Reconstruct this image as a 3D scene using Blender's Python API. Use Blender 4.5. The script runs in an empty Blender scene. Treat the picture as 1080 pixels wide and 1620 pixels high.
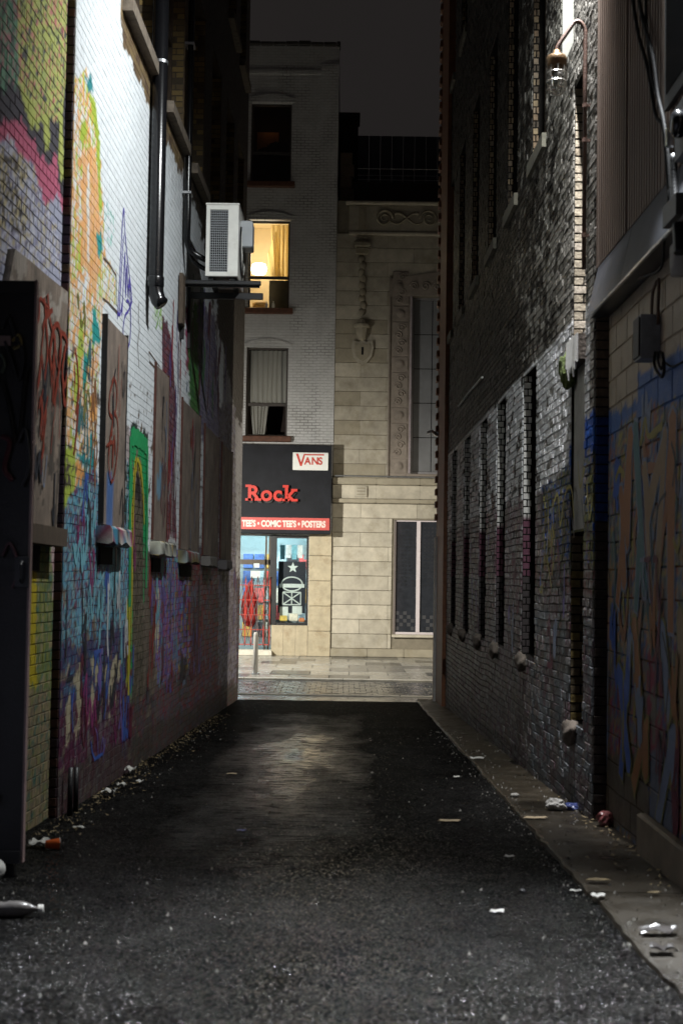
import bpy, math, random
import numpy as np
from mathutils import Vector, Matrix, Euler
random.seed(7)
rng = np.random.default_rng(11)
R = math.radians
sc = bpy.context.scene
COL = sc.collection

# ------------------------------------------------------------------ camera
FPX = 2250.0                       # focal length in pixels of a 1080 x 1620 frame (50 mm)
EYE = Vector((0.0, 0.0, 1.5))
cam_d = bpy.data.cameras.new('camera')
cam = bpy.data.objects.new('camera', cam_d)
COL.objects.link(cam)
cam_d.sensor_fit = 'VERTICAL'
cam_d.sensor_height = 36.0
cam_d.lens = 50.0
cam_d.clip_start = 0.05
cam_d.clip_end = 2000
CROT = Euler((R(90 + 2.67), 0, R(0.17)), 'XYZ').to_matrix() @ Matrix.Rotation(R(0.85), 3, 'Z')
cam.matrix_world = Matrix.Translation(EYE) @ CROT.to_4x4()
cam_d.dof.use_dof = True
cam_d.dof.focus_distance = 26.0
cam_d.dof.aperture_fstop = 3.2
sc.camera = cam

# ------------------------------------------------------------------ night sky
world = bpy.data.worlds.new('World')
sc.world = world
world.use_nodes = True
wn = world.node_tree
bg = wn.nodes['Background']
wtc = wn.nodes.new('ShaderNodeTexCoord')
wno = wn.nodes.new('ShaderNodeTexNoise')
wno.inputs['Scale'].default_value = 2.0
wno.inputs['Detail'].default_value = 4.0
wrm = wn.nodes.new('ShaderNodeValToRGB')
wrm.color_ramp.elements[0].color = (0.0125, 0.0108, 0.0105, 1)
wrm.color_ramp.elements[1].color = (0.0185, 0.0165, 0.0160, 1)
wn.links.new(wtc.outputs['Generated'], wno.inputs['Vector'])
wn.links.new(wno.outputs['Fac'], wrm.inputs['Fac'])
wn.links.new(wrm.outputs['Color'], bg.inputs['Color'])
bg.inputs['Strength'].default_value = 1.0

# ------------------------------------------------------------------ lamps (their housings are built further down)
def lamp(name, kind, loc, energy, color, aim=None, size=0.1, spot=120, blend=0.6):
    d = bpy.data.lights.new(name, kind)
    d.energy = energy
    d.color = color
    d.shadow_soft_size = size
    if kind == 'SPOT':
        d.spot_size = R(spot)
        d.spot_blend = blend
    o = bpy.data.objects.new(name, d)
    COL.objects.link(o)
    o.location = loc
    if aim is not None:
        o.rotation_euler = Vector(aim).to_track_quat('-Z', 'Y').to_euler()
    return o
FLOOD = Vector((1.60, 10.80, 8.70))
STREET_A = Vector((-6.8, 32.0, 4.0))
FILL_DOWN = Vector((1.72, 8.6, 7.6))
STREET_B = Vector((6.8, 30.0, 4.8))
lamp('floodlight_lamp', 'SPOT', FLOOD, 2550, (0.945, 0.985, 0.985), aim=(-0.62, 0.60, -1.18), size=0.07, spot=106, blend=1.0)
lamp('floodlight_lamp', 'SPOT', FLOOD + Vector((0, -.22, 0)), 6500, (0.97, 0.97, 1.0), aim=(0.30, 0.16, -1), size=0.06, spot=50, blend=1.0)  # second floodlight head, added to light the right wall downwards
lamp('street_light_lamp', 'SPOT', STREET_A, 4300, (1.0, 0.97, 0.89), aim=(0.50, 0.75, -0.70), size=0.12, spot=150, blend=0.9)
lamp('street_light_lamp', 'SPOT', STREET_A + Vector((.1, .1, 0)), 3300, (1.0, 0.965, 0.85), aim=(0.62, 0.74, -0.45), size=0.12, spot=74, blend=1.0)
lamp('fill_downlight_lamp', 'SPOT', FILL_DOWN, 11500, (0.92, 0.965, 1.0), aim=(-0.20, -0.46, -0.9), size=0.06, spot=62, blend=1.0)  # added lamp out of view, brightens the foreground asphalt
lamp('street_light_lamp', 'SPOT', STREET_B, 2000, (1.0, 0.90, 0.72), aim=(-0.75, 0.15, -0.65), size=0.12, spot=160, blend=0.7)

sc.view_settings.view_transform = 'Standard'
sc.view_settings.look = 'None'
sc.view_settings.exposure = 0.0
sc.view_settings.gamma = 1.0
sc.view_settings.use_curve_mapping = False
sc.cycles.use_denoising = True
sc.cycles.max_bounces = 6
sc.cycles.sample_clamp_indirect = 4.0
sc.cycles.sample_clamp_direct = 0.0

# ------------------------------------------------------------------ measuring helpers
def ray(u, v):
    d = CROT @ Vector(((u - 540) / FPX, (810 - v) / FPX, -1.0))
    return d
CI = np.array(CROT.transposed())
def project(P):
    q = (np.asarray(P, float) - np.array(EYE)) @ CI.T
    return 540 + FPX * q[..., 0] / -q[..., 2], 810 - FPX * q[..., 1] / -q[..., 2]
SLOPE = 0.0289
YEND = 26.4
ZST = -SLOPE * YEND
def G(u, v):
    """point of the ground seen at a pixel"""
    d = ray(u, v)
    t = -EYE.z / (d.z + SLOPE * d.y)
    p = EYE + d * t
    if p.y > YEND or t < 0:
        p = EYE + d * ((ZST - EYE.z) / d.z)
    return p
def zg(y):
    return -SLOPE * min(max(y, -60), YEND)
class Plane:
    """upright wall: X = x0 + k (Y - y0); out is towards the alley (sign sg)"""
    def __init__(s, x0, y0, x1, y1, sg):
        s.x0, s.y0 = x0, y0
        s.k = (x1 - x0) / (y1 - y0)
        n = Vector((1, -s.k, 0)).normalized() * sg
        s.n = n
        s.sg = sg
    def uv(s, u, v, out=0.0):
        d = ray(u, v)
        # (EYE + t d - out n).x = x0 + k (y - y0)
        e = EYE - s.n * out
        t = (s.x0 + s.k * (e.y - s.y0) - e.x) / (d.x - s.k * d.y)
        p = e + d * t
        return p.y, p.z
    def pt(s, y, z, out=0.0):
        return (s.x0 + s.k * (y - s.y0) + s.n.x * out, y + s.n.y * out, z)
    def arr(s, y, z, out):
        return np.stack([s.x0 + s.k * (y - s.y0) + s.n.x * out, y + s.n.y * out, z], -1)
PL = Plane(-2.10, 10.6, -1.94, 26.4, 1)        # long white and mural wall on the left
PLN = Plane(-2.36, 5.0, -2.165, 10.6, 1)       # pink wall nearest on the left
PR = Plane(1.87, 10.7, 1.76, 26.4, -1)         # long brick wall on the right
PRN = Plane(1.975, 5.0, 1.975, 10.7, -1)       # block wall nearest on the right
FY = 41.0
def F(u, v, y=FY):
    d = ray(u, v)
    t = (y - EYE.y) / d.y
    p = EYE + d * t
    return p.x, p.z
def frect(u0, v0, u1, v1, y=FY):
    vm, um = (v0 + v1) / 2, (u0 + u1) / 2
    return F(u0, vm, y)[0], F(u1, vm, y)[0], F(um, v1, y)[1], F(um, v0, y)[1]     # x0 x1 z0 z1

# ------------------------------------------------------------------ mesh helpers
def wloc(o):
    p = Vector((0, 0, 0))
    while o is not None:
        p = p + o.location
        o = o.parent
    return p
def link(name, me, parent=None, loc=None):
    o = bpy.data.objects.new(name, me)
    COL.objects.link(o)
    if parent is not None:
        o.parent = parent
    if loc is not None:
        o.location = loc
    return o
def tag(o, label=None, cat=None, group=None, kind=None):
    if label: o['label'] = label
    if cat: o['category'] = cat
    if group: o['group'] = group
    if kind: o['kind'] = kind
    return o
def thing(name, loc, label, cat, group=None):
    o = link(name, None, None, Vector(loc))
    return tag(o, label, cat, group)
class MB:
    def __init__(s):
        s.v, s.f = [], []
    def add(s, vs, fs):
        n = len(s.v)
        s.v += [tuple(p) for p in vs]
        s.f += [tuple(i + n for i in f) for f in fs]
        return s
    def quad(s, a, b, c, d):
        return s.add([a, b, c, d], [(0, 1, 2, 3)])
    def box(s, x0, x1, y0, y1, z0, z1, b=0.0):
        if b <= 0:
            vs = [(x, y, z) for z in (z0, z1) for y in (y0, y1) for x in (x0, x1)]
            return s.add(vs, [(0, 2, 3, 1), (4, 5, 7, 6), (0, 1, 5, 4), (2, 6, 7, 3), (0, 4, 6, 2), (1, 3, 7, 5)])
        b = min(b, abs(x1 - x0) * .45, abs(y1 - y0) * .45, abs(z1 - z0) * .45)
        def ring(z, i):
            return [(x0 + i, y0 + i, z), (x1 - i, y0 + i, z), (x1 - i, y1 - i, z), (x0 + i, y1 - i, z)]
        vs = ring(z0, b) + ring(z0 + b, 0) + ring(z1 - b, 0) + ring(z1, b)
        fs = [(3, 2, 1, 0), (12, 13, 14, 15)]
        for k in range(3):
            for j in range(4):
                fs.append((k * 4 + j, k * 4 + (j + 1) % 4, k * 4 + 4 + (j + 1) % 4, k * 4 + 4 + j))
        return s.add(vs, fs)
    def hexa(s, p):      # 8 points: bottom ring 4, top ring 4
        return s.add(p, [(3, 2, 1, 0), (4, 5, 6, 7), (0, 1, 5, 4), (1, 2, 6, 5), (2, 3, 7, 6), (3, 0, 4, 7)])
    def tube(s, pts, r, n=8, caps=True):
        pts = [Vector(p) for p in pts]
        rr = r if isinstance(r, (list, tuple)) else [r] * len(pts)
        t0 = (pts[1] - pts[0]).normalized()
        ref = Vector((0, 0, 1)) if abs(t0.z) < .9 else Vector((1, 0, 0))
        a = t0.cross(ref).normalized()
        vs, fs = [], []
        for i, p in enumerate(pts):
            t = (pts[min(i + 1, len(pts) - 1)] - pts[max(i - 1, 0)])
            t = t.normalized() if t.length > 1e-9 else t0
            a = (a - t * a.dot(t))
            a = a.normalized() if a.length > 1e-6 else t.orthogonal().normalized()
            b = t.cross(a)
            for j in range(n):
                q = 2 * math.pi * j / n
                vs.append(p + (a * math.cos(q) + b * math.sin(q)) * rr[i])
        for i in range(len(pts) - 1):
            for j in range(n):
                fs.append((i * n + j, i * n + (j + 1) % n, (i + 1) * n + (j + 1) % n, (i + 1) * n + j))
        if caps:
            fs.append(tuple(range(n - 1, -1, -1)))
            fs.append(tuple((len(pts) - 1) * n + j for j in range(n)))
        return s.add(vs, fs)
    def lathe(s, prof, c, axis=(0, 0, 1), n=16, sx=1.0):
        ax = Vector(axis).normalized()
        a = ax.orthogonal().normalized()
        b = ax.cross(a)
        vs, fs = [], []
        for (r, h) in prof:
            for j in range(n):
                q = 2 * math.pi * j / n
                vs.append(Vector(c) + ax * h + a * (math.cos(q) * r * sx) + b * (math.sin(q) * r))
        for i in range(len(prof) - 1):
            for j in range(n):
                fs.append((i * n + j, i * n + (j + 1) % n, (i + 1) * n + (j + 1) % n, (i + 1) * n + j))
        fs.append(tuple(range(n - 1, -1, -1)))
        fs.append(tuple((len(prof) - 1) * n + j for j in range(n)))
        return s.add(vs, fs)
    def prism(s, pts, fn, d0, d1):
        """pts 2-d outline, fn(a, b, out) -> 3-d, between out d0 and d1"""
        n = len(pts)
        vs = [fn(a, b, d0) for a, b in pts] + [fn(a, b, d1) for a, b in pts]
        fs = [tuple(range(n - 1, -1, -1)), tuple(range(n, 2 * n))]
        for i in range(n):
            fs.append((i, (i + 1) % n, n + (i + 1) % n, n + i))
        return s.add(vs, fs)
    def build(s, name, m, parent=None, smooth=False, recalc=False):
        off = wloc(parent) if parent is not None else Vector((0, 0, 0))
        me = bpy.data.meshes.new(name)
        me.from_pydata([(p[0] - off.x, p[1] - off.y, p[2] - off.z) for p in s.v], [], s.f)
        if smooth:
            me.polygons.foreach_set('use_smooth', [True] * len(me.polygons))
        if recalc:
            import bmesh
            bm = bmesh.new(); bm.from_mesh(me)
            bmesh.ops.recalc_face_normals(bm, faces=bm.faces)
            bm.to_mesh(me); bm.free()
        me.materials.append(m)
        me.update()
        return link(name, me, parent)
def text_mesh(name, s, size, m, parent, fn_loc, bold=0.0, extrude=0.01, sx=1.0, align='LEFT', spacing=1.0):
    """flat lettering that faces the alley (-Y)"""
    cu = bpy.data.curves.new(name, 'FONT')
    cu.body = s
    cu.size = size
    cu.offset = bold
    cu.extrude = extrude
    cu.align_x = align
    cu.space_character = spacing
    tmp = bpy.data.objects.new(name + '_t', cu)
    COL.objects.link(tmp)
    dg = bpy.context.evaluated_depsgraph_get()
    me = bpy.data.meshes.new_from_object(tmp.evaluated_get(dg))
    bpy.data.objects.remove(tmp)
    off = wloc(parent)
    vs = np.zeros(len(me.vertices) * 3)
    me.vertices.foreach_get('co', vs)
    vs = vs.reshape(-1, 3)
    out = np.stack([vs[:, 0] * sx + fn_loc[0] - off.x, -vs[:, 2] + fn_loc[1] - off.y, vs[:, 1] + fn_loc[2] - off.z], -1)
    me.vertices.foreach_set('co', out.ravel())
    me.materials.clear()
    me.materials.append(m)
    me.update()
    return link(name, me, parent)

# ------------------------------------------------------------------ colours and materials
def lin(r, g, b):
    return tuple(((c / 255) / 12.92 if c / 255 <= .04045 else ((c / 255 + .055) / 1.055) ** 2.4) for c in (r, g, b))
def mat(name, col=None, rough=0.6, var=0.2, vs=6.0, bump=0.25, bs=70.0, metal=0.0, attr=False, dirt=0.0, dirtcol=(0.03, 0.025, 0.02), spec=0.5, stretch=(1, 1, 1), rvar=0.0, bdist=0.01):
    m = bpy.data.materials.new(name)
    m.use_nodes = True
    nt = m.node_tree
    p = nt.nodes['Principled BSDF']
    L = nt.links.new
    geo = nt.nodes.new('ShaderNodeNewGeometry')
    mp = nt.nodes.new('ShaderNodeMapping')
    mp.inputs['Scale'].default_value = stretch
    L(geo.outputs['Position'], mp.inputs['Vector'])
    n1 = nt.nodes.new('ShaderNodeTexNoise')
    n1.inputs['Scale'].default_value = vs
    n1.inputs['Detail'].default_value = 6
    n1.inputs['Roughness'].default_value = 0.65
    L(mp.outputs['Vector'], n1.inputs['Vector'])
    mr = nt.nodes.new('ShaderNodeMapRange')
    mr.inputs['From Min'].default_value = 0.25
    mr.inputs['From Max'].default_value = 0.75
    mr.inputs['To Min'].default_value = 1 - var
    mr.inputs['To Max'].default_value = 1 + var
    L(n1.outputs['Fac'], mr.inputs['Value'])
    mx = nt.nodes.new('ShaderNodeMix')
    mx.data_type = 'RGBA'
    mx.blend_type = 'MULTIPLY'
    mx.inputs['Factor'].default_value = 1.0
    if attr:
        at = nt.nodes.new('ShaderNodeAttribute')
        at.attribute_name = 'paint'
        L(at.outputs['Color'], mx.inputs['A'])
    else:
        mx.inputs['A'].default_value = (*col, 1)
    L(mr.outputs['Result'], mx.inputs['B'])
    last = mx.outputs['Result']
    if dirt > 0:
        n3 = nt.nodes.new('ShaderNodeTexNoise')
        n3.inputs['Scale'].default_value = vs * 0.45
        n3.inputs['Detail'].default_value = 9
        n3.inputs['Roughness'].default_value = 0.75
        L(mp.outputs['Vector'], n3.inputs['Vector'])
        m3 = nt.nodes.new('ShaderNodeMapRange')
        m3.inputs['From Min'].default_value = 0.52
        m3.inputs['From Max'].default_value = 0.68
        m3.inputs['To Max'].default_value = dirt
        L(n3.outputs['Fac'], m3.inputs['Value'])
        mx2 = nt.nodes.new('ShaderNodeMix')
        mx2.data_type = 'RGBA'
        L(m3.outputs['Result'], mx2.inputs['Factor'])
        L(last, mx2.inputs['A'])
        mx2.inputs['B'].default_value = (*dirtcol, 1)
        last = mx2.outputs['Result']
    L(last, p.inputs['Base Color'])
    p.inputs['Roughness'].default_value = rough
    if rvar > 0:
        m4 = nt.nodes.new('ShaderNodeMapRange')
        m4.inputs['From Min'].default_value = 0.3
        m4.inputs['From Max'].default_value = 0.7
        m4.inputs['To Min'].default_value = max(rough - rvar, .05)
        m4.inputs['To Max'].default_value = min(rough + rvar, 1)
        L(n1.outputs['Fac'], m4.inputs['Value'])
        L(m4.outputs['Result'], p.inputs['Roughness'])
    p.inputs['Metallic'].default_value = metal
    p.inputs['Specular IOR Level'].default_value = spec
    if bump > 0:
        n2 = nt.nodes.new('ShaderNodeTexNoise')
        n2.inputs['Scale'].default_value = bs
        n2.inputs['Detail'].default_value = 4
        L(mp.outputs['Vector'], n2.inputs['Vector'])
        bm = nt.nodes.new('ShaderNodeBump')
        bm.inputs['Strength'].default_value = bump
        bm.inputs['Distance'].default_value = bdist
        L(n2.outputs['Fac'], bm.inputs['Height'])
        L(bm.outputs['Normal'], p.inputs['Normal'])
    return m
def emit(name, col, strength):
    m = bpy.data.materials.new(name)
    m.use_nodes = True
    p = m.node_tree.nodes['Principled BSDF']
    p.inputs['Base Color'].default_value = (*col, 1)
    p.inputs['Emission Color'].default_value = (*col, 1)
    p.inputs['Emission Strength'].default_value = strength
    return m
def glass(name, tint=(1, 1, 1), alpha=0.25, rough=0.03):
    """thin glazing: clear film under a mirror coat"""
    m = bpy.data.materials.new(name)
    m.use_nodes = True
    nt = m.node_tree
    nt.nodes.remove(nt.nodes['Principled BSDF'])
    o = nt.nodes['Material Output']
    tr = nt.nodes.new('ShaderNodeBsdfTransparent')
    tr.inputs['Color'].default_value = (*tint, 1)
    gl = nt.nodes.new('ShaderNodeBsdfGlossy')
    gl.inputs['Roughness'].default_value = rough
    fr = nt.nodes.new('ShaderNodeFresnel')
    fr.inputs['IOR'].default_value = 1.5
    mix = nt.nodes.new('ShaderNodeMixShader')
    nt.links.new(fr.outputs['Fac'], mix.inputs['Fac'])
    nt.links.new(tr.outputs['BSDF'], mix.inputs[1])
    nt.links.new(gl.outputs['BSDF'], mix.inputs[2])
    nt.links.new(mix.outputs['Shader'], o.inputs['Surface'])
    return m
M = {}
M['paint_brick'] = mat('painted_brick', rough=0.55, spec=.3, var=0.12, vs=14, bump=0.6, bs=110, attr=True, dirt=0.18, dirtcol=(0.06, 0.05, 0.045), rvar=.12)
M['dark_brick'] = mat('weathered_brick', rough=0.52, spec=.09, var=0.4, vs=24, bump=.75, bs=48, bdist=.008, attr=True, dirt=0.35, rvar=.15)
M['block'] = mat('painted_block', rough=0.6, var=0.12, vs=10, bump=0.5, bs=80, attr=True, dirt=0.30, rvar=.1)
M['mortar'] = mat('mortar', rough=0.9, spec=.08, var=0.2, vs=25, bump=0.6, bs=120, attr=True, dirt=.3)
M['ply'] = mat('weathered_plywood', rough=0.75, var=0.38, vs=9, bump=0.4, bs=40, attr=True, dirt=0.5, dirtcol=(0.05, 0.04, 0.03), stretch=(3, 3, 0.7))
M['rust_edge'] = mat('rusty_steel_edge', (0.060, 0.017, 0.010), rough=0.8, var=0.4, vs=20)
M['blackpipe'] = mat('black_pipe', (0.006, 0.006, 0.007), rough=0.22, var=0.2, bump=0.05)
M['black'] = mat('black_metal', (0.010, 0.010, 0.011), rough=0.45, var=0.3)
M['dark'] = mat('dark_void', (0.006, 0.005, 0.005), rough=0.9, var=0.3)
M['zinc'] = mat('galvanised_clamp', (0.55, 0.56, 0.58), rough=0.3, metal=0.9, bump=0.1)
M['stone_sill'] = mat('stone_sill', (0.16, 0.13, 0.10), rough=0.8, var=0.4, vs=14, bump=0.7, dirt=.6)
M['old_wood'] = mat('old_wood', (0.075, 0.052, 0.034), rough=0.8, var=0.45, vs=10, stretch=(4, 4, 1), dirt=.4)
M['white_metal'] = mat('white_enamel', (0.78, 0.77, 0.72), rough=0.35, var=0.06, bump=0.03, dirt=.25, dirtcol=(.25, .2, .14))
M['grey_plastic'] = mat('grey_plastic', (0.42, 0.44, 0.46), rough=0.45, var=0.08, bump=0.03)
M['coil'] = mat('coil_fins', (0.025, 0.026, 0.028), rough=0.35, var=0.3, metal=0.6, bump=.1)
M['wire'] = mat('wire_guard', (0.5, 0.48, 0.43), rough=0.3, metal=0.8, bump=0.05)
M['rust_pipe'] = mat('rusty_conduit', (0.075, 0.036, 0.022), rough=0.55, var=0.35, vs=25)
M['brass'] = mat('brass_cap', (0.14, 0.085, 0.04), rough=0.45, metal=0.6, var=0.3)
M['lampglass'] = glass('lamp_glass', (0.8, 0.82, 0.8))
M['siding'] = mat('corrugated_siding', (0.21, 0.155, 0.12), rough=0.5, var=0.28, vs=4, bump=0.1, stretch=(5, 5, 0.15), rvar=.12)
M['flashing'] = mat('grey_flashing', (0.075, 0.078, 0.09), rough=0.38, var=0.3, vs=5, bump=0.1, metal=0.2, dirt=.3)
M['grey_box'] = mat('grey_junction_box', (0.20, 0.205, 0.21), rough=0.5, var=0.2, dirt=.4)
M['foam'] = mat('crumbly_mortar', (0.12, 0.097, 0.078), rough=0.95, var=0.35, vs=22, bump=1.0, bs=45)
M['moss'] = mat('moss', (0.055, 0.075, 0.015), rough=0.95, var=0.5, vs=40, bump=1.0, bs=60)
M['whitewash'] = mat('flaked_whitewash', (0.66, 0.65, 0.62), rough=0.8, var=0.15, dirt=.4)
M['corner'] = mat('rust_brown_paint', (0.20, 0.075, 0.030), rough=0.6, var=0.35, vs=12)
M['gate'] = mat('dark_painted_steel', (0.010, 0.009, 0.009), rough=0.55, var=0.5, vs=5, dirt=.4, dirtcol=(.02, .012, .01))
M['pinkedge'] = mat('worn_edge', (0.22, 0.15, 0.14), rough=0.6)
def spray(name, c):
    M[name] = mat(name, c, rough=0.55, var=0.18, vs=25, bump=0.15)
    return M[name]

# ------------------------------------------------------------------ noise and wall painting
_T = rng.random((256, 256))
def vnoise(x, y, seed=0):
    x = x + seed * 17.31
    y = y + seed * 9.77
    xi, yi = np.floor(x).astype(int), np.floor(y).astype(int)
    fx, fy = x - xi, y - yi
    fx, fy = fx * fx * (3 - 2 * fx), fy * fy * (3 - 2 * fy)
    a = _T[xi & 255, yi & 255]; b = _T[(xi + 1) & 255, yi & 255]
    c = _T[xi & 255, (yi + 1) & 255]; d = _T[(xi + 1) & 255, (yi + 1) & 255]
    return (a * (1 - fx) + b * fx) * (1 - fy) + (c * (1 - fx) + d * fx) * fy
def fbm(x, y, seed=0, o=4):
    s, a, t = 0, .5, 0
    for i in range(o):
        s = s + a * vnoise(x * 2 ** i, y * 2 ** i, seed + i * 3)
        t += a
        a *= .55
    return s / t
def inpoly(a, b, poly):
    ins = np.zeros(a.shape, bool)
    n = len(poly)
    for i in range(n):
        x0, y0 = poly[i]
        x1, y1 = poly[(i + 1) % n]
        c = (y0 > b) != (y1 > b)
        ins ^= c & (a < (x1 - x0) * (b - y0) / ((y1 - y0) if y1 != y0 else 1e-9) + x0)
    return ins
class Painter:
    def __init__(s, plane, y, z):
        s.p, s.y, s.z = plane, y, z
        s.c = np.zeros(y.shape + (3,))
        s.wy = y + (fbm(y * 7, z * 7, 31) - .5) * .12
        s.wz = z + (fbm(y * 6, z * 5, 47) - .5) * .22
    def fill(s, col, mask=None):
        col = np.asarray(col, float)
        if mask is None:
            s.c[:] = col
        else:
            s.c[mask] = col
    def mask(s, pts, ragged=True):
        q = [s.p.uv(u, v) for u, v in pts]
        return inpoly(s.wy if ragged else s.y, s.wz if ragged else s.z, q)
    def poly(s, pts, col, ragged=True, op=1.0):
        m = s.mask(pts, ragged)
        s.c[m] = s.c[m] * (1 - op) + np.asarray(col) * op
    def zone(s, pts, pal, fy=5.0, fz=1.6, seed=1, cover=1.0, ragged=True):
        """overlapping strokes of several colours inside a region"""
        m = s.mask(pts, ragged) if pts is not None else np.ones(s.y.shape, bool)
        if not m.any():
            return
        y, z = s.wy[m], s.wz[m]
        w = fbm(y * 3, z * 2, seed + 5) * 1.2
        n = fbm(y * fy + w, z * fz + w, seed, 4)
        n2 = fbm(y * fy * 1.7 - w, z * fz * 1.3, seed + 40, 3)
        k = np.clip((n - .28) / .44, 0, .999)
        idx = ((k * 2.3 + n2 * 1.7) % 1.0 * len(pal)).astype(int) % len(pal)
        cc = np.asarray(pal)[idx]
        on = (fbm(y * fy * .9, z * fz * .9, seed + 77) < (.28 + .44 * cover)) if cover < 1 else np.ones(y.shape, bool)
        t = s.c[m]
        t[on] = cc[on]
        s.c[m] = t
def brick_tint(y, z, cols, seed=3, L=.225, H=.0725):
    r = np.floor(z / H)
    i = np.floor(y / L + .5 * (r % 2))
    h = (np.sin(i * 12.9898 + r * 78.233 + seed) * 43758.5453) % 1.0
    cols = np.asarray(cols)
    return cols[(h * len(cols)).astype(int) % len(cols)]
BUFF = [(.20, .14, .075), (.24, .17, .085), (.17, .115, .065), (.13, .085, .055), (.22, .16, .10)]
BARE = [(.13, .10, .075), (.10, .075, .06), (.16, .13, .10), (.08, .065, .055), (.19, .155, .12)]
DARKB = [(.036, .032, .028), (.055, .049, .041), (.024, .021, .019), (.075, .066, .054), (.032, .027, .023), (.11, .098, .082)]
WHITE = (.70, .735, .76)

def paint_left(y, z):
    P = Painter(PL, y, z)
    P.fill(WHITE)
    P.c *= (0.93 + .14 * fbm(y * 3, z * 3, 8))[..., None]
    # bare brick above the paint line and beside the upper sills
    bare = brick_tint(y, z, BUFF)
    far_shade = np.clip((y - 16.8) / 1.2, 0, 1)[..., None]  # far bare brick darkened, deepening the lamp's falloff along the wall
    bare = bare * (1 - far_shade) + np.array((.040, .030, .022)) * far_shade
    top = 6.75 + (fbm(y * 2, z * 2, 5) - .5) * 1.2 - np.clip((y - 17.5) * .35, 0, 2.4)
    m = z > top + 0.9 * (y < 16.5)
    P.c[m] = bare[m]
    for y0, y1 in LWIN:
        d = np.maximum(np.maximum(y0 - .05 - P.wy, P.wy - y1 - .02), 0) + np.maximum(6.50 - P.wz, 0) * .8
        m = (d < .16) & (z < 6.9)
        P.c[m] = bare[m] * .8
    # tall orange, lime and teal lettering by the corner
    P.zone([(122, 120), (138, 110), (160, 260), (168, 420), (160, 520), (152, 700), (112, 800), (84, 860), (90, 100)], [(.70, .34, .12), (.72, .68, .60), (.72, .40, .18), WHITE, (.42, .52, .08)], 6, 1.0, 21)
    P.poly([(133, 118), (143, 122), (147, 142), (142, 150)], (.03, .22, .24))
    P.poly([(128, 190), (136, 195), (137, 230), (127, 235)], (.36, .46, .06))
    P.poly([(139, 150), (150, 150), (158, 240), (161, 330), (157, 330), (152, 230)], (.36, .46, .06))
    P.poly([(129, 240), (150, 235), (156, 300), (158, 420), (150, 470), (142, 440), (128, 420)], (.72, .36, .14), op=.8)
    P.poly([(137, 260), (142, 262), (141, 420), (137, 420)], (.72, .70, .66))
    P.poly([(150, 365), (160, 372), (163, 395), (156, 398)], (.03, .28, .27))
    P.poly([(145, 480), (152, 480), (153, 522), (160, 530), (157, 545), (145, 538)], (.03, .30, .28))
    P.poly([(127, 500), (134, 510), (131, 560), (121, 640), (116, 640)], (.42, .52, .08))
    P.poly([(132, 545), (138, 560), (136, 630), (131, 600)], (.02, .27, .25))
    P.poly([(143, 680), (148, 682), (147, 730), (142, 760), (139, 740)], (.02, .25, .27))
    P.poly([(123, 715), (140, 722), (139, 735), (121, 730)], (.02, .25, .27))
    P.poly([(121, 735), (135, 740), (131, 780), (119, 790)], (.72, .33, .10))
    P.poly([(139, 620), (153, 628), (152, 665), (141, 662)], (.70, .34, .10))
    P.poly([(104, 700), (119, 724), (116, 800), (84, 860)], (.38, .47, .07))
    # small orange outline square
    P.zone([(160, 405), (184, 430), (184, 480), (160, 470)], [(.70, .42, .22), WHITE, (.5, .55, .15), WHITE], 9, 2.5, 23)
    # lime scribble past the downpipe
    P.zone([(244, 380), (259, 400), (256, 530), (242, 500)], [WHITE, (.33, .52, .12), WHITE], 9, 2.2, 25)
    P.zone([(164, 320), (184, 340), (183, 385), (164, 375)], [WHITE, (.25, .50, .45), WHITE, WHITE], 12, 5, 26)
    # greyer band under the white
    P.poly([(183, 655), (206, 680), (206, 735), (181, 715)], (.36, .30, .29), op=.9)
    # blue field with magenta strokes
    P.zone([(108, 790), (150, 720), (156, 770), (184, 726), (206, 735), (208, 1080), (84, 1090), (84, 830)], [(.12, .33, .44), (.18, .38, .48), (.06, .22, .38), (.15, .035, .10), (.13, .36, .44), (.03, .05, .10), (.24, .36, .36), (.11, .03, .05)], 13, 1.0, 2)
    P.zone([(184, 730), (204, 738), (203, 830), (184, 810)], [(.02, .03, .03), (.35, .36, .36), (.05, .22, .25), (.02, .03, .03)], 7, 1.6, 61)
    P.zone([(84, 1030), (208, 985), (208, 1095), (84, 1160)], [(.035, .05, .12), (.06, .04, .12), (.05, .15, .24), (.09, .02, .07), (.03, .04, .10)], 12, 1.1, 4)
    P.zone([(84, 1130), (208, 1075), (215, 1230), (84, 1360)], [(.10, .015, .04), (.07, .012, .035), (.09, .02, .06), (.14, .13, .14), (.05, .02, .05)], 11, 1.2, 9)
    m = P.mask([(104, 1060), (206, 1030), (206, 1100), (104, 1190)]) & (fbm(y * 5, z * 5, 66, 2) > .60)
    P.c[m] = (.40, .35, .24)
    # green arch with yellow inner line round a brown painted doorway
    P.poly([(206, 668), (234, 690), (234, 900), (229, 1010), (222, 1110), (205, 1110), (203, 900)], (.012, .30, .10))
    P.poly([(206, 668), (234, 690), (233, 704), (206, 684)], (.03, .045, .04))
    P.poly([(213, 735), (217, 722), (224, 745), (227, 790), (226, 830), (215, 840), (206, 1010), (206, 830)], (.50, .40, .03))
    P.zone([(211, 790), (214, 752), (218, 740), (223, 762), (226, 800), (227, 1130), (208, 1130)], [(.09, .075, .05), (.035, .03, .022), (.16, .14, .10), (.05, .04, .03), (.11, .09, .06)], 13, 1.0, 14, ragged=False)
    P.poly([(214, 770), (217, 745), (222, 770), (222, 800), (215, 800)], (.018, .018, .018))
    P.poly([(200, 950), (206, 950), (206, 1090), (199, 1090)], (.42, .43, .03))
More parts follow.
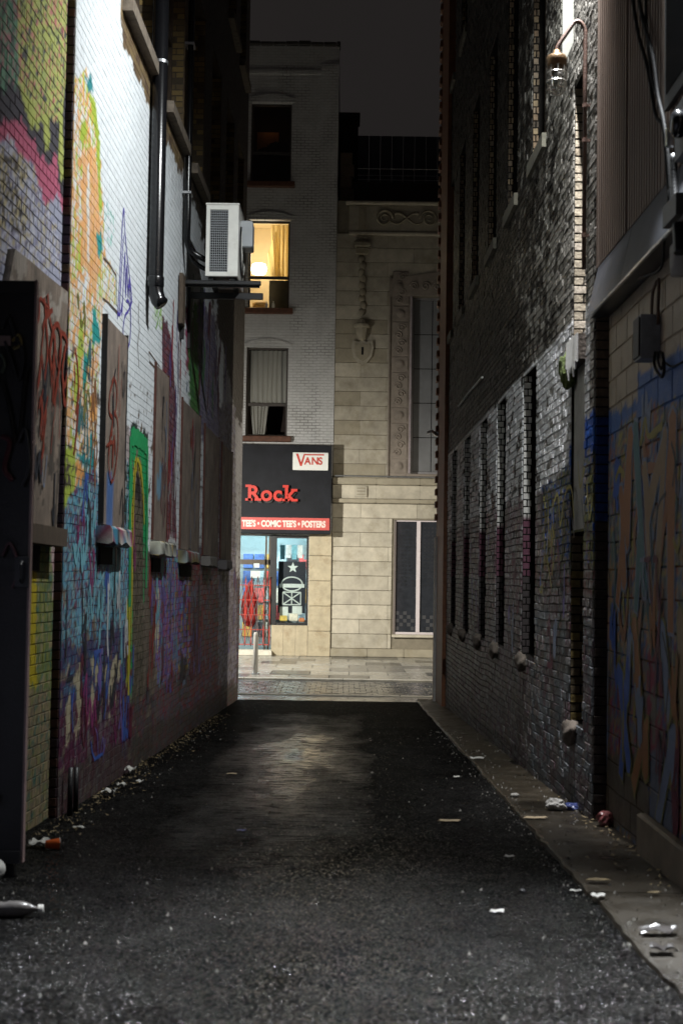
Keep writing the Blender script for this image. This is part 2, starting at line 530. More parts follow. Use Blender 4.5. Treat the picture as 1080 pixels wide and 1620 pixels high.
    # purple and red strokes between the boards and below them
    P.zone([(256, 500), (268, 520), (278, 620), (279, 860), (258, 850)], [(.14, .035, .05), (.10, .06, .09), (.20, .03, .03), (.18, .13, .16), (.07, .03, .05)], 12, .8, 17)
    P.zone([(236, 880), (262, 868), (300, 880), (300, 1060), (255, 1150), (240, 1120)], [(.12, .08, .27), (.17, .12, .30), (.24, .015, .02), (.08, .05, .20), (.05, .17, .28), (.27, .18, .02), (.11, .08, .24)], 11, .8, 18)
    P.zone([(228, 870), (240, 880), (252, 1180), (225, 1200)], BARE, 6, 2, 19)
    P.poly([(246, 930), (251, 935), (250, 1040), (246, 1030)], (.42, .36, .24))
    P.zone([(208, 1110), (300, 1050), (300, 1160), (208, 1210)], [(.08, .065, .05), (.06, .06, .09), (.15, .015, .02), (.08, .08, .11), (.05, .045, .03)], 10, 1.4, 20)
    # red, green and violet stripes past the shelf
    P.poly([(294, 490), (300, 470), (300, 590), (294, 590)], (.30, .03, .10))
    P.zone([(297, 545), (309, 470), (318, 520), (318, 640), (308, 800), (300, 640)], [(.05, .17, .04), (.06, .22, .05), (.04, .12, .03)], 6, 1, 33)
    P.zone([(312, 470), (340, 500), (350, 700), (345, 760), (316, 690)], [(.17, .16, .26), (.22, .20, .28), (.12, .10, .18), (.2, .18, .2)], 5, 1, 34)
    P.zone([(300, 860), (350, 860), (350, 1100), (300, 1120)], [(.16, .015, .018), (.06, .05, .05), (.10, .09, .11), (.10, .015, .02), (.07, .05, .09)], 9, .7, 35)
    P.zone([(345, 640), (372, 640), (374, 1080), (345, 1080)], [(.20, .19, .22), (.15, .13, .16), (.08, .06, .07), (.17, .16, .24)], 5, 1.4, 36)
    low = (z < 1.35 + .3 * fbm(y * 3, z, 6)) & (y > 14.2)
    nn = fbm(y * 7, z * 1.6, 37)
    lp = np.array([(.05, .04, .035), (.06, .05, .10), (.11, .012, .018), (.05, .045, .03), (.035, .025, .03), (.09, .075, .10)])
    lowc = lp[(np.clip((nn - .25) / .5, 0, .999) * 12).astype(int) % 6]
    white = low & (P.c.min(-1) > .4)
    P.c[white] = lowc[white]
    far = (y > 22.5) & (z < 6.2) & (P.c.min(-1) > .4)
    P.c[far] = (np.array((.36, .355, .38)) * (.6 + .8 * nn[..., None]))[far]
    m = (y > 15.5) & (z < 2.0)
    P.c[m] = np.clip(P.c[m] * 1.55, 0, .6)  # low far mural colours raised to make up for weak light there
    # worn flecks where paint has fallen off
    m = (fbm(y * 9, z * 14, 71, 3) > .69) & (z < 3.4)
    P.c[m] = brick_tint(y, z, BARE)[m]
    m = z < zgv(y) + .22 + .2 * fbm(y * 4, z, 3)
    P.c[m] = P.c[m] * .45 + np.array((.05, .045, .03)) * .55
    return P.c
def zgv(y):
    return -SLOPE * np.clip(y, -60, YEND)
def paint_near_left(y, z):
    P = Painter(PLN, y, z)
    P.fill((.36, .37, .47))
    P.zone([(-80, 180), (60, 240), (105, 430), (-80, 420)], [(.50, .50, .56), (.30, .31, .44), (.52, .52, .62), (.24, .22, .30), (.46, .40, .26)], 9, 3.5, 81)
    P.zone([(-80, 215), (45, 260), (62, 330), (40, 380), (-80, 330)], [(.55, .47, .28), (.05, .05, .06), (.45, .45, .52), (.10, .08, .06)], 14, 6, 88, cover=.7)
    P.poly([(-80, -40), (122, -40), (120, 180), (102, 365), (90, 312), (70, 312), (52, 262), (20, 225), (-80, 190)], (.50, .13, .21))
    P.poly([(-80, -40), (112, -40), (113, 120), (109, 200), (105, 290), (98, 318), (91, 292), (92, 250), (88, 250), (80, 264), (70, 246), (45, 214), (20, 190), (-80, 160)], (.075, .070, .085))
    P.poly([(-80, -40), (106, -40), (105, 110), (99, 160), (100, 280), (94, 290), (93, 200), (86, 170), (79, 186), (78, 228), (70, 235), (66, 196), (54, 205), (36, 176), (28, 120), (-80, 100)], (.42, .46, .13))
    P.zone([(5, -40), (106, -40), (105, 110), (92, 190), (60, 190), (30, 140)], [(.44, .48, .14), (.50, .52, .18), (.55, .20, .20), (.46, .50, .16), (.08, .08, .09), (.38, .44, .16)], 9, 2.6, 83)
    P.zone([(-80, -40), (26, -40), (30, 140), (-80, 130)], [(.12, .30, .20), (.22, .38, .26), (.45, .22, .24), (.10, .22, .16), (.10, .09, .10)], 8, 2.4, 84)
    # lower brickwork: yellow, olive, teal over bare buff
    P.zone([(-80, 850), (110, 850), (110, 1130), (-80, 1100)], [(.22, .23, .06), (.12, .17, .07), (.30, .25, .14), (.06, .15, .12), (.15, .18, .06)], 6, 1.6, 85)
    P.poly([(40, 865), (57, 865), (57, 1090), (40, 1090)], (.42, .33, .02))
    P.zone([(82, 850), (97, 850), (97, 930), (82, 940)], [(.40, .22, .24), (.42, .34, .32)], 6, 1, 86)
    P.zone([(-80, 1110), (110, 1090), (110, 1400), (-80, 1400)], [(.30, .24, .14), (.22, .17, .11), (.06, .13, .10), (.26, .20, .12), (.16, .13, .09), (.18, .18, .07)], 5, 3.0, 87)
    return P.c
def paint_right(y, z):
    P = Painter(PR, y, z)
    P.c[:] = brick_tint(y, z, DARKB, 5)
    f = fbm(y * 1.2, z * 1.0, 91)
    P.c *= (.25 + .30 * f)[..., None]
    # whitish scraps, painted denser round the lamp to brighten the brick it lights
    pale_glow = fbm(y * 8, z * 11, 191, 4) + .10 * (fbm(y * 1.5, z * .8, 192) - .5)
    m = (pale_glow > .34 + .085 * np.clip(y - 11.5, 0, 9))
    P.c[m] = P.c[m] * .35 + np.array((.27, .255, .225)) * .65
    low = (z < 3.66) & (y > 10.9)
    wear = fbm(y * 6, z * 9, 92, 4)
    wmask = low & (wear > .37 - .10 * np.clip(14.5 - y, 0, 3.5) / 3.5)
    P.c[wmask] = np.array((.58, .58, .58))
    m = low & (wear > .60)
    P.c[m] = (.52, .52, .53)
    # maroon and grey wash lower down
    m = low & (P.wz < 2.35)
    P.zone(None, [(.13, .05, .075), (.16, .12, .13), (.10, .06, .07), (.20, .18, .18), (.08, .07, .07)], 4, 1.4, 93) if False else None
    n = fbm(y * 4, z * 1.3, 93)
    pal = np.array([(.15, .09, .105), (.25, .235, .235), (.13, .085, .095), (.30, .29, .29), (.15, .14, .13), (.20, .175, .15)])
    idx = (np.clip((n - .25) / .5, 0, .999) * 12).astype(int) % 6
    P.c[m] = pal[idx][m]
    # pink wash on the lit reveals
    # blue field and lettering at the near corner
    P.poly([(858, 770), (878, 755), (900, 735), (905, 690), (912, 668), (946, 655), (946, 760), (905, 800), (858, 850)], (.025, .085, .33))
    P.zone([(858, 775), (900, 735), (945, 715), (945, 960), (858, 960)], [(.025, .075, .28), (.10, .11, .05), (.16, .15, .04), (.06, .09, .06), (.14, .10, .09), (.03, .06, .16), (.20, .18, .17)], 7, 1.2, 95)
    P.zone([(846, 880), (946, 900), (946, 1060), (846, 1010)], [(.12, .11, .10), (.16, .06, .06), (.20, .18, .18), (.09, .09, .06), (.07, .10, .08)], 7, 2.5, 96)
    m = (z < 1.4) & (fbm(y * 4, z * 3, 97) > .35)
    P.c[m] = pal[idx][m] * .75 + .02
    m = (z < 1.25) & (y < 14) & (fbm(y * 5, z * 6, 99) > .52)
    P.c[m] = (.16, .17, .18)
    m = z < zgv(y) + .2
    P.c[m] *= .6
    return P.c
def paint_block(y, z):
    P = Painter(PRN, y, z)
    P.fill((.36, .30, .225))
    P.c *= (.88 + .24 * fbm(y * 3, z * 3, 12))[..., None]
    P.poly([(940, 665), (1008, 640), (1012, 590), (1040, 580), (1120, 540), (1120, 1100), (940, 1100)], (.040, .105, .30))
    P.zone([(940, 700), (990, 670), (1030, 650), (1120, 610), (1120, 1420), (940, 1330)],
           [(.05, .10, .22), (.22, .20, .19), (.33, .19, .08), (.10, .15, .14), (.15, .13, .14), (.26, .23, .06), (.08, .07, .09), (.28, .10, .05)], 3.2, .95, 101)
    P.zone([(940, 1060), (1120, 1010), (1120, 1330), (940, 1240)], [(.22, .03, .06), (.14, .13, .11), (.04, .08, .20), (.24, .15, .06), (.12, .11, .11)], 3.0, 1.0, 103)
    P.poly([(1032, 1180), (1062, 1170), (1075, 1330), (1025, 1290)], (.10, .12, .17))
    P.zone([(940, 1180), (1025, 1210), (1025, 1330), (940, 1300)], [(.09, .07, .045), (.07, .055, .04)], 4, 2, 104)
    return P.c

# ------------------------------------------------------------------ brickwork
def brick_layout(y0, y1, z0, z1, holes, L=.215, H=.0625, J=.010, seed=1, zcut=None, edge_jit=0.0):
    r = random.Random(seed)
    out = []
    k0 = math.floor(z0 / (H + J))
    k1 = math.ceil(z1 / (H + J))
    for k in range(k0, k1):
        za = k * (H + J)
        zb = za + H
        if zb < z0 + .01 or za > z1 - .01:
            continue
        zm = (za + zb) / 2
        iv = [(y0, y1)]
        for (a, b, c, d) in holes:
            if c - .01 < zm < d + .01:
                nv = []
                for (p, q) in iv:
                    if b <= p or a >= q:
                        nv.append((p, q))
                    else:
                        if a > p: nv.append((p, a))
                        if b < q: nv.append((b, q))
                iv = nv
        header = (k % 6 == 0)
        l = .1025 if header else L
        for (p, q) in iv:
            o = (0 if k % 2 else .5) * (l + J)
            i = math.floor((p - o) / (l + J))
            while True:
                a = o + i * (l + J)
                b = a + l
                i += 1
                if a >= q: break
                a2, b2 = max(a, p), min(b, q)
                if b2 - a2 < .03: continue
                if zcut is not None and not zcut((a2 + b2) / 2, zm): continue
                out.append((a2, b2, max(za, z0), min(zb, z1)))
    return out
_tmpl = {}
def template(nx, nz):
    if (nx, nz) in _tmpl: return _tmpl[(nx, nz)]
    ab = [(i / nx, j / nz) for j in range(nz + 1) for i in range(nx + 1)]
    W = nx + 1
    fs = []
    for j in range(nz):
        for i in range(nx):
            a = 4 + j * W + i
            fs.append((a, a + 1, a + 1 + W, a + W))
    bot = [4 + i for i in range(W)]
    top = [4 + nz * W + i for i in range(W)]
    lef = [4 + j * W for j in range(nz + 1)]
    rig = [4 + j * W + nx for j in range(nz + 1)]
    fs.append(tuple([0, 1] + bot[::-1]))
    fs.append(tuple([2, 3] + top))
    fs.append(tuple([3, 0] + lef))
    fs.append(tuple([1, 2] + rig[::-1]))
    _tmpl[(nx, nz)] = (np.array(ab), fs)
    return _tmpl[(nx, nz)]
def brick_arrays(rects, plane, proud, nx, nz, c=.005, jit=.0022, surf=None, wave=.045):
    """vertex positions (N, n, 3), wall coordinates and faces for alike bricks; surf maps (a, z, out) arrays to points"""
    ab, fs = template(nx, nz)
    q = np.array(rects, float)
    N = len(q)
    a0, a1, z0, z1 = [q[:, i][:, None] for i in range(4)]
    pr = proud + rng.uniform(-jit, jit, (N, 1))
    back_a = np.concatenate([a0, a1, a1, a0], 1)
    back_z = np.concatenate([z0, z0, z1, z1], 1)
    ca = np.minimum(c, (a1 - a0) * .2)
    fa = a0 + ca + ab[None, :, 0] * (a1 - a0 - 2 * ca)
    fz = z0 + c + ab[None, :, 1] * (z1 - z0 - 2 * c)
    fa = fa + rng.uniform(-jit, jit, fa.shape)
    fz = fz + rng.uniform(-jit, jit, fz.shape)
    tilt = rng.uniform(-.5, .5, (N, 1)) * jit
    fo = pr + tilt * (ab[None, :, 0] - .5) * 2 + rng.uniform(-.3, .3, fa.shape) * jit
    A = np.concatenate([back_a, fa], 1)
    Z = np.concatenate([back_z, fz], 1)
    O = np.concatenate([np.full((N, 4), -.004), fo], 1)
    Zw = Z if surf else Z + wave * (fbm(A * .7, Z * .5, 15, 3) - .5)
    V = surf(A, Z, O) if surf else plane.arr(A, Zw, O)
    return V, A, Z, fs
def mesh_from(V, C, fs, name, m, flip):
    """V (N, n, 3), C (N, n, 3)"""
    N, n = V.shape[:2]
    me = bpy.data.meshes.new(name)
    f2 = [f[::-1] for f in fs] if flip else fs
    lens = [len(f) for f in f2]
    flat = np.array([i for f in f2 for i in f])
    loops = (flat[None] + (np.arange(N) * n)[:, None]).ravel()
    tot = np.tile(lens, N)
    me.vertices.add(N * n)
    me.vertices.foreach_set('co', V.ravel())
    me.loops.add(len(loops))
    me.loops.foreach_set('vertex_index', loops.astype(np.int32))
    me.polygons.add(len(tot))
    st = np.concatenate([[0], np.cumsum(tot)[:-1]])
    me.polygons.foreach_set('loop_start', st.astype(np.int32))
    me.polygons.foreach_set('loop_total', tot.astype(np.int32))
    me.update(calc_edges=True)
    me.shade_flat()
    at = me.color_attributes.new('paint', 'FLOAT_COLOR', 'POINT')
    cc = np.concatenate([C, np.ones(C.shape[:2] + (1,))], -1)
    at.data.foreach_set('color', cc.ravel())
    me.materials.append(m)
    return me
def brickwork(parent, plane, rects, paint, m, proud=.009, single=300, part='brick', mass='brickwork', hide=(), flip=False, near=16.0, surf=None, jit=.0022, c=.005, nsub=(3, 2)):
    off = np.array(wloc(parent))
    q = np.array(rects, float)
    ym, zm = (q[:, 0] + q[:, 1]) / 2, (q[:, 2] + q[:, 3]) / 2
    P = surf(ym, zm, np.zeros(len(q)) + proud) if surf else plane.arr(ym, zm, np.zeros(len(q)) + proud)
    u, v = project(P)
    vis = (u > 4) & (u < 1076) & (v > 4) & (v < 1616)
    for (a, b, cc, d) in hide:
        vis &= ~((ym > a) & (ym < b) & (zm > cc) & (zm < d))
    size = (q[:, 1] - q[:, 0]) / ym ** 2 * (q[:, 3] - q[:, 2]) / ym
    order = np.argsort(-np.where(vis, size, -1))
    pick = order[:single]
    pick = pick[vis[pick]]
    rest = np.ones(len(q), bool)
    rest[pick] = False
    V, A, Z, fs = brick_arrays(q[pick], plane, proud, nsub[0], nsub[1], c, jit, surf)
    C = paint(A, Z)
    for i in range(len(pick)):
        link(part, mesh_from(V[i:i + 1] - off, C[i:i + 1], fs, part, m, flip), parent)
    grp = [(rest & (ym < near), nsub[0], nsub[1]), (rest & (ym >= near), 1, 1)]
    # one joined part for all the remaining bricks
    Vs, Cs, loops, tots, base = [], [], [], [], 0
    for msk, nx, nz in grp:
        if not msk.any(): continue
        V, A, Z, fs = brick_arrays(q[msk], plane, proud, nx, nz, c, jit, surf)
        C = paint(A, Z)
        f2 = [f[::-1] for f in fs] if flip else fs
        n = V.shape[1]
        flat = np.array([i for f in f2 for i in f])
        loops.append((flat[None] + (np.arange(len(V)) * n)[:, None]).ravel() + base)
        tots.append(np.tile([len(f) for f in f2], len(V)))
        Vs.append((V - off).reshape(-1, 3)); Cs.append(C.reshape(-1, 3))
        base += len(V) * n
    if Vs:
        me = bpy.data.meshes.new(mass)
        V = np.concatenate(Vs); C = np.concatenate(Cs); lo = np.concatenate(loops); to = np.concatenate(tots)
        me.vertices.add(len(V)); me.vertices.foreach_set('co', V.ravel())
        me.loops.add(len(lo)); me.loops.foreach_set('vertex_index', lo.astype(np.int32))
        me.polygons.add(len(to))
        me.polygons.foreach_set('loop_start', np.concatenate([[0], np.cumsum(to)[:-1]]).astype(np.int32))
        me.polygons.foreach_set('loop_total', to.astype(np.int32))
        me.update(calc_edges=True)
        me.shade_flat()
        at = me.color_attributes.new('paint', 'FLOAT_COLOR', 'POINT')
        at.data.foreach_set('color', np.concatenate([C, np.ones((len(C), 1))], 1).ravel())
        me.materials.append(m)
        o = link(mass, me, parent)
        o['kind'] = 'stuff'
def cells(y0, y1, z0, z1, holes, step):
    ys = {y0, y1}
    zs = {z0, z1}
    for a, b, c, d in holes:
        ys |= {min(max(a, y0), y1), min(max(b, y0), y1)}
        zs |= {min(max(c, z0), z1), min(max(d, z0), z1)}
    def sub(s):
        s = sorted(s)
        o = []
        for p, q in zip(s, s[1:]):
            n = max(1, int(math.ceil((q - p) / step)))
            o += [p + (q - p) * i / n for i in range(n)]
        return o + [s[-1]]
    return sub(ys), sub(zs)
def backing(name, parent, plane, y0, y1, z0, z1, holes, paint, m, depth=.2, step=.15, flip=False, fade=None, reveal=(.10, .08, .06)):
    """mortar face with its window holes and their reveals"""
    ys, zs = cells(y0, y1, z0, z1, holes, step)
    ya, za = np.meshgrid(np.array(ys), np.array(zs), indexing='ij')
    off = np.array(wloc(parent))
    V = list((plane.arr(ya, za, np.zeros_like(ya)) - off).reshape(-1, 3))
    C = paint(ya, za).reshape(-1, 3)
    if fade is not None:
        C = C * (1 - fade[3]) + np.minimum(C, np.array(fade[:3])) * fade[3]
    C = list(C)
    nz = len(zs)
    fs = []
    for i in range(len(ys) - 1):
        for j in range(nz - 1):
            ym, zm = (ys[i] + ys[i + 1]) / 2, (zs[j] + zs[j + 1]) / 2
            if any(a < ym < b and c < zm < d for a, b, c, d in holes): continue
            f = (i * nz + j, (i + 1) * nz + j, (i + 1) * nz + j + 1, i * nz + j + 1)
            fs.append(f[::-1] if flip else f)
    for a, b, c, d in holes:
        n = len(V)
        pts = [(a, c), (b, c), (b, d), (a, d)]
        for o in (0, -depth):
            for (p, q) in pts:
                V.append(np.array(plane.pt(p, q, o)) - off)
                C.append(np.array(reveal))
        for i in range(4):
            f = (n + i, n + (i + 1) % 4, n + 4 + (i + 1) % 4, n + 4 + i)
            fs.append(f if not flip else f[::-1])
    me = bpy.data.meshes.new(name)
    me.from_pydata([tuple(p) for p in V], [], fs)
    at = me.color_attributes.new('paint', 'FLOAT_COLOR', 'POINT')
    at.data.foreach_set('color', np.concatenate([np.array(C), np.ones((len(C), 1))], 1).ravel())
    me.materials.append(m)
    me.update()
    return link(name, me, parent)
def painted_panel(name, parent, plane, quad, out0, out1, paint, m, n=(6, 16), edge=None):
    """sheet nailed on a wall: quad of four (y, z) corners ll lr ur ul"""
    off = np.array(wloc(parent))
    a = np.linspace(0, 1, n[0] + 1)
    b = np.linspace(0, 1, n[1] + 1)
    aa, bb = np.meshgrid(a, b, indexing='ij')
    q = np.array(quad, float)
    yz = ((1 - aa) * (1 - bb))[..., None] * q[0] + (aa * (1 - bb))[..., None] * q[1] + (aa * bb)[..., None] * q[2] + ((1 - aa) * bb)[..., None] * q[3]
    y, z = yz[..., 0], yz[..., 1]
    V = np.concatenate([plane.arr(y, z, out1 + .003 * np.sin(y * 5 + z * 3)).reshape(-1, 3), plane.arr(q[:, 0], q[:, 1], np.full(4, out0))])
    C = np.concatenate([paint(y, z).reshape(-1, 3), np.tile(edge if edge is not None else (.03, .02, .015), (4, 1))])
    W = n[1] + 1
    fs = []
    for i in range(n[0]):
        for j in range(n[1]):
            fs.append((i * W + j, (i + 1) * W + j, (i + 1) * W + j + 1, i * W + j + 1))
    k = (n[0] + 1) * W
    bot = [i * W for i in range(n[0] + 1)]
    top = [i * W + n[1] for i in range(n[0] + 1)]
    lef = [j for j in range(W)]
    rig = [n[0] * W + j for j in range(W)]
    fs += [tuple([k, k + 1] + bot[::-1]), tuple([k + 2, k + 3] + top), tuple([k + 3, k] + lef), tuple([k + 1, k + 2] + rig[::-1])]
    me = bpy.data.meshes.new(name)
    me.from_pydata([tuple(p) for p in (V - off)], [], fs)
    at = me.color_attributes.new('paint', 'FLOAT_COLOR', 'POINT')
    at.data.foreach_set('color', np.concatenate([C, np.ones((len(C), 1))], 1).ravel())
    me.materials.append(m)
    me.update()
    return link(name, me, parent)
def catmull(pts, n=8):
    P = [Vector((p[0], p[1])) for p in pts]
    P = [P[0] * 2 - P[1]] + P + [P[-1] * 2 - P[-2]]
    o = []
    for i in range(1, len(P) - 2):
        for k in range(n):
            t = k / n
            a, b, c, d = P[i - 1], P[i], P[i + 1], P[i + 2]
            o.append(.5 * ((2 * b) + (c - a) * t + (2 * a - 5 * b + 4 * c - d) * t * t + (3 * b - a - 3 * c + d) * t ** 3))
    o.append(P[-2])
    return o
_lay = [0]
def stroke(mb, plane, px, w, out, curve=True, r=random.Random(3)):
    """sprayed line that follows the wall; px pixels of the line's path"""
    pts = [Vector(plane.uv(u, v)) for u, v in px]
    pts = catmull(pts, 7) if curve else pts
    n = len(pts)
    _lay[0] = (_lay[0] + 1) % 12
    out += _lay[0] * .00009
    vs, fs = [], []
    for i, p in enumerate(pts):
        t = pts[min(i + 1, n - 1)] - pts[max(i - 1, 0)]
        t = t.normalized() if t.length > 1e-9 else Vector((1, 0))
        nn = Vector((-t.y, t.x))
        ww = w * (.75 + .5 * r.random()) * .5
        for sgn in (-1, 1):
            q = p + nn * ww * sgn
            vs.append(plane.pt(q.x, q.y, out + i * .000011))
    for i in range(n - 1):
        fs.append((2 * i, 2 * i + 1, 2 * i + 3, 2 * i + 2))
    mb.add(vs, fs)

# ------------------------------------------------------------------ ground
def asphalt():
    m = bpy.data.materials.new('wet_asphalt')
    m.use_nodes = True
    nt = m.node_tree
    p = nt.nodes['Principled BSDF']
    L = nt.links.new
    geo = nt.nodes.new('ShaderNodeNewGeometry')
    def noise(scale, det=5, r=.6, stretch=None):
        n = nt.nodes.new('ShaderNodeTexNoise')
        n.inputs['Scale'].default_value = scale
        n.inputs['Detail'].default_value = det
        n.inputs['Roughness'].default_value = r
        if stretch:
            mp = nt.nodes.new('ShaderNodeMapping')
            mp.inputs['Scale'].default_value = stretch
            L(geo.outputs['Position'], mp.inputs['Vector'])
            L(mp.outputs['Vector'], n.inputs['Vector'])
        else:
            L(geo.outputs['Position'], n.inputs['Vector'])
        return n
    def mrange(src, a, b, c, d):
        r = nt.nodes.new('ShaderNodeMapRange')
        for k, val in zip(('From Min', 'From Max', 'To Min', 'To Max'), (a, b, c, d)):
            r.inputs[k].default_value = val
        L(src, r.inputs['Value'])
        return r.outputs['Result']
    vor = nt.nodes.new('ShaderNodeTexVoronoi')
    vor.inputs['Scale'].default_value = 108
    L(geo.outputs['Position'], vor.inputs['Vector'])
    big = noise(0.8, 6, .6, (1.3, .28, 1))
    mid = noise(5, 6, .7)
    # stones of differing grey
    ramp = nt.nodes.new('ShaderNodeValToRGB')
    e = ramp.color_ramp.elements
    e[0].color = (.0014, .0014, .0013, 1)
    e[1].color = (.019, .018, .017, 1)
    e[1].position = .95
    mid2 = e.new(.55); mid2.color = (.0036, .0035, .0034, 1)
    sep = nt.nodes.new('ShaderNodeSeparateColor')
    L(vor.outputs['Color'], sep.inputs['Color'])
    L(sep.outputs['Red'], ramp.inputs['Fac'])
    mx = nt.nodes.new('ShaderNodeMix'); mx.data_type = 'RGBA'; mx.blend_type = 'MULTIPLY'
    mx.inputs['Factor'].default_value = 1
    L(ramp.outputs['Color'], mx.inputs['A'])
    stain = noise(.9, 7, .65)
    ml = nt.nodes.new('ShaderNodeMath'); ml.operation = 'MULTIPLY'
    L(mrange(mid.outputs['Fac'], .3, .7, .5, 1.6), ml.inputs[0]); L(mrange(stain.outputs['Fac'], .35, .65, .55, 1.45), ml.inputs[1])
    L(ml.outputs[0], mx.inputs['B'])
    L(mx.outputs['Result'], p.inputs['Base Color'])
    # wet film: smoother where water stands
    wn_ = mrange(big.outputs['Fac'], .28, .50, 0, 1)
    sx_ = nt.nodes.new('ShaderNodeSeparateXYZ')
    L(geo.outputs['Position'], sx_.inputs[0])
    edge_n = noise(1.6, 5, .65, (1.4, .5, 1))
    def bell(src, c, w):
        a = nt.nodes.new('ShaderNodeMath'); a.operation = 'SUBTRACT'; a.inputs[1].default_value = c; L(src, a.inputs[0])
        b = nt.nodes.new('ShaderNodeMath'); b.operation = 'ABSOLUTE'; L(a.outputs[0], b.inputs[0])
        nz = nt.nodes.new('ShaderNodeMath'); nz.operation = 'MULTIPLY_ADD'
        L(edge_n.outputs['Fac'], nz.inputs[0]); nz.inputs[1].default_value = w * .9; L(b.outputs[0], nz.inputs[2])
        return mrange(nz.outputs[0], w * .60, w * 1.45, 1, 0)
    def mul(a, b):
        q = nt.nodes.new('ShaderNodeMath'); q.operation = 'MULTIPLY'; L(a, q.inputs[0]); L(b, q.inputs[1]); return q.outputs[0]
    # the sagging middle of the lane holds a film of water
    brk = noise(9, 5, .75, (.55, 2.2, 1))
    wet = mul(mul(wn_, mrange(brk.outputs['Fac'], .40, .50, 0, 1)), mul(bell(sx_.outputs['X'], -.50, .80), bell(sx_.outputs['Y'], 15.5, 7.0)))
    rr = nt.nodes.new('ShaderNodeMapRange')
    rr.inputs['To Min'].default_value = .15
    rr.inputs['To Max'].default_value = .10
    L(wet, rr.inputs['Value'])
    # sparkle put into the gloss: shiny stones dense up front, thinned beyond against haze
    sy_ = nt.nodes.new('ShaderNodeSeparateXYZ'); L(geo.outputs['Position'], sy_.inputs[0])
    wob = noise(.7, 4, .6)
    yw = nt.nodes.new('ShaderNodeMath'); yw.operation = 'MULTIPLY_ADD'
    L(wob.outputs['Fac'], yw.inputs[0]); yw.inputs[1].default_value = 3.0; L(sy_.outputs['Y'], yw.inputs[2])
    thr = mrange(yw.outputs[0], 6.8, 12.5, .70, .972)
    gt_ = nt.nodes.new('ShaderNodeMath'); gt_.operation = 'GREATER_THAN'
    L(sep.outputs['Blue'], gt_.inputs[0]); L(thr, gt_.inputs[1])
    gl = gt_.outputs[0]
    mxr = nt.nodes.new('ShaderNodeMath'); mxr.operation = 'MAXIMUM'
    L(wet, mxr.inputs[0]); L(gl, mxr.inputs[1])
    L(mrange(mxr.outputs[0], 0, 1, .003, .95), p.inputs['Specular IOR Level'])
    r2 = nt.nodes.new('ShaderNodeMix'); r2.data_type = 'FLOAT'
    L(gl, r2.inputs['Factor']); r2.inputs['A'].default_value = .6; r2.inputs['B'].default_value = .155
    r3 = nt.nodes.new('ShaderNodeMix'); r3.data_type = 'FLOAT'
    L(wet, r3.inputs['Factor']); L(r2.outputs['Result'], r3.inputs['A']); r3.inputs['B'].default_value = .045
    L(r3.outputs['Result'], p.inputs['Roughness'])
    st = nt.nodes.new('ShaderNodeMapRange')
    st.inputs['To Min'].default_value = 1.0
    st.inputs['To Max'].default_value = .025
    L(wet, st.inputs['Value'])
    # gritty relief
    fine = noise(170, 3, .6)
    add = nt.nodes.new('ShaderNodeMath'); add.operation = 'ADD'
    L(mrange(vor.outputs['Distance'], 0, .7, 1, 0), add.inputs[0])
    L(fine.outputs['Fac'], add.inputs[1])
    bp = nt.nodes.new('ShaderNodeBump')
    bp.inputs['Distance'].default_value = .003
    L(st.outputs['Result'], bp.inputs['Strength'])
    L(add.outputs['Value'], bp.inputs['Height'])
    # every stone is a small facet of its own tilt
    v1 = nt.nodes.new('ShaderNodeVectorMath'); v1.operation = 'SUBTRACT'; v1.inputs[1].default_value = (.5, .5, .5)
    L(vor.outputs['Color'], v1.inputs[0])
    v2 = nt.nodes.new('ShaderNodeVectorMath'); v2.operation = 'MULTIPLY'; v2.inputs[1].default_value = (1.3, 1.3, 0)
    L(v1.outputs[0], v2.inputs[0])
    v3 = nt.nodes.new('ShaderNodeVectorMath'); v3.operation = 'SCALE'
    L(v2.outputs[0], v3.inputs[0]); L(st.outputs['Result'], v3.inputs['Scale'])
    v4 = nt.nodes.new('ShaderNodeVectorMath'); v4.operation = 'ADD'
    L(geo.outputs['Normal'], v4.inputs[0]); L(v3.outputs[0], v4.inputs[1])
    v5 = nt.nodes.new('ShaderNodeVectorMath'); v5.operation = 'NORMALIZE'
    L(v4.outputs[0], v5.inputs[0]); L(v5.outputs[0], bp.inputs['Normal'])
    L(bp.outputs['Normal'], p.inputs['Normal'])
    return m
M['asphalt'] = asphalt()
M['earth'] = mat('dark_ground', (.03, .028, .026), rough=.9)
M['concrete'] = mat('damp_concrete', (.022, .0165, .0095), rough=.36, var=.6, vs=3.2, bump=.7, bs=120, dirt=.55, dirtcol=(.025, .022, .018), rvar=.14)
M['paver_dark'] = mat('dark_paver', (.045, .050, .060), rough=.20, var=.35, vs=5, bump=.3, bs=30)
M['paver_light'] = mat('light_paver', (.16, .155, .145), rough=.25, var=.3, vs=5, bump=.3, bs=30)
M['joint'] = mat('pale_joint_sand', (.20, .19, .165), rough=.7, var=.3)
M['kerbstone'] = mat('kerbstone', (.5, .49, .45), rough=.5, var=.25, vs=4, dirt=.3)
M['walkslab'] = mat('pavement_concrete', (.32, .315, .29), rough=.18, var=.3, vs=3, bump=.3, dirt=.4, dirtcol=(.07, .06, .05), rvar=.12)

g = MB()
g.quad((-400, -200, ZST - .30), (400, -200, ZST - .30), (400, 900, ZST - .30), (-400, 900, ZST - .30))
tag(g.build('ground', M['earth']), kind='structure', label='dark ground below the street and alley')
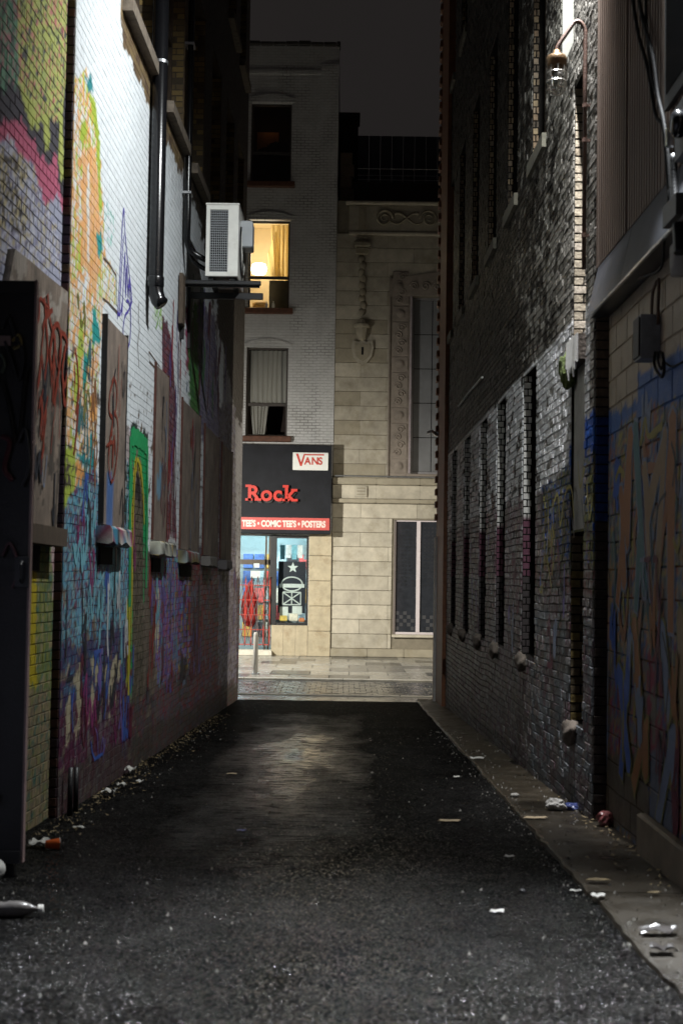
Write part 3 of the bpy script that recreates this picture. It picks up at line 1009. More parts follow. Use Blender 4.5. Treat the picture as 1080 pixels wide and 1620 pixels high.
# alley asphalt, shallow ruts and a low centre
nx, ny = 56, 260
xs = np.linspace(-3.0, 3.0, nx + 1)
ys = np.concatenate([np.linspace(-14, 4, 20)[:-1], np.linspace(4, YEND, ny - 18)])
X, Y = np.meshgrid(xs, ys, indexing='ij')
Z = zgv(Y) + (fbm(X * 1.1, Y * .8, 51) - .5) * .030 + (fbm(X * 5, Y * 5, 52) - .5) * .006
Z += np.where(Y > YEND - .6, (Y - (YEND - .6)) * 0, 0)
idx = lambda i, j: i * len(ys) + j
mb = MB()
mb.v = [tuple(p) for p in np.stack([X, Y, Z], -1).reshape(-1, 3)]
mb.f = [(idx(i, j), idx(i + 1, j), idx(i + 1, j + 1), idx(i, j + 1)) for i in range(len(xs) - 1) for j in range(len(ys) - 1)]
tag(mb.build('alley_road', M['asphalt'], smooth=True), 'wet black asphalt running down the alley', kind='structure')
def alley_z(x, y):
    x, y = np.array([float(x)]), np.array([float(y)])
    return float((zgv(y) + (fbm(x * 1.1, y * .8, 51) - .5) * .030 + (fbm(x * 5, y * 5, 52) - .5) * .006)[0])
# concrete strip along the right wall, broken edge, three pours
strip = link('concrete_pavement', None)
tag(strip, 'narrow damp concrete strip along the foot of the right wall', kind='structure')
rr = random.Random(5)
def edge_x(y):
    return 1.36 + .05 * (float(fbm(np.array([y * 1.3]), np.array([.5]), 53)[0]) - .5) + .04 * (float(fbm(np.array([y * 7]), np.array([1.5]), 54)[0]) - .5)
for (ya, yb) in ((-6, 4.6), (4.61, 7.9), (7.915, 11.35), (11.36, 14.9), (14.91, 19.3), (19.31, YEND + .4)):
    m_ = MB()
    n = max(4, int((yb - ya) / .12))
    cols = []
    for k in range(n + 1):
        y = ya + (yb - ya) * k / n
        ex = edge_x(y)
        zb = zg(y) + .016
        row = [(ex, y, zb - .05), (ex + .012, y, zb + .006)] + [(ex + .03 + (2.2 - ex) * t, y, zb + .012 + .012 * (float(fbm(np.array([t * 3.]), np.array([y * 2.]), 55)[0]) - .5)) for t in (.0, .25, .5, .75, 1.0)]
        cols.append(row)
    W = len(cols[0])
    m_.v = [p for r_ in cols for p in r_]
    m_.f = [(k * W + i, k * W + i + 1, (k + 1) * W + i + 1, (k + 1) * W + i) for k in range(n) for i in range(W - 1)]
    m_.build('concrete_slab', M['concrete'], strip)

# street at the end of the alley
st = link('street_road', None)
tag(st, 'paved street crossing the end of the alley', kind='structure')
b_ = MB(); b_.box(-40, 40, YEND + .003, FY + .5, ZST - .2, ZST - .02)
b_.build('road_bed', M['joint'], st)
def slab_rows(parent, name, x0, x1, y0, y1, lx, ly, gap, mats, ztop, jit, seed, stagger=True, h=.05):
    r_ = random.Random(seed)
    j = 0
    y = y0
    while y < y1 - .02:
        yb = min(y + ly, y1)
        x = x0 - (lx * .5 if (stagger and j % 2) else 0)
        while x < x1:
            m_ = MB()
            dz = r_.uniform(-jit, jit)
            m_.box(x, x + lx - gap, y, yb - gap, ztop - h, ztop + dz, b=.006)
            m_.build(name, r_.choice(mats), parent)
            x += lx
        y = yb
        j += 1
slab_rows(st, 'paving_slab', -3.2, 3.2, YEND + .01, 27.42, .60, .50, .012, [M['walkslab']], ZST, .003, 4)
k_ = MB()
for i in range(6):
    MB().box(-3.3 + i * 1.1, -3.3 + i * 1.1 + 1.09, 27.44, 27.60, ZST - .1, ZST + .022, b=.012).build('kerb_stone', M['kerbstone'], st)
slab_rows(st, 'paver', -2.75, 2.75, 27.62, 31.7, .23, .345, .014, [M['paver_dark'], M['paver_dark'], M['paver_dark'], M['paver_light']], ZST - .012, .004, 6)
for i in range(6):
    MB().box(-3.3 + i * 1.1, -3.3 + i * 1.1 + 1.09, 31.72, 31.90, ZST - .1, ZST + .03, b=.012).build('kerb_stone', M['kerbstone'], st)
fp = link('street_pavement', None)
tag(fp, 'pale wet pavement in front of the shop across the street', kind='structure')
slab_rows(fp, 'paving_slab', -4.0, 4.0, 31.92, FY - .02, .92, 1.30, .012, [M['walkslab'], M['walkslab'], M['walkslab'], M['walkslab'], M['paver_light'], M['paver_dark']], ZST + .02, .004, 8)
o_ = MB()
o_.box(-40, -4.9, 31.92, FY, ZST - .03, ZST + .02); o_.box(4.72, 40, 31.92, FY, ZST - .03, ZST + .02)
o_.build('pavement_bed', M['walkslab'], fp)

# ------------------------------------------------------------------ left: long painted brick building
LWIN = [(12.7, 14.42), (15.5, 16.95), (17.85, 19.15), (20.1, 21.40), (22.3, 23.60), (24.4, 25.6)]
LH = [(a, b, 6.72, 9.1) for a, b in LWIN] + [(a, b, 10.5, 12.6) for a, b in LWIN[3:]]
LB = thing('brick_building', (PL.pt(18, 0)[0], 18, zg(18)), 'long brick building with white paint, murals and boarded windows along the left side', 'building')
def zc_left(y, z):
    return z < 2.2 + .47 * y
rects = brick_layout(10.605, YEND, zg(YEND) - .05, 13.4, LH, L=.2215, H=.0690, J=.0035, seed=1, zcut=lambda y, z: z > zg(y) - .12 and zc_left(y, z))
BOARDS_L = []      # y0 y1 z0 z1
hideL = [(12.0, 13.1, 1.9, 3.7), (15.05, 16.1, 1.9, 3.75), (17.3, 19.3, 1.9, 3.7)]
backing('wall', LB, PL, 10.605, YEND, -1.1, 13.6, LH, paint_left, M['mortar'], depth=.24, step=.10, fade=(.20, .19, .18, .22))
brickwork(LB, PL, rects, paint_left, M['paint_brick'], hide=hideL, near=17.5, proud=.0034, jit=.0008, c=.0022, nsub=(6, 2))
# near end of the building: the narrow return that faces the camera
def end_surf(x, z, out):
    return np.stack([x + 0 * z, 10.60 - out, z], -1)
def flat_paint(cols, seed=2):
    def f(a, z):
        r = np.floor(z / .0725)
        h = (np.sin(r * 78.233 + seed) * 43758.5453) % 1.0
        cc = np.asarray(cols)
        return cc[(h * len(cols)).astype(int) % len(cols)] + 0 * a[..., None]
    return f
rect_e = [(-2.28, -2.106, z, z + .0625) for z in np.arange(math.floor(-.5 / .0725) * .0725, 8.2, .0725)]
V, A, Zz, fs = brick_arrays(rect_e, None, .004, 1, 1, c=.003, surf=end_surf)
o = link('return_brickwork', mesh_from(V - np.array(wloc(LB)), flat_paint([(.05, .03, .045), (.06, .035, .05), (.045, .03, .035), (.08, .035, .03), (.07, .045, .02)])(A, Zz), fs, 'return_brickwork', M['paint_brick'], False), LB)
MB().box(-2.6, -2.105, 10.605, 10.9, -.6, 8.4).build('end_wall', M['dark'], LB)
MB().box(-2.4, -1.945, YEND - .3, YEND + .004, -1.1, 13.6).build('end_wall', mat('street_side_brick', (.20, .19, .19), vs=9, dirt=.4), LB)
b_ = MB()
b_.quad(PL.pt(10.5, 13.6, 0), PL.pt(YEND, 13.6, 0), (-9, YEND, 13.6), (-9, 10.5, 13.6))
b_.quad((-2.0, YEND, -1.1), (-14, YEND, -1.1), (-14, YEND, 13.6), (-2.0, YEND, 13.6))
b_.build('roof', M['dark'], LB)
# far jambs of the upper windows in bare buff brick, dark windows behind, stone sills
def jamb(parent, plane, yb, z0, z1, depth, cols, m, flip, seed=3, mass='jamb_brickwork', vary=None):
    def surf(a, z, out):
        y = yb - out
        return np.stack([plane.x0 + plane.k * (yb - plane.y0) - plane.n.x * a + 0 * z, y - plane.n.y * a, z], -1)
    r_ = random.Random(seed)
    rc = []
    k = 0
    z = z0 + .006
    while z < z1 - .03:
        zb = min(z + .0625, z1)
        sp = depth * (.5 if k % 2 else .95)
        rc.append((.004, sp - .005, z, zb))
        if k % 2:
            rc.append((sp + .005, depth, z, zb))
        z += .0725
        k += 1
    V, A, Zz, fs = brick_arrays(rc, None, .005, 1, 1, c=.003, surf=surf)
    cc = np.array([cols[r_.randrange(len(cols))] for _ in rc])
    C = np.repeat(cc[:, None, :], V.shape[1], 1)
    if vary is not None:
        C = vary(C, Zz)
    o = link(mass, mesh_from(V - np.array(wloc(parent)), C, fs, mass, m, not flip), parent)
    o['kind'] = 'stuff'
def dark_window(parent, plane, a, b, c, d, depth, bars=1):
    m_ = MB()
    def pr(y0, y1, z0, z1, o0, o1, mm):
        mm.hexa([plane.pt(y0, z0, o0), plane.pt(y1, z0, o0), plane.pt(y1, z0, o1), plane.pt(y0, z0, o1), plane.pt(y0, z1, o0), plane.pt(y1, z1, o0), plane.pt(y1, z1, o1), plane.pt(y0, z1, o1)])
    w = MB()
    t = .06
    for (y0, y1, z0, z1) in ((a, a + t, c, d), (b - t, b, c, d), (a + t, b - t, c, c + t), (a + t, b - t, d - t, d), (a + t, b - t, (c + d) / 2 - .03, (c + d) / 2 + .03)):
        pr(y0, y1, z0, z1, -depth + .005, -depth + .06, w)
    f = w.build('window', M['old_wood'], parent)
    p = MB()
    pr(a + .01, b - .01, c + .01, d - .01, -depth - .02, -depth + .02, p)
    p.build('pane', M['dark_glass'], f)
M['dark_glass'] = mat('dark_window_glass', (.006, .0065, .007), rough=.12, var=.3, bump=.02)
for i, (a, b, c, d) in enumerate(LH):
    dark_window(LB, PL, a, b, c, d, .20)
    jamb(LB, PL, b, c, d, .19, [(.24, .17, .065), (.19, .13, .05), (.26, .18, .065), (.14, .10, .05), (.08, .06, .035)], M['paint_brick'], False, seed=i)
    s = MB()
    s.hexa([PL.pt(a - .10, c - .13, -.18), PL.pt(b + .12, c - .13, -.18), PL.pt(b + .12, c - .13, .10), PL.pt(a - .10, c - .13, .10),
            PL.pt(a - .10, c + .012, -.18), PL.pt(b + .12, c + .012, -.18), PL.pt(b + .12, c - .004, .10), PL.pt(a - .10, c - .004, .10)])
    s.build('window_sill', M['stone_sill'], LB)
# plywood over the lower windows; each on a rusty frame, painted sill block below
PLY = (.185, .145, .118)
def ply_paint(seed, extra=None, base=PLY):
    def f(y, z):
        c = np.zeros(y.shape + (3,)) + np.array(base)
        c *= (.35 + 1.3 * fbm(y * 9, z * 3.5, seed, 5))[..., None]
        if extra is not None:
            extra(c, y, z)
        return c
    return f
def blue_smear(y0, y1, z0, z1, col, seed):
    def f(c, y, z):
        m = (y > y0) & (y < y1) & (z > z0) & (z < z1 - .5 * fbm(y * 6, z * 1, seed + 1)) & (fbm(y * 7, z * 1.6, seed) > .47)
        c[m] = col
    return f
boards = [ # y0 y1 z0 ztop, smear
    (11.98, 13.02, 1.93, 3.68, blue_smear(12.0, 12.6, 1.9, 2.6, (.05, .12, .30), 201)),
    (15.05, 16.05, 1.88, 3.74, blue_smear(15.2, 15.9, 2.3, 2.9, (.13, .24, .33), 202)),
    (17.35, 19.30, 1.83, 3.66, None), (19.9, 21.9, 1.80, 3.62, None), (22.4, 24.2, 1.78, 3.60, None)]
for i, (a, b, c, d, ex) in enumerate(boards):
    o = painted_panel('plywood_board', LB, PL, [(a, c), (b, c), (b, d), (a, d)], .0, .044 if i == 0 else .024, ply_paint(300 + i, ex), M['ply'], n=(10, 40))
    for (y0, y1, z0, z1) in ((a - .030, a - .002, c, d + .03), (b + .002, b + .02, c, d + .03)):
        e = MB()
        fo_ = .050 if i == 0 else .028
        e.hexa([PL.pt(y0, z0, 0), PL.pt(y1, z0, 0), PL.pt(y1, z0, fo_), PL.pt(y0, z0, fo_), PL.pt(y0, z1, 0), PL.pt(y1, z1, 0), PL.pt(y1, z1, fo_), PL.pt(y0, z1, fo_)])
        e.build('board_frame', M['rust_edge'] if i else M['dark'], LB)
    # sill block with chipped corners
    w = (a - .10, b + .06) if i < 2 else (a - .08, a + (b - a) * (.66 if i == 2 else .5))
    s = MB()
    nseg = 9
    r_ = random.Random(40 + i)
    rows = []
    for k in range(nseg + 1):
        y = w[0] + (w[1] - w[0]) * k / nseg
        h = .16 + r_.uniform(-.02, .015)
        o_ = .135 + r_.uniform(-.02, .01)
        rows.append([PL.pt(y, c - .02, .0), PL.pt(y, c - .015, o_ - .02), PL.pt(y, c - .04, o_), PL.pt(y, c - h, o_ + .005), PL.pt(y, c - h - .015, o_ - .03), PL.pt(y, c - h, .0)])
    n = len(s.v)
    s.v = [p for r0 in rows for p in r0]
    W = 6
    s.f = [(k * W + q, k * W + (q + 1) % W, (k + 1) * W + (q + 1) % W, (k + 1) * W + q) for k in range(nseg) for q in range(W)]
    s.f += [tuple(range(W)), tuple(nseg * W + q for q in range(W))[::-1]]
    off = wloc(LB)
    me = bpy.data.meshes.new('painted_sill')
    me.from_pydata([tuple(Vector(p) - off) for p in s.v], [], s.f)
    at = me.color_attributes.new('paint', 'FLOAT_COLOR', 'POINT')
    pals = [[(.50, .48, .46), (.28, .05, .10), (.05, .2, .3), (.03, .03, .035), (.55, .5, .45)], [(.45, .44, .36), (.03, .03, .03), (.40, .27, .06), (.42, .42, .38)], [(.22, .05, .05), (.16, .14, .05), (.25, .30, .30), (.05, .05, .05)], [(.14, .13, .12)], [(.12, .11, .11)]][i]
    for q in at.data: q.color = (*r_.choice(pals), 1)
    me.materials.append(M['block'])
    link('painted_sill', me, LB)
# dark strips below the sills, standing for their shadow
for i, (a, b, c, d, ex) in enumerate(boards[:3]):
    s = MB()
    y0, y1, z0, z1 = a + .05, a + (b - a) * .62, c - .34, c - .19
    s.hexa([PL.pt(y0, z0, .0), PL.pt(y1, z0, .0), PL.pt(y1, z0, .02), PL.pt(y0, z0, .02), PL.pt(y0, z1, .0), PL.pt(y1, z1, .0), PL.pt(y1, z1, .02), PL.pt(y0, z1, .02)])
    s.build('shade_strip', M['dark'], LB)
# sprayed tags on the white paint and on the boards
tb = MB()
for px in ([(185, 505), (188, 450), (191, 390), (195, 330), (197, 368), (201, 410), (206, 452), (208, 480)],
           [(188, 498), (190, 455), (193, 400), (195, 372)], [(192, 500), (195, 440), (197, 400), (198, 470), (200, 420), (202, 470), (204, 440), (206, 500)],
           [(186, 490), (187, 497), (190, 495), (194, 470)],
           [(201, 452), (206, 455), (207, 478), (202, 492), (197, 500), (194, 522), (196, 546), (201, 551), (205, 535), (206, 500), (203, 478), (199, 476)],
           [(200, 552), (199, 566), (198, 582)]):
    stroke(tb, PL, px, .030, .0066)
tb.build('sprayed_tag', spray('blue_spray', (.085, .065, .36)), LB)
tr = MB()
for px in ([(171, 600), (165, 622), (164, 650), (170, 660), (175, 645), (176, 615), (172, 598), (168, 605)],
           [(172, 655), (166, 690), (163, 730), (168, 762), (174, 740), (178, 700), (177, 665), (171, 650)], [(170, 700), (169, 740), (172, 690), (174, 720)], [(160, 705), (166, 700), (172, 700)], [(172, 620), (170, 650), (168, 690)]):
    stroke(tr, PL, px, .034, .0505)
tr.build('sprayed_tag', spray('rust_spray', (.20, .030, .015)), LB)
tg = MB()
for px in ([(250, 392), (248, 430), (251, 470), (246, 500)], [(255, 410), (251, 440), (256, 470), (250, 505), (246, 520)], [(247, 400), (245, 440), (247, 480)]):
    stroke(tg, PL, px, .028, .0066)
tg.build('sprayed_tag', spray('lime_spray', (.20, .42, .06)), LB)
spray('arch_green', (.014, .30, .10)); spray('arch_yellow', (.46, .40, .03))
for px, w_, m__ in (([(206, 690), (205, 780), (205, 860), (204, 960)], .13, 'arch_green'), ([(204, 955), (203, 1030), (202, 1100)], .09, 'arch_yellow'), ([(232, 706), (232, 780), (231, 860), (230, 930)], .12, 'arch_green'),
                    ([(206, 690), (215, 692), (225, 700), (232, 708)], .16, 'arch_green'), ([(209, 860), (211, 780), (214, 738), (217, 727), (221, 742), (225, 775), (227, 830)], .045, 'arch_yellow'), ([(208, 870), (207, 960), (206, 1020)], .035, 'arch_yellow')):
    b = MB(); stroke(b, PL, px, w_, .0098); b.build('painted_arch', M[m__], LB)
# brown outline round the bricked patch and the cracked edge under the downpipe
M['bare_edge'] = mat('bare_edge', (.075, .045, .030), rough=.9)
for px in ([(163, 408), (172, 418), (183, 436), (184, 484)], [(162, 472), (172, 480), (185, 494)], [(219, 478), (218, 500), (220, 520), (217, 545), (219, 580)], [(235, 556), (252, 580)], [(235, 556), (236, 572), (250, 588)]):
    tc = MB(); stroke(tc, PL, px, .022, .0062, curve=False); tc.build('crack', M['bare_edge'], LB)
# black rainwater pipe, elbow at its foot, bands
dp = MB()
yb = 14.32
dp.tube([PL.pt(yb, 11.5, .10), PL.pt(yb, 4.45, .10), PL.pt(yb, 4.36, .11), PL.pt(yb - .01, 4.29, .135), PL.pt(yb - .02, 4.25, .17)], .078, 14)
dp.lathe([(.080, 0), (.088, .02), (.088, .10), (.080, .12)], PL.pt(yb, 4.42, .10), n=14)
pipe = dp.build('downpipe', M['blackpipe'], LB, smooth=True)
for z in (6.73, 9.2):
    MB().lathe([(.083, 0), (.083, .028)], PL.pt(yb, z, .10), n=16).build('pipe_band', M['zinc'], pipe)
# ------------------------------------------------------------------ left: pink and lime wall nearest the camera
NB = thing('brick_building', (PLN.pt(8, 0)[0], 8, zg(8)), 'brick building with pink and lime lettering at the near left', 'building')
rects = brick_layout(6.6, 10.585, -.55, 7.0, [], L=.218, H=.0660, J=.0065, seed=2, zcut=lambda y, z: z > zg(y) - .1)
backing('wall', NB, PLN, 0.0, 10.59, -.8, 7.2, [], paint_near_left, M['mortar'], step=.08, fade=(.07, .055, .06, .55))
brickwork(NB, PLN, rects, paint_near_left, M['paint_brick'], hide=[(8.2, 11, 1.85, 3.6)], near=99, proud=.005, jit=.0011, c=.0028, nsub=(6, 2))
b1 = [PLN.uv(-40, 838), PLN.uv(104, 838), PLN.uv(129, 467), PLN.uv(15, 387)]
def b1_extra(c, y, z):
    m = (fbm(y * 5, z * 4, 311) > .58) & (z > 3.2)
    c[m] = (.27, .235, .20)
    m = (z < 2.55 - .4 * fbm(y * 5, z, 313)) & (fbm(y * 12, z * 3.8, 312) > .47) & (y < 9.75)
    c[m] = (.06, .11, .26)
    m = (fbm(y * 14, z * 5, 314) > .56) & (z < 3.1)
    c[m] = c[m] * .35
q1 = [(8.3, 1.86), (10.42, 1.84), (10.62, 3.62), (9.12, 3.60)]
painted_panel('plywood_board', NB, PLN, q1, .0, .055, ply_paint(310, b1_extra, (.165, .128, .10)), M['ply'], n=(44, 100))
e = MB()
e.hexa([PLN.pt(8.2, 1.72, 0), PLN.pt(10.45, 1.70, 0), PLN.pt(10.45, 1.70, .13), PLN.pt(8.2, 1.72, .13), PLN.pt(8.2, 1.85, 0), PLN.pt(10.45, 1.83, 0), PLN.pt(10.45, 1.83, .13), PLN.pt(8.2, 1.85, .13)])
e.build('board_rail', M['old_wood'], NB)
e = MB()
e.hexa([PLN.pt(9.2, 1.52, 0), PLN.pt(10.1, 1.52, 0), PLN.pt(10.1, 1.52, .02), PLN.pt(9.2, 1.52, .02), PLN.pt(9.2, 1.70, 0), PLN.pt(10.1, 1.70, 0), PLN.pt(10.1, 1.70, .02), PLN.pt(9.2, 1.70, .02)])
e.build('shade_strip', M['dark'], NB)  # dark strip standing for the shadow under the rail
tr = MB()
class Off:      # strokes lie on the board
    pass
for px in ([(57, 470), (60, 510), (62, 560), (57, 600)], [(62, 465), (66, 505), (74, 540), (70, 580), (66, 560), (72, 520), (80, 515), (84, 545), (80, 590), (72, 640)],
           [(84, 525), (92, 535), (96, 570), (90, 610), (86, 585), (92, 545)], [(96, 530), (102, 560), (106, 600), (100, 640)], [(104, 545), (110, 575), (112, 620), (108, 655)], [(86, 590), (90, 640), (96, 600), (99, 560)], [(54, 520), (60, 500), (70, 490)], [(112, 640), (108, 690), (104, 720)]):
    stroke(tr, PLN, px, .046, .0625)
tr.build('sprayed_tag', M['rust_spray'], NB)
b_ = MB(); b_.quad((-2.0, 0, 7.2), (-2.0, 10.6, 7.2), (-9, 10.6, 7.2), (-9, 0, 7.2)); b_.build('roof', M['dark'], NB)

# ------------------------------------------------------------------ right: long dark brick building
RB = thing('brick_building', (PR.pt(18, 0)[0], 18, zg(18)), 'long dark brick building with narrow recessed windows along the right side', 'building')
RU = [(11.75, 12.45, 6.05, 8.5)] + [(y - .95, y, 5.75, 8.4) for y in (14.3, 16.4, 18.45, 20.65, 22.85, 25.0)]
RT = [(y - .95, y, 10.2, 12.6) for y in (20.65, 22.85, 25.0)]
RL = [(y - w_, y, .75, 3.64) for y, w_ in ((14.8, 1.0), (17.2, .92), (19.25, .92), (21.55, .95), (23.8, .95))]
RW = [(11.12, 11.72, 3.45, 5.62)]
RI = [(11.12, 11.78, 1.92, 3.36)]
RD = [(11.12, 11.75, .36, 1.90)]
RHOLES = RU + RT + RL + RW + RI + RD
rects = brick_layout(10.705, YEND, zg(YEND) - .05, 13.4, RHOLES, L=.217, H=.0650, J=.0075, seed=3, zcut=lambda y, z: z > zg(y) - .12 and z < 2.2 + .47 * y)
backing('wall', RB, PR, 10.705, YEND, -1.1, 13.6, RHOLES, paint_right, M['mortar'], depth=.22, step=.16, flip=True, fade=(.05, .045, .04, .5), reveal=(.010, .009, .008))  # reveals coloured near black, shade painted into the recesses
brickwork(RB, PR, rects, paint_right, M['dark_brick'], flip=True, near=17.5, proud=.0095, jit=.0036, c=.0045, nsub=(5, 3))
for (a, b, c, d) in RU[1:] + RT:
    dark_window(RB, PR, a, b, c, d, .18)
    jamb(RB, PR, b, c, d, .062, [(.24, .18, .11), (.20, .14, .09), (.15, .11, .07), (.07, .055, .04), (.22, .17, .12)], M['dark_brick'], True, seed=int(b * 10))
    s = MB()
    s.hexa([PR.pt(a - .06, c - .14, -.15), PR.pt(b + .08, c - .14, -.15), PR.pt(b + .08, c - .14, .05), PR.pt(a - .06, c - .14, .05),
            PR.pt(a - .06, c + .008, -.15), PR.pt(b + .08, c + .008, -.15), PR.pt(b + .08, c - .006, .05), PR.pt(a - .06, c - .006, .05)])
    s.build('window_sill', mat('pale_sill', (.13, .12, .09), rough=.8, var=.4, vs=9, dirt=.5) if 'pale_sill' not in bpy.data.materials else bpy.data.materials['pale_sill'], RB)
def infill(y0, y1, z0, z1, o0, o1, name, m, parent=RB, plane=PR):
    s = MB()
    s.hexa([plane.pt(y0, z0, o0), plane.pt(y1, z0, o0), plane.pt(y1, z0, o1), plane.pt(y0, z0, o1), plane.pt(y0, z1, o0), plane.pt(y1, z1, o0), plane.pt(y1, z1, o1), plane.pt(y0, z1, o1)])
    return s.build(name, m, parent)
# tall smooth cream jamb beside the lamp
a, b, c, d = RU[0]
M['cream'] = mat('cream_render', (.36, .35, .31), rough=.7, var=.12, vs=8, dirt=.2)
infill(b - .012, b + .1, c - .05, d, -.20, -.004, 'rendered_jamb', M['cream'])
infill(a, b, c, d, -.30, -.20, 'blocked_opening', M['dark'])
# narrow window above the broken sill
a, b, c, d = RW[0]
jamb(RB, PR, b, c, d, .17, [(.30, .255, .19), (.34, .29, .22), (.25, .205, .15), (.36, .31, .25)], M['dark_brick'], True, seed=5)
infill(a, b, c, d, -.30, -.19, 'blocked_opening', M['dark'])
# rendered infill below it
infill(RI[0][0], RI[0][1], RI[0][2], RI[0][3], -.10, -.022, 'rendered_infill', M['rinf'] if 'rinf' in M else M.setdefault('rinf', mat('grey_render', (.27, .26, .24), rough=.7, var=.2, vs=6, dirt=.4)))
a, b, c, d = RD[0]
jamb(RB, PR, b, c, d, .17, [(.14, .11, .07), (.20, .15, .06), (.10, .08, .05)], M['dark_brick'], True, seed=9)
infill(a, b, c, d, -.32, -.20, 'blocked_opening', M['dark'])
for i, (a, b, c, d) in enumerate(RL):
    def vary(C, Zz, i=i):
        C = C.copy()
        pk = (Zz < 2.15) & (Zz > 1.55)
        C[pk] = (.13, .05, .075)
        dk = Zz <= 1.55
        C[dk] = (.055, .045, .045)
        return C
    jamb(RB, PR, b, c, d, .085, [(.60, .58, .54), (.55, .53, .50), (.62, .60, .56)], M['paint_brick'], True, seed=20 + i, vary=vary)
    infill(a, b, c, d, -.32, -.19, 'blocked_opening', M['dark'])
# crumbling sill stubs, lumps of old mortar
def lump(c, rad, seed, flat=(1, 1, 1), n=3, amp=.35):
    import bmesh
    bm = bmesh.new()
    bmesh.ops.create_icosphere(bm, subdivisions=n, radius=1)
    r_ = np.random.default_rng(seed)
    for v in bm.verts:
        p = np.array(v.co)
        k = 1 + amp * (float(fbm(np.array([p[0] * 1.6 + seed]), np.array([p[1] * 1.6 + p[2] * 1.3]), seed % 50)[0]) - .5) * 2 + amp * .3 * r_.uniform(-.5, .5)
        v.co = (c[0] + p[0] * k * rad * flat[0], c[1] + p[1] * k * rad * flat[1], c[2] + p[2] * k * rad * flat[2])
    o = MB()
    bm.verts.ensure_lookup_table()
    o.v = [tuple(v.co) for v in bm.verts]
    o.f = [tuple(v.index for v in f.verts) for f in bm.faces]
    bm.free()
    return o
for i, (a, b, c, d) in enumerate(RD + RL):
    lump(PR.pt(b - .22, c - .07, .03), .115 if i else .10, 60 + i, (.55, 1.7, .85) if i else (.6, 1.6, .95), amp=.5).build('crumbled_sill', M['foam'], RB, smooth=True)
# broken mossy sill with flaked whitewash under the narrow window
a, b, c, d = RW[0]
infill(a - .04, b + .05, c - .20, c, -.15, .06, 'broken_sill', M['foam'])
lump(PR.pt(b + .02, c - .20, .05), .10, 71, (.7, 1.3, 1.6), amp=.6).build('moss', M['moss'], RB)
s = MB()
for k in range(7):
    y = a + .0 + .075 * k
    s.hexa([PR.pt(y, c - .22 - .05 * (k % 3), .062), PR.pt(y + .08, c - .20 - .04 * (k % 2), .062), PR.pt(y + .08, c - .20 - .04 * (k % 2), .075), PR.pt(y, c - .22 - .05 * (k % 3), .075),
            PR.pt(y, c + .01, .062), PR.pt(y + .08, c + .01, .062), PR.pt(y + .08, c + .01, .07), PR.pt(y, c + .01, .07)])
s.build('flaked_whitewash', M['whitewash'], RB)
# near end, the return that faces the camera
def end_surf_r(x, z, out):
    return np.stack([x + 0 * z, 10.70 - out, z], -1)
rect_e = [(1.876, 2.06, z, z + .0625) for z in np.arange(math.floor(-.5 / .0725) * .0725, 8.2, .0725)]
V, A, Zz, fs = brick_arrays(rect_e, None, .004, 1, 1, c=.003, surf=end_surf_r)
def endp(a, z):
    c = np.zeros(z.shape + (3,)) + np.array((.10, .075, .055))
    c[(z < 2.75) & (z > 1.95)] = (.020, .045, .15)
    c[z <= 1.95] = (.05, .04, .035)
    return c
link('return_brickwork', mesh_from(V - np.array(wloc(RB)), endp(A, Zz), fs, 'return_brickwork', M['dark_brick'], False), RB)
MB().box(1.876, 2.3, 10.705, 10.9, -.6, 8.4).build('end_wall', M['dark'], RB)
# rust brown corner pier at the street end, toothed bricks on its street edge
MB().box(1.70, 2.2, YEND - 1.7, YEND + .22, ZST - .1, 13.6, b=.01).build('corner_pier', M['corner'], RB)
for i in range(44):
    z = 2.6 + i * .235
    MB().box(1.655, 1.70, YEND - .06, YEND + .18, z, z + .12, b=.006).build('corner_tooth', M['corner'], RB)
MB().box(1.66, 1.70, YEND - .10, YEND + .2, ZST, 2.3, b=.008).build('corner_guard', M['whitewash'], RB)
MB().box(1.63, 1.70, YEND - .05, YEND + .1, 4.18, 4.26, b=.01).tube([(1.66, YEND - .05, 4.2), (1.56, YEND - .25, 4.24), (1.5, YEND - .1, 4.22)], .03, 8).build('corner_bracket', M['zinc'], RB)
b_ = MB()
b_.quad(PR.pt(10.6, 13.6, 0), PR.pt(YEND, 13.6, 0), (9, YEND, 13.6), (9, 10.6, 13.6))
b_.quad((2.0, YEND + .1, -1.1), (14, YEND + .1, -1.1), (14, YEND + .1, 13.6), (2.0, YEND + .1, 13.6))
b_.build('roof', M['dark'], RB)
# slanting cable and small bracket on the dark brick
t_ = MB()
t_.tube([PR.pt(*PR.uv(728, 643), .03), PR.pt(*PR.uv(748, 618), .04), PR.pt(*PR.uv(766, 597), .03)], .016, 6)
t_.build('cable', M['whitewash'], RB)

# ------------------------------------------------------------------ right: block wall, flashing and corrugated siding nearest the camera
BB = thing('block_building', (2.0, 8, zg(8)), 'concrete block building with corrugated upper cladding at the near right', 'building')
rects = []
for k in range(-3, 19):
    za = k * .2
    o_ = .2 if k % 2 else 0
    for i in range(13, 28):
        a_, b2_ = i * .4 + o_ + .005, i * .4 + o_ + .395
        a_, b2_ = max(a_, 6.2), min(b2_, 10.685)
        if b2_ - a_ > .05 and za > -.6:
            rects.append((a_, b2_, za + .005, min(za + .195, 3.50)))
rects = [r_ for r_ in rects if r_[3] - r_[2] > .03]
backing('wall', BB, PRN, 0.0, 10.69, -.8, 3.9, [], paint_block, M['mortar'], step=.1, flip=True, fade=(.06, .05, .04, .35))
brickwork(BB, PRN, rects, paint_block, M['block'], part='concrete_block', mass='blockwork', flip=True, near=99, proud=.006, jit=.0015, c=.004, nsub=(8, 6))
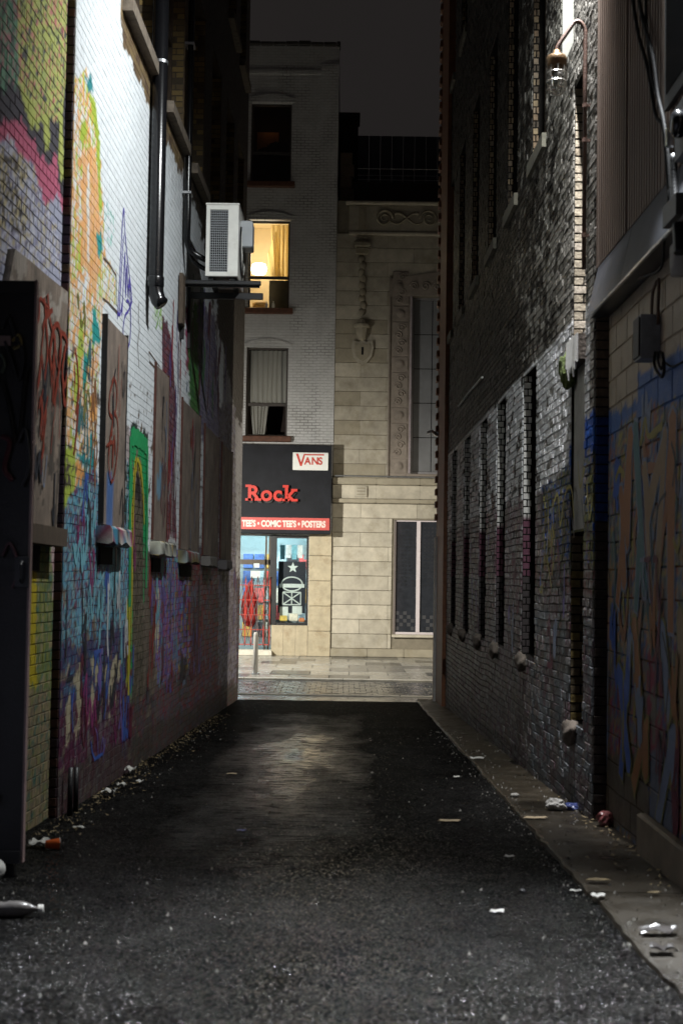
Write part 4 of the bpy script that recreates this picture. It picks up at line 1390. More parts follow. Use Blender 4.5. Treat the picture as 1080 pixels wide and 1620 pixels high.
# ribbed metal siding in sheets
def siding(y0, y1, z0, z1, x):
    m_ = MB()
    pitch = .078
    prof = []
    y = y0
    while y < y1 - 1e-6:
        prof += [(y, 0), (y + pitch * .42, 0), (y + pitch * .52, .030), (y + pitch * .88, .030)]
        y += pitch
    prof.append((min(y, y1 + pitch), 0))
    n = len(prof)
    m_.v = [(x - o, y, z) for z in (z0, z1) for (y, o) in prof]
    m_.f = [(i + 1, i, n + i, n + i + 1) for i in range(n - 1)]
    return m_.build('siding_sheet', M['siding'], BB)
for (a, b) in ((6.5, 7.40), (7.44, 8.40), (8.44, 9.52), (9.56, 10.66)):
    siding(a, b, 3.88, 8.3, 1.905 + random.uniform(-.004, .004))
MB().box(1.93, 2.6, 0, 10.69, 3.9, 8.3).build('cladding_rail', M['dark'], BB)
for (a, b) in ((6.2, 8.05), (8.06, 9.42), (9.43, 10.72)):
    f_ = MB()
    f_.hexa([(1.80, a, 3.49), (1.80, b, 3.49), (2.0, b, 3.52), (2.0, a, 3.52), (1.885, a, 3.885), (1.885, b, 3.885), (2.0, b, 3.90), (2.0, a, 3.90)])
    f_.build('flashing_panel', M['flashing'], BB)
    MB().box(1.795, 1.812, a, b, 3.478, 3.494).build('drip_edge', M['zinc'], BB)
# footing block
MB().box(1.90, 1.974, 7.2, 9.25, -.5, .02, b=.015).build('footing', mat('footing_concrete', (.17, .135, .095), var=.3, vs=6, dirt=.5), BB)
# mural outlines
spray('yellow_spray', (.22, .19, .03)); spray('orange_spray', (.24, .105, .045)); spray('ink_spray', (.02, .022, .03)); spray('teal_spray', (.045, .10, .11))
def one_stroke(parent, plane, px, w, out, name, m):
    b = MB(); stroke(b, plane, px, w, out); return b.build(name, M[m], parent)
for px in ([(992, 700), (1000, 682), (1003, 705), (1015, 700), (1022, 664), (1028, 690), (1050, 672)], [(975, 760), (982, 742), (990, 752), (1000, 740)], [(986, 905), (990, 1000), (995, 930)], [(1070, 780), (1064, 830), (1072, 870), (1078, 850)], [(1000, 1040), (1008, 1090), (1003, 1140)]):
    one_stroke(BB, PRN, px, .05, .010, 'mural_outline', 'yellow_spray')
for px in ([(1000, 710), (1010, 790), (1005, 860), (1020, 920), (1012, 1000), (1016, 1080)], [(1020, 700), (1026, 780), (1022, 850), (1030, 900)], [(1060, 760), (1050, 850), (1042, 930), (1036, 960)], [(1000, 750), (1030, 740), (1052, 745)], [(985, 890), (981, 960), (988, 1010), (994, 960)]):
    one_stroke(BB, PRN, px, .07, .011, 'mural_outline', 'orange_spray')
for px in ([(978, 790), (988, 770), (994, 810), (986, 860), (992, 920)], [(1036, 860), (1044, 800), (1056, 780)], [(1010, 900), (1018, 960), (1010, 1040)], [(1050, 1000), (1060, 1060), (1056, 1130)], [(1064, 700), (1070, 730), (1066, 770)]):
    one_stroke(BB, PRN, px, .030, .012, 'mural_outline', 'ink_spray')
for px in ([(1045, 700), (1062, 690), (1072, 720), (1064, 760), (1072, 800), (1066, 840)], [(1030, 830), (1034, 900), (1026, 960), (1034, 1040)], [(972, 840), (975, 900), (972, 980)]):
    one_stroke(BB, PRN, px, .06, .009, 'mural_outline', 'teal_spray')




# layered spray strokes and interlocking angular shapes
def scrawl(parent, plane, y0, y1, z0, z1, n, cols, wid, out, seed, tall=.35, name='spray_stroke'):
    r_ = random.Random(seed)
    for i in range(n):
        y, z = r_.uniform(y0, y1), r_.uniform(z0, z1)
        pts = [(y, z)]
        d = r_.choice((-1, 1))
        for k in range(r_.randint(4, 8)):
            y += r_.uniform(-.09, .13)
            z += d * r_.uniform(.3, 1.0) * tall
            d = -d if r_.random() < .65 else d
            pts.append((min(max(y, y0), y1), min(max(z, z0 - .05), z1 + .05)))
        c = catmull(pts, 6)
        if plane is PR and any(h_[0] - .06 < p.x < h_[1] + .06 and h_[2] - .06 < p.y < h_[3] + .06 for h_ in RHOLES for p in c):
            continue
        o = out + .00011 * i
        w = wid * r_.uniform(.5, 1.3)
        vs = []
        for q in range(len(c)):
            t = c[min(q + 1, len(c) - 1)] - c[max(q - 1, 0)]
            t = t.normalized() if t.length > 1e-9 else Vector((0, 1))
            nn = Vector((-t.y, t.x)) * w * .5 * r_.uniform(.7, 1.1)
            vs += [plane.pt(c[q].x + nn.x, c[q].y + nn.y, o + q * .000012), plane.pt(c[q].x - nn.x, c[q].y - nn.y, o + q * .000012)]
        b = MB()
        b.add(vs, [(2 * q, 2 * q + 1, 2 * q + 3, 2 * q + 2) for q in range(len(c) - 1)])
        if r_.random() < .4:      # a drip of paint
            q = c[r_.randrange(len(c))]
            L_ = r_.uniform(.08, .3)
            o += .0008
            b.add([plane.pt(q.x - .006, q.y, o), plane.pt(q.x + .006, q.y, o), plane.pt(q.x + .004, q.y - L_, o), plane.pt(q.x - .004, q.y - L_, o)], [(0, 1, 2, 3)])
        b.build(name, M[r_.choice(cols)], parent)
def wild(parent, plane, y0, z0, n, w, h, fills, outline, out, seed, th=.15, ow=.035):
    r_ = random.Random(seed)
    for i in range(n):
        bx_ = y0 + i * w * .8
        P_ = [(bx_ + r_.uniform(.0, 1.0) * w, z0 + q / 4 * h + r_.uniform(-.1, .1) * h) for q in range(5)]
        P_ = [P_[q] for q in (0, 4, 2, 3, 1)] if r_.random() < .5 else [P_[q] for q in (0, 2, 1, 4, 3)]
        fill, line = MB(), MB()
        for bi, (a, b) in enumerate(zip(P_, P_[1:])):
            a, b = Vector(a), Vector(b)
            t = (b - a)
            if t.length < .05: continue
            t.normalize()
            nn = Vector((-t.y, t.x))
            t0, t1 = th * r_.uniform(.35, .6), th * r_.uniform(.35, .75)
            for m_, e, o in ((line, ow, out), (fill, 0, out + .0012)):
                q = [a - t * (e + .03) - nn * (t0 + e), b + t * (e + .05) - nn * (t1 + e), b + t * (e + .05 + th * .4), b + t * (e + .05) + nn * (t1 + e), a - t * (e + .03) + nn * (t0 + e)]
                m_.add([plane.pt(p.x, p.y, o + .0022 * i + .00015 * bi) for p in q], [(0, 1, 2, 3, 4)])
        f = fill.build('letter_shape', M[fills[i % len(fills)]], parent)
        line.build('outline', M[outline], f)
for nm, c__ in (('sky_spray', (.16, .40, .48)), ('deep_blue_spray', (.035, .09, .34)), ('magenta_spray', (.20, .02, .11)), ('violet_spray', (.13, .09, .30)), ('red_spray', (.28, .018, .02)), ('white_spray', (.52, .53, .54)),
                ('maroon_spray', (.10, .012, .03)), ('tan_spray', (.24, .165, .09)), ('slate_spray', (.15, .19, .28)), ('green_spray', (.05, .16, .07)), ('orange_fill', (.27, .11, .035)), ('teal_fill', (.05, .145, .155)), ('olive_spray', (.16, .15, .04))):
    spray(nm, c__)
scrawl(LB, PL, 10.75, 14.0, .75, 2.25, 34, ['sky_spray', 'deep_blue_spray', 'magenta_spray', 'sky_spray', 'ink_spray', 'white_spray'], .045, .0058, 1)
scrawl(LB, PL, 10.75, 14.0, .0, .8, 26, ['violet_spray', 'deep_blue_spray', 'maroon_spray', 'magenta_spray', 'maroon_spray', 'ink_spray'], .05, .0058, 2, tall=.25)
scrawl(LB, PL, 14.95, 17.4, .2, 1.65, 30, ['violet_spray', 'red_spray', 'violet_spray', 'sky_spray', 'ink_spray', 'maroon_spray'], .05, .0058, 3)
scrawl(LB, PL, 17.2, 21.5, .2, 1.6, 30, ['red_spray', 'maroon_spray', 'slate_spray', 'violet_spray', 'ink_spray'], .06, .0058, 4)
scrawl(LB, PL, 21.0, 25.5, .3, 2.6, 18, ['slate_spray', 'maroon_spray', 'violet_spray', 'ink_spray'], .08, .0058, 5)
scrawl(LB, PL, 16.15, 17.2, 1.9, 4.6, 12, ['maroon_spray', 'red_spray', 'violet_spray', 'white_spray'], .045, .0058, 6, tall=.6)
scrawl(LB, PL, 17.6, 24.0, 3.9, 5.4, 20, ['violet_spray', 'slate_spray', 'green_spray', 'maroon_spray'], .07, .0058, 7, tall=.5)
scrawl(LB, PL, 10.75, 11.9, 2.2, 3.6, 9, ['orange_fill', 'teal_fill', 'orange_spray', 'olive_spray'], .045, .0058, 8, tall=.3)
scrawl(NB, PLN, 9.25, 10.40, 2.35, 3.35, 11, ['rust_spray', 'rust_spray', 'ink_spray'], .030, .0635, 21, tall=.28)
scrawl(NB, PLN, 8.9, 10.3, 1.9, 2.4, 6, ['slate_spray', 'deep_blue_spray', 'ink_spray'], .035, .0635, 22, tall=.25)
scrawl(LB, PL, 12.05, 12.95, 2.0, 3.5, 4, ['rust_spray', 'deep_blue_spray', 'ink_spray'], .024, .0520, 23, tall=.4)
scrawl(LB, PL, 15.12, 15.98, 1.95, 3.4, 4, ['slate_spray', 'ink_spray', 'maroon_spray'], .03, .0310, 24, tall=.4)
scrawl(LB, PL, 17.45, 19.2, 1.9, 3.5, 6, ['slate_spray', 'ink_spray', 'maroon_spray', 'red_spray'], .035, .0310, 25, tall=.45)
scrawl(LB, PL, 20.0, 21.8, 1.9, 3.4, 4, ['ink_spray', 'maroon_spray'], .04, .0310, 26, tall=.45)
scrawl(BB, PRN, 7.6, 10.6, 1.4, 2.7, 16, ['slate_spray', 'deep_blue_spray', 'teal_fill', 'slate_spray'], .07, .0080, 9, tall=.3)
wild(BB, PRN, 8.25, 1.25, 4, .62, 1.25, ['orange_fill', 'tan_spray', 'teal_fill'], 'slate_spray', .0090, 10, th=.13, ow=.022)
wild(BB, PRN, 7.9, .10, 4, .72, 1.1, ['tan_spray', 'slate_spray', 'orange_fill', 'deep_blue_spray'], 'olive_spray', .0090, 11, th=.13, ow=.022)
scrawl(BB, PRN, 7.6, 10.6, .1, 1.6, 18, ['olive_spray', 'tan_spray', 'deep_blue_spray', 'yellow_spray', 'maroon_spray', 'slate_spray', 'orange_fill'], .05, .0170, 12, tall=.4)
scrawl(RB, PR, 11.95, 13.6, 1.45, 2.45, 12, ['deep_blue_spray', 'teal_fill', 'yellow_spray', 'maroon_spray', 'ink_spray'], .035, .0120, 13, tall=.25)
scrawl(RB, PR, 10.75, 11.10, .4, 2.35, 6, ['deep_blue_spray', 'yellow_spray', 'slate_spray', 'maroon_spray'], .03, .0120, 14, tall=.25)
scrawl(RB, PR, 12.0, 21.5, .8, 2.0, 26, ['maroon_spray', 'slate_spray', 'violet_spray', 'ink_spray'], .05, .0120, 15, tall=.3)
# lettering strokes on the brick beside it
for px in ([(876, 800), (884, 782), (888, 830), (894, 790), (900, 772), (906, 775), (910, 820)], [(916, 730), (920, 770), (926, 740)], [(930, 760), (934, 820), (940, 780)], [(870, 820), (868, 880), (874, 930)]):
    one_stroke(RB, PR, px, .035, .0130, 'sprayed_lettering', 'yellow_spray')
for px in ([(880, 800), (886, 850), (892, 800), (898, 860)], [(922, 790), (928, 850), (934, 800)], [(904, 800), (910, 850)]):
    one_stroke(RB, PR, px, .03, .0120, 'sprayed_lettering', 'ink_spray')



# ------------------------------------------------------------------ across the street: white brick building with the shop
def white_brick():
    m = mat('white_painted_brick', (.56, .56, .56), rough=.7, var=.14, vs=2.5, bump=.2, bs=60, dirt=.25, dirtcol=(.16, .15, .13))
    nt = m.node_tree
    geo = [n for n in nt.nodes if n.type == 'NEW_GEOMETRY'][0]
    sp = nt.nodes.new('ShaderNodeSeparateXYZ'); nt.links.new(geo.outputs['Position'], sp.inputs[0])
    cb = nt.nodes.new('ShaderNodeCombineXYZ')
    nt.links.new(sp.outputs['X'], cb.inputs['X']); nt.links.new(sp.outputs['Z'], cb.inputs['Y'])
    bt = nt.nodes.new('ShaderNodeTexBrick')
    bt.inputs['Scale'].default_value = 1.0
    bt.inputs['Brick Width'].default_value = .225
    bt.inputs['Row Height'].default_value = .082
    bt.inputs['Mortar Size'].default_value = .011
    bt.inputs['Mortar Smooth'].default_value = .3
    nt.links.new(cb.outputs[0], bt.inputs['Vector'])
    b0 = [n for n in nt.nodes if n.type == 'BUMP'][0]
    bp = nt.nodes.new('ShaderNodeBump')
    bp.inputs['Distance'].default_value = .02
    bp.inputs['Strength'].default_value = .8
    inv = nt.nodes.new('ShaderNodeMath'); inv.operation = 'SUBTRACT'; inv.inputs[0].default_value = 1
    nt.links.new(bt.outputs['Fac'], inv.inputs[1])
    nt.links.new(inv.outputs[0], bp.inputs['Height'])
    nt.links.new(b0.outputs['Normal'], bp.inputs['Normal'])
    p = nt.nodes['Principled BSDF']
    nt.links.new(bp.outputs['Normal'], p.inputs['Normal'])
    # a few courses with paint gone from the joints
    src = p.inputs['Base Color'].links[0].from_socket
    mx = nt.nodes.new('ShaderNodeMix'); mx.data_type = 'RGBA'
    n4 = nt.nodes.new('ShaderNodeTexNoise'); n4.inputs['Scale'].default_value = 1.3; n4.inputs['Detail'].default_value = 5
    nt.links.new(geo.outputs['Position'], n4.inputs['Vector'])
    mr = nt.nodes.new('ShaderNodeMapRange'); mr.inputs['From Min'].default_value = .48; mr.inputs['From Max'].default_value = .68; mr.inputs['To Max'].default_value = .75; mr.inputs['To Min'].default_value = .12
    nt.links.new(n4.outputs['Fac'], mr.inputs['Value'])
    mu = nt.nodes.new('ShaderNodeMath'); mu.operation = 'MULTIPLY'
    nt.links.new(mr.outputs['Result'], mu.inputs[0]); nt.links.new(bt.outputs['Fac'], mu.inputs[1])
    nt.links.new(mu.outputs[0], mx.inputs['Factor'])
    nt.links.new(src, mx.inputs['A'])
    mx.inputs['B'].default_value = (.10, .095, .085, 1)
    nt.links.new(mx.outputs['Result'], p.inputs['Base Color'])
    return m
M['white_brick'] = white_brick()
M['brown_paint'] = mat('brown_sill', (.11, .045, .025), rough=.7, var=.4, vs=10)
M['window_frame'] = mat('dark_window_frame', (.06, .05, .045), rough=.6, var=.2)
M['clear_glass'] = glass('clear_glass', (.93, .95, .94), rough=.02)
M['room_dark'] = mat('dim_room', (.035, .022, .018), rough=.9, var=.5, vs=1.5)
M['room_cream'] = mat('cream_room', (.74, .62, .42), rough=.9, var=.05)
M['sheer'] = mat('grey_sheer_curtain', (.42, .40, .37), rough=.9, var=.12, vs=3, stretch=(5, 1, .4), bump=0)
M['gold_curtain'] = mat('gold_curtain', (.66, .58, .36), rough=.9, var=.15, vs=3, stretch=(5, 1, .4), bump=0)
def translucent(m, col, w):
    nt = m.node_tree
    p = nt.nodes['Principled BSDF']; o = nt.nodes['Material Output']
    t = nt.nodes.new('ShaderNodeBsdfTranslucent'); t.inputs['Color'].default_value = (*col, 1)
    x = nt.nodes.new('ShaderNodeMixShader'); x.inputs['Fac'].default_value = w
    nt.links.new(p.outputs[0], x.inputs[1]); nt.links.new(t.outputs[0], x.inputs[2]); nt.links.new(x.outputs[0], o.inputs['Surface'])
translucent(M['gold_curtain'], (.85, .68, .34), .5)
M['glow'] = emit('warm_lamp_shade', (1.0, .92, .72), 12.0)

xw = F(529, 600)[0]                       # seam between the two buildings
ztop = F(470, 72)[1]
WB = thing('white_brick_building', (xw - 3, FY, ZST + .02), 'tall white painted brick building with a shop across the street', 'building')
wins = [frect(397, 162, 461, 288), frect(393, 348, 458, 488), frect(389, 549, 455, 690)]
sx0, sx1, sz0, sz1 = frect(384, 706, 524, 845)
shop_x1 = F(487, 920)[0]
win_x0 = F(436, 920)[0]
shop_top = F(450, 848)[1]
shop_bot = F(450, 1036)[1]
wbase = F(460, 988)[1]
holes = [(x0, x1, z0, z1) for x0, x1, z0, z1 in wins] + [(-5.2, win_x0, ZST, shop_top), (win_x0, shop_x1, wbase, shop_top)]
holes = [h for h in holes]
m_ = MB()
ys_, zs_ = cells(-9.0, xw, ZST - .1, ztop, holes, 50)
for a, b in zip(ys_, ys_[1:]):
    for c, d in zip(zs_, zs_[1:]):
        if any(h[0] < (a + b) / 2 < h[1] and h[2] < (c + d) / 2 < h[3] for h in holes): continue
        m_.quad((a, FY, c), (b, FY, c), (b, FY, d), (a, FY, d))
for (a, b, c, d) in holes:
    for p, q in (((a, c), (b, c)), ((b, c), (b, d)), ((b, d), (a, d)), ((a, d), (a, c))):
        m_.quad((p[0], FY, p[1]), (q[0], FY, q[1]), (q[0], FY + .25, q[1]), (p[0], FY + .25, p[1]))
m_.quad((xw, FY, ZST), (xw, FY + 8, ZST), (xw, FY + 8, ztop), (xw, FY, ztop))
m_.quad((-9, FY, ztop), (xw, FY, ztop), (xw, FY + 8, ztop), (-9, FY + 8, ztop))
m_.build('wall', M['white_brick'], WB)
# pilaster strip, parapet coping, corbel course
px0 = F(505, 300)[0]
MB().box(px0, xw - .004, FY - .06, FY + .02, F(515, 700)[1], ztop - .55, b=.01).build('pilaster', M['white_brick'], WB)
for i in range(13):
    x = -4.9 + i * .37
    MB().box(x, min(x + .355, xw + .03), FY - .10, FY + .35, ztop - .015, ztop + .10 + random.uniform(-.02, .03), b=.02).build('coping_stone', mat('dark_coping', (.035, .03, .028), var=.4) if 'dark_coping' not in bpy.data.materials else bpy.data.materials['dark_coping'], WB)
MB().box(-9, xw - .01, FY - .05, FY + .02, F(460, 118)[1], F(460, 111)[1], b=.008).build('string_course', M['white_brick'], WB)
def arch(x0, x1, z1, name='window_head'):
    n = 10
    pts = [(x0 - .10, z1), (x0 - .10, z1 + .09)] + [(x0 - .10 + (x1 - x0 + .2) * k / n, z1 + .09 + .16 * math.sin(math.pi * k / n)) for k in range(1, n)] + [(x1 + .10, z1 + .09), (x1 + .10, z1)]
    return MB().prism(pts, lambda a, b, o: (a, FY - o, b), -.01, .045).build(name, M['white_brick'], WB, recalc=True)
def far_window(i, rect):
    x0, x1, z0, z1 = rect
    y = FY + .16
    t = .055
    zm = z0 + (z1 - z0) * (.36 if i else .38)
    f = MB()
    f.box(x0, x0 + t, y, y + .07, z0, z1).box(x1 - t, x1, y, y + .07, z0, z1).box(x0 + t, x1 - t, y, y + .07, z1 - t, z1).box(x0 + t, x1 - t, y, y + .07, z0, z0 + t).box(x0 + t, x1 - t, y - .01, y + .06, zm - .04, zm + .04)
    fr = f.build('window', M['window_frame'], WB)
    for (a, b) in ((z0 + t, zm - .04), (zm + .04, z1 - t)):
        MB().quad((x0 + t, y + .03, a), (x1 - t, y + .03, a), (x1 - t, y + .03, b), (x0 + t, y + .03, b)).build('pane', M['clear_glass'], fr)
    MB().box(x0 - .10, x1 + .12, FY - .16, FY + .16, z0 - .17, z0 - .003, b=.02).build('window_sill', M['brown_paint'], WB)
    arch(x0, x1, z1)
    return fr, y, zm
def curtain(parent, pts_top, pts_bot, y, m, name='curtain', waves=9, amp=.03):
    n, k = 48, 10
    c = MB()
    for j in range(k + 1):
        t = j / k
        for i in range(n + 1):
            s = i / n
            xa = pts_top[0][0] * (1 - s) + pts_top[1][0] * s
            xb = pts_bot[0][0] * (1 - s) + pts_bot[1][0] * s
            za = pts_top[0][1] * (1 - s) + pts_top[1][1] * s
            zb = pts_bot[0][1] * (1 - s) + pts_bot[1][1] * s
            c.v.append((xa * (1 - t) + xb * t, y + amp * math.sin(s * waves * 6.28 + .8 * math.sin(s * 9 + t * 2)), za * (1 - t) + zb * t))
    W = n + 1
    c.f = [(j * W + i, j * W + i + 1, (j + 1) * W + i + 1, (j + 1) * W + i) for j in range(k) for i in range(n)]
    return c.build(name, m, parent, smooth=True)
def room(parent, rect, depth, m):
    x0, x1, z0, z1 = rect
    x0 -= .25; x1 += .25; z0 -= .25; z1 += .3
    y0, y1 = FY + .26, FY + depth
    r_ = MB()
    r_.quad((x0, y1, z0), (x1, y1, z0), (x1, y1, z1), (x0, y1, z1))
    r_.quad((x0, y0, z0), (x0, y1, z0), (x0, y1, z1), (x0, y0, z1))
    r_.quad((x1, y0, z0), (x1, y1, z0), (x1, y1, z1), (x1, y0, z1))
    r_.quad((x0, y0, z0), (x1, y0, z0), (x1, y1, z0), (x0, y1, z0))
    r_.quad((x0, y0, z1), (x1, y0, z1), (x1, y1, z1), (x0, y1, z1))
    return r_.build('room', m, parent)
# top window: dim room, plants on the ledge
fr, y, zm = far_window(0, wins[0])
x0, x1, z0, z1 = wins[0]
room(fr, wins[0], 1.6, M['room_dark'])
MB().quad((x0 + .1, FY + 1.2, zm + .3), (x0 + .75, FY + 1.2, zm + .3), (x0 + .75, FY + 1.2, zm + .95), (x0 + .1, FY + 1.2, zm + .95)).build('inner_panel', mat('amber_wall', (.22, .10, .035), rough=.9), fr)
lamp('room_lamp', 'POINT', (x0 + .5, FY + .9, zm + 1.1), .35, (1, .6, .3), size=.08)
for (dx, r_, s_) in ((.35, .16, 3), (.62, .22, 4), (.85, .2, 5)):
    lump((x0 + dx, FY + .42, zm - .02 + r_ * .6), r_, s_, (1, .5, 1.2), amp=.6).build('plant', M['room_dark'], fr)
# middle window: lit, gold curtain drawn aside
fr, y, zm = far_window(1, wins[1])
x0, x1, z0, z1 = wins[1]
room(fr, wins[1], 2.2, M['room_cream'])
w = x1 - x0
curtain(fr, [(x0 + w * .52, z1 - .06), (x1 - .02, z1 - .06)], [(x0 + w * .56, zm - .03), (x1 - .02, zm - .03)], FY + .34, M['gold_curtain'], waves=4, amp=.05)
curtain(fr, [(x0 + w * .44, zm + .72), (x0 + w * .66, z1 - .2)], [(x0 + w * .52, zm - .02), (x0 + w * .80, zm - .02)], FY + .31, M['gold_curtain'], waves=2, amp=.03)
MB().box(x0 + w * .50, x1 - .05, FY + .30, FY + .33, z0 + .05, zm - .05).build('blind', mat('dim_blind', (.10, .09, .07), rough=.9), fr)
rl_ = MB().lathe([(.10, -.16), (.19, -.14), (.24, 0), (.19, .15), (.08, .17)], (x0 + w * .20, FY + 1.1, zm + .45), n=16).build('room_lamp', M['glow'], smooth=True)
tag(rl_, 'glowing round lamp in the lit upper window', 'lamp')
bw_ = MB().lathe([(.12, -.12), (.22, -.06), (.24, .03), (.16, .10)], (x0 + w * .27, FY + .7, z0 + .22), n=14).build('bowl', mat('wicker_bowl', (.35, .22, .08)), smooth=True)
tag(bw_, 'wicker bowl low in the lit upper window', 'bowl')
lamp('room_lamp', 'POINT', (x0 + w * .20, FY + .80, zm + .75), 44, (1, .88, .64), size=.12)
# broken bottles glinting on that sill
for dx, lb_ in ((.55, 'pale bottle nearer the middle of the sill of the lit window'), (.75, 'pale bottle nearer the end of the sill of the lit window')):
    tag(MB().lathe([(.035, 0), (.04, .05), (.035, .12), (.015, .15), (.015, .2)], (x0 + dx, FY - .09, z0 + .0), n=8).build('bottle', M['whitewash']), lb_, 'bottle', 'bottles on the lit window sill')
# lower window: sheer curtains
fr, y, zm = far_window(2, wins[2])
x0, x1, z0, z1 = wins[2]
w = x1 - x0
room(fr, wins[2], 1.2, M['room_dark'])
curtain(fr, [(x0 + .03, z1 - .06), (x1 - .03, z1 - .06)], [(x0 + .03, zm), (x1 - .03, zm)], FY + .30, M['sheer'], waves=8, amp=.03)
curtain(fr, [(x0 + .1, zm + .1), (x0 + w * .55, zm + .1)], [(x0 + .2, z0 + .08), (x0 + w * .45, z0 + .08)], FY + .33, M['sheer'], waves=5, amp=.04)

# shop front below: door bay, display window, stone stall riser and pilaster
M['beige'] = mat('stained_beige_stone', (.42, .36, .25), rough=.75, var=.22, vs=5, bump=.4, dirt=.5, dirtcol=(.20, .12, .05))
x0, x1 = F(488, 940)[0], F(523, 940)[0]
for i in range(5):
    za = ZST + .02 + (shop_top + .15 - ZST) * i / 5
    zb = ZST + .02 + (shop_top + .15 - ZST) * (i + 1) / 5 - .008
    MB().box(x0, x1, FY - .10, FY - .004, za, zb, b=.012).build('pilaster_stone', M['beige'], WB)
for i in range(3):
    w_ = (shop_x1 - win_x0 + .12) / 3
    MB().box(win_x0 - .10 + i * w_, win_x0 - .10 + (i + 1) * w_ - .006, FY - .06, FY - .004, ZST + .02, wbase - .02, b=.012).build('riser_stone', M['beige'], WB)
bx = MB()
t = .05
bx.box(win_x0 - .16, win_x0 + .02, FY - .05, FY + .12, wbase - .02, shop_top)
bx.box(shop_x1 - t, shop_x1, FY - .02, FY + .12, wbase - .02, shop_top).box(win_x0 + .02, shop_x1 - t, FY - .02, FY + .12, wbase - .02, wbase + .05).box(win_x0 + .02, shop_x1 - t, FY - .02, FY + .12, shop_top - .06, shop_top)
sw = bx.build('display_window', M['black'], WB)
MB().quad((win_x0, FY + .05, wbase), (shop_x1, FY + .05, wbase), (shop_x1, FY + .05, shop_top), (win_x0, FY + .05, shop_top)).build('pane', M['clear_glass'], sw)
# inside of the shop
M['shop_wall'] = mat('shop_wall', (.26, .32, .34), rough=.8, var=.05)
M['tube'] = emit('fluorescent_tube', (.76, .98, 1.0), 24.0)
r_ = MB()
X0, X1, Y0, Y1 = -5.2, shop_x1 + .1, FY + .26, FY + 2.6
r_.quad((X0, Y1, ZST), (X1, Y1, ZST), (X1, Y1, shop_top + .3), (X0, Y1, shop_top + .3))
r_.quad((X1, Y0, ZST), (X1, Y1, ZST), (X1, Y1, shop_top + .3), (X1, Y0, shop_top + .3))
r_.quad((X0, Y0, ZST), (X0, Y1, ZST), (X0, Y1, shop_top + .3), (X0, Y0, shop_top + .3))
r_.quad((X0, Y0, ZST + .03), (X1, Y0, ZST + .03), (X1, Y1, ZST + .03), (X0, Y1, ZST + .03))
r_.quad((X0, Y0, shop_top + .3), (X1, Y0, shop_top + .3), (X1, Y1, shop_top + .3), (X0, Y1, shop_top + .3))
shop = r_.build('shop_interior', M['shop_wall'], WB)
for (xa, xb, yy) in ((-4.2, -2.75, .9), (-2.62, -1.2, .9), (-4.2, -2.75, 1.8), (-2.62, -1.2, 1.8)):
    MB().box(xa, xb, FY + yy, FY + yy + .16, shop_top + .16, shop_top + .24, b=.02).build('ceiling_light', M['tube'], shop)
rs = random.Random(77)
pc = [(.55, .04, .04), (.03, .03, .04), (.65, .62, .55), (.05, .12, .35), (.50, .30, .06), (.08, .28, .22), (.02, .02, .02), (.6, .1, .1), (.35, .45, .5)]
for i in range(6):
    for j in range(5):
        xa = -3.1 + i * .34
        za = ZST + .45 + j * .52
        MB().box(xa, xa + .29, FY + 2.50 - .02 * (j % 2), FY + 2.57, za, za + .44, b=.01).build('poster', mat('poster_%d' % (i * 5 + j), rs.choice(pc), rough=.5, var=.6, vs=7, bump=0), shop)
# hanging printed board behind the window with star, badge and flag box
wx0, wx1 = win_x0 + .06, shop_x1 - .07
zb0, zb1 = wbase + .12, F(460, 888)[1]
bd = tag(MB().box(wx0, wx1, FY + .30, FY + .33, zb0 + .2, zb1, b=.005).build('display_board', mat('navy_board', (.012, .018, .028), rough=.35)), 'dark display board with pale star and badge in the shop window', 'display board')
M['print'] = mat('pale_print', (.55, .62, .60), rough=.6, var=.15, vs=12)
def star(cx, cz, r):
    return [(cx + r * (1 if k % 2 == 0 else .42) * math.sin(k * math.pi / 5), cz + r * (1 if k % 2 == 0 else .42) * math.cos(k * math.pi / 5)) for k in range(10)]
fnb = lambda a, b, o: (a, FY + .30 - o, b)
cx = (wx0 + wx1) / 2
MB().prism(star(cx + .02, F(460, 898)[1], .16), fnb, .001, .006).build('star_print', M['print'], bd, recalc=True)
el = [(cx + .30 * math.cos(q * math.pi / 16), F(460, 924)[1] + .20 * math.sin(q * math.pi / 16)) for q in range(32)]
eb = MB()
for a, b in zip(el, el[1:] + el[:1]):
    eb.tube([fnb(*a, .006), fnb(*b, .006)], .022, 5, caps=False)
eb.box(cx - .36, cx + .36, FY + .288, FY + .297, F(460, 927)[1] - .05, F(460, 927)[1] + .06)
eb.build('badge_print', M['print'], bd)
zf = F(460, 947)[1]
fb = MB()
for (a, b) in (((cx - .26, zf - .18), (cx - .26, zf + .18)), ((cx + .26, zf - .18), (cx + .26, zf + .18)), ((cx - .26, zf + .18), (cx + .26, zf + .18)), ((cx - .26, zf - .18), (cx + .26, zf - .18)), ((cx - .26, zf - .18), (cx + .26, zf + .18)), ((cx - .26, zf + .18), (cx + .26, zf - .18)), ((cx, zf - .18), (cx, zf + .18))):
    fb.tube([fnb(*a, .006), fnb(*b, .006)], .018, 5)
fb.box(cx - .34, cx - .10, FY + .288, FY + .297, zf - .5, zf - .24).box(cx + .02, cx + .30, FY + .288, FY + .297, zf - .46, zf - .22)
fb.build('box_print', M['print'], bd)
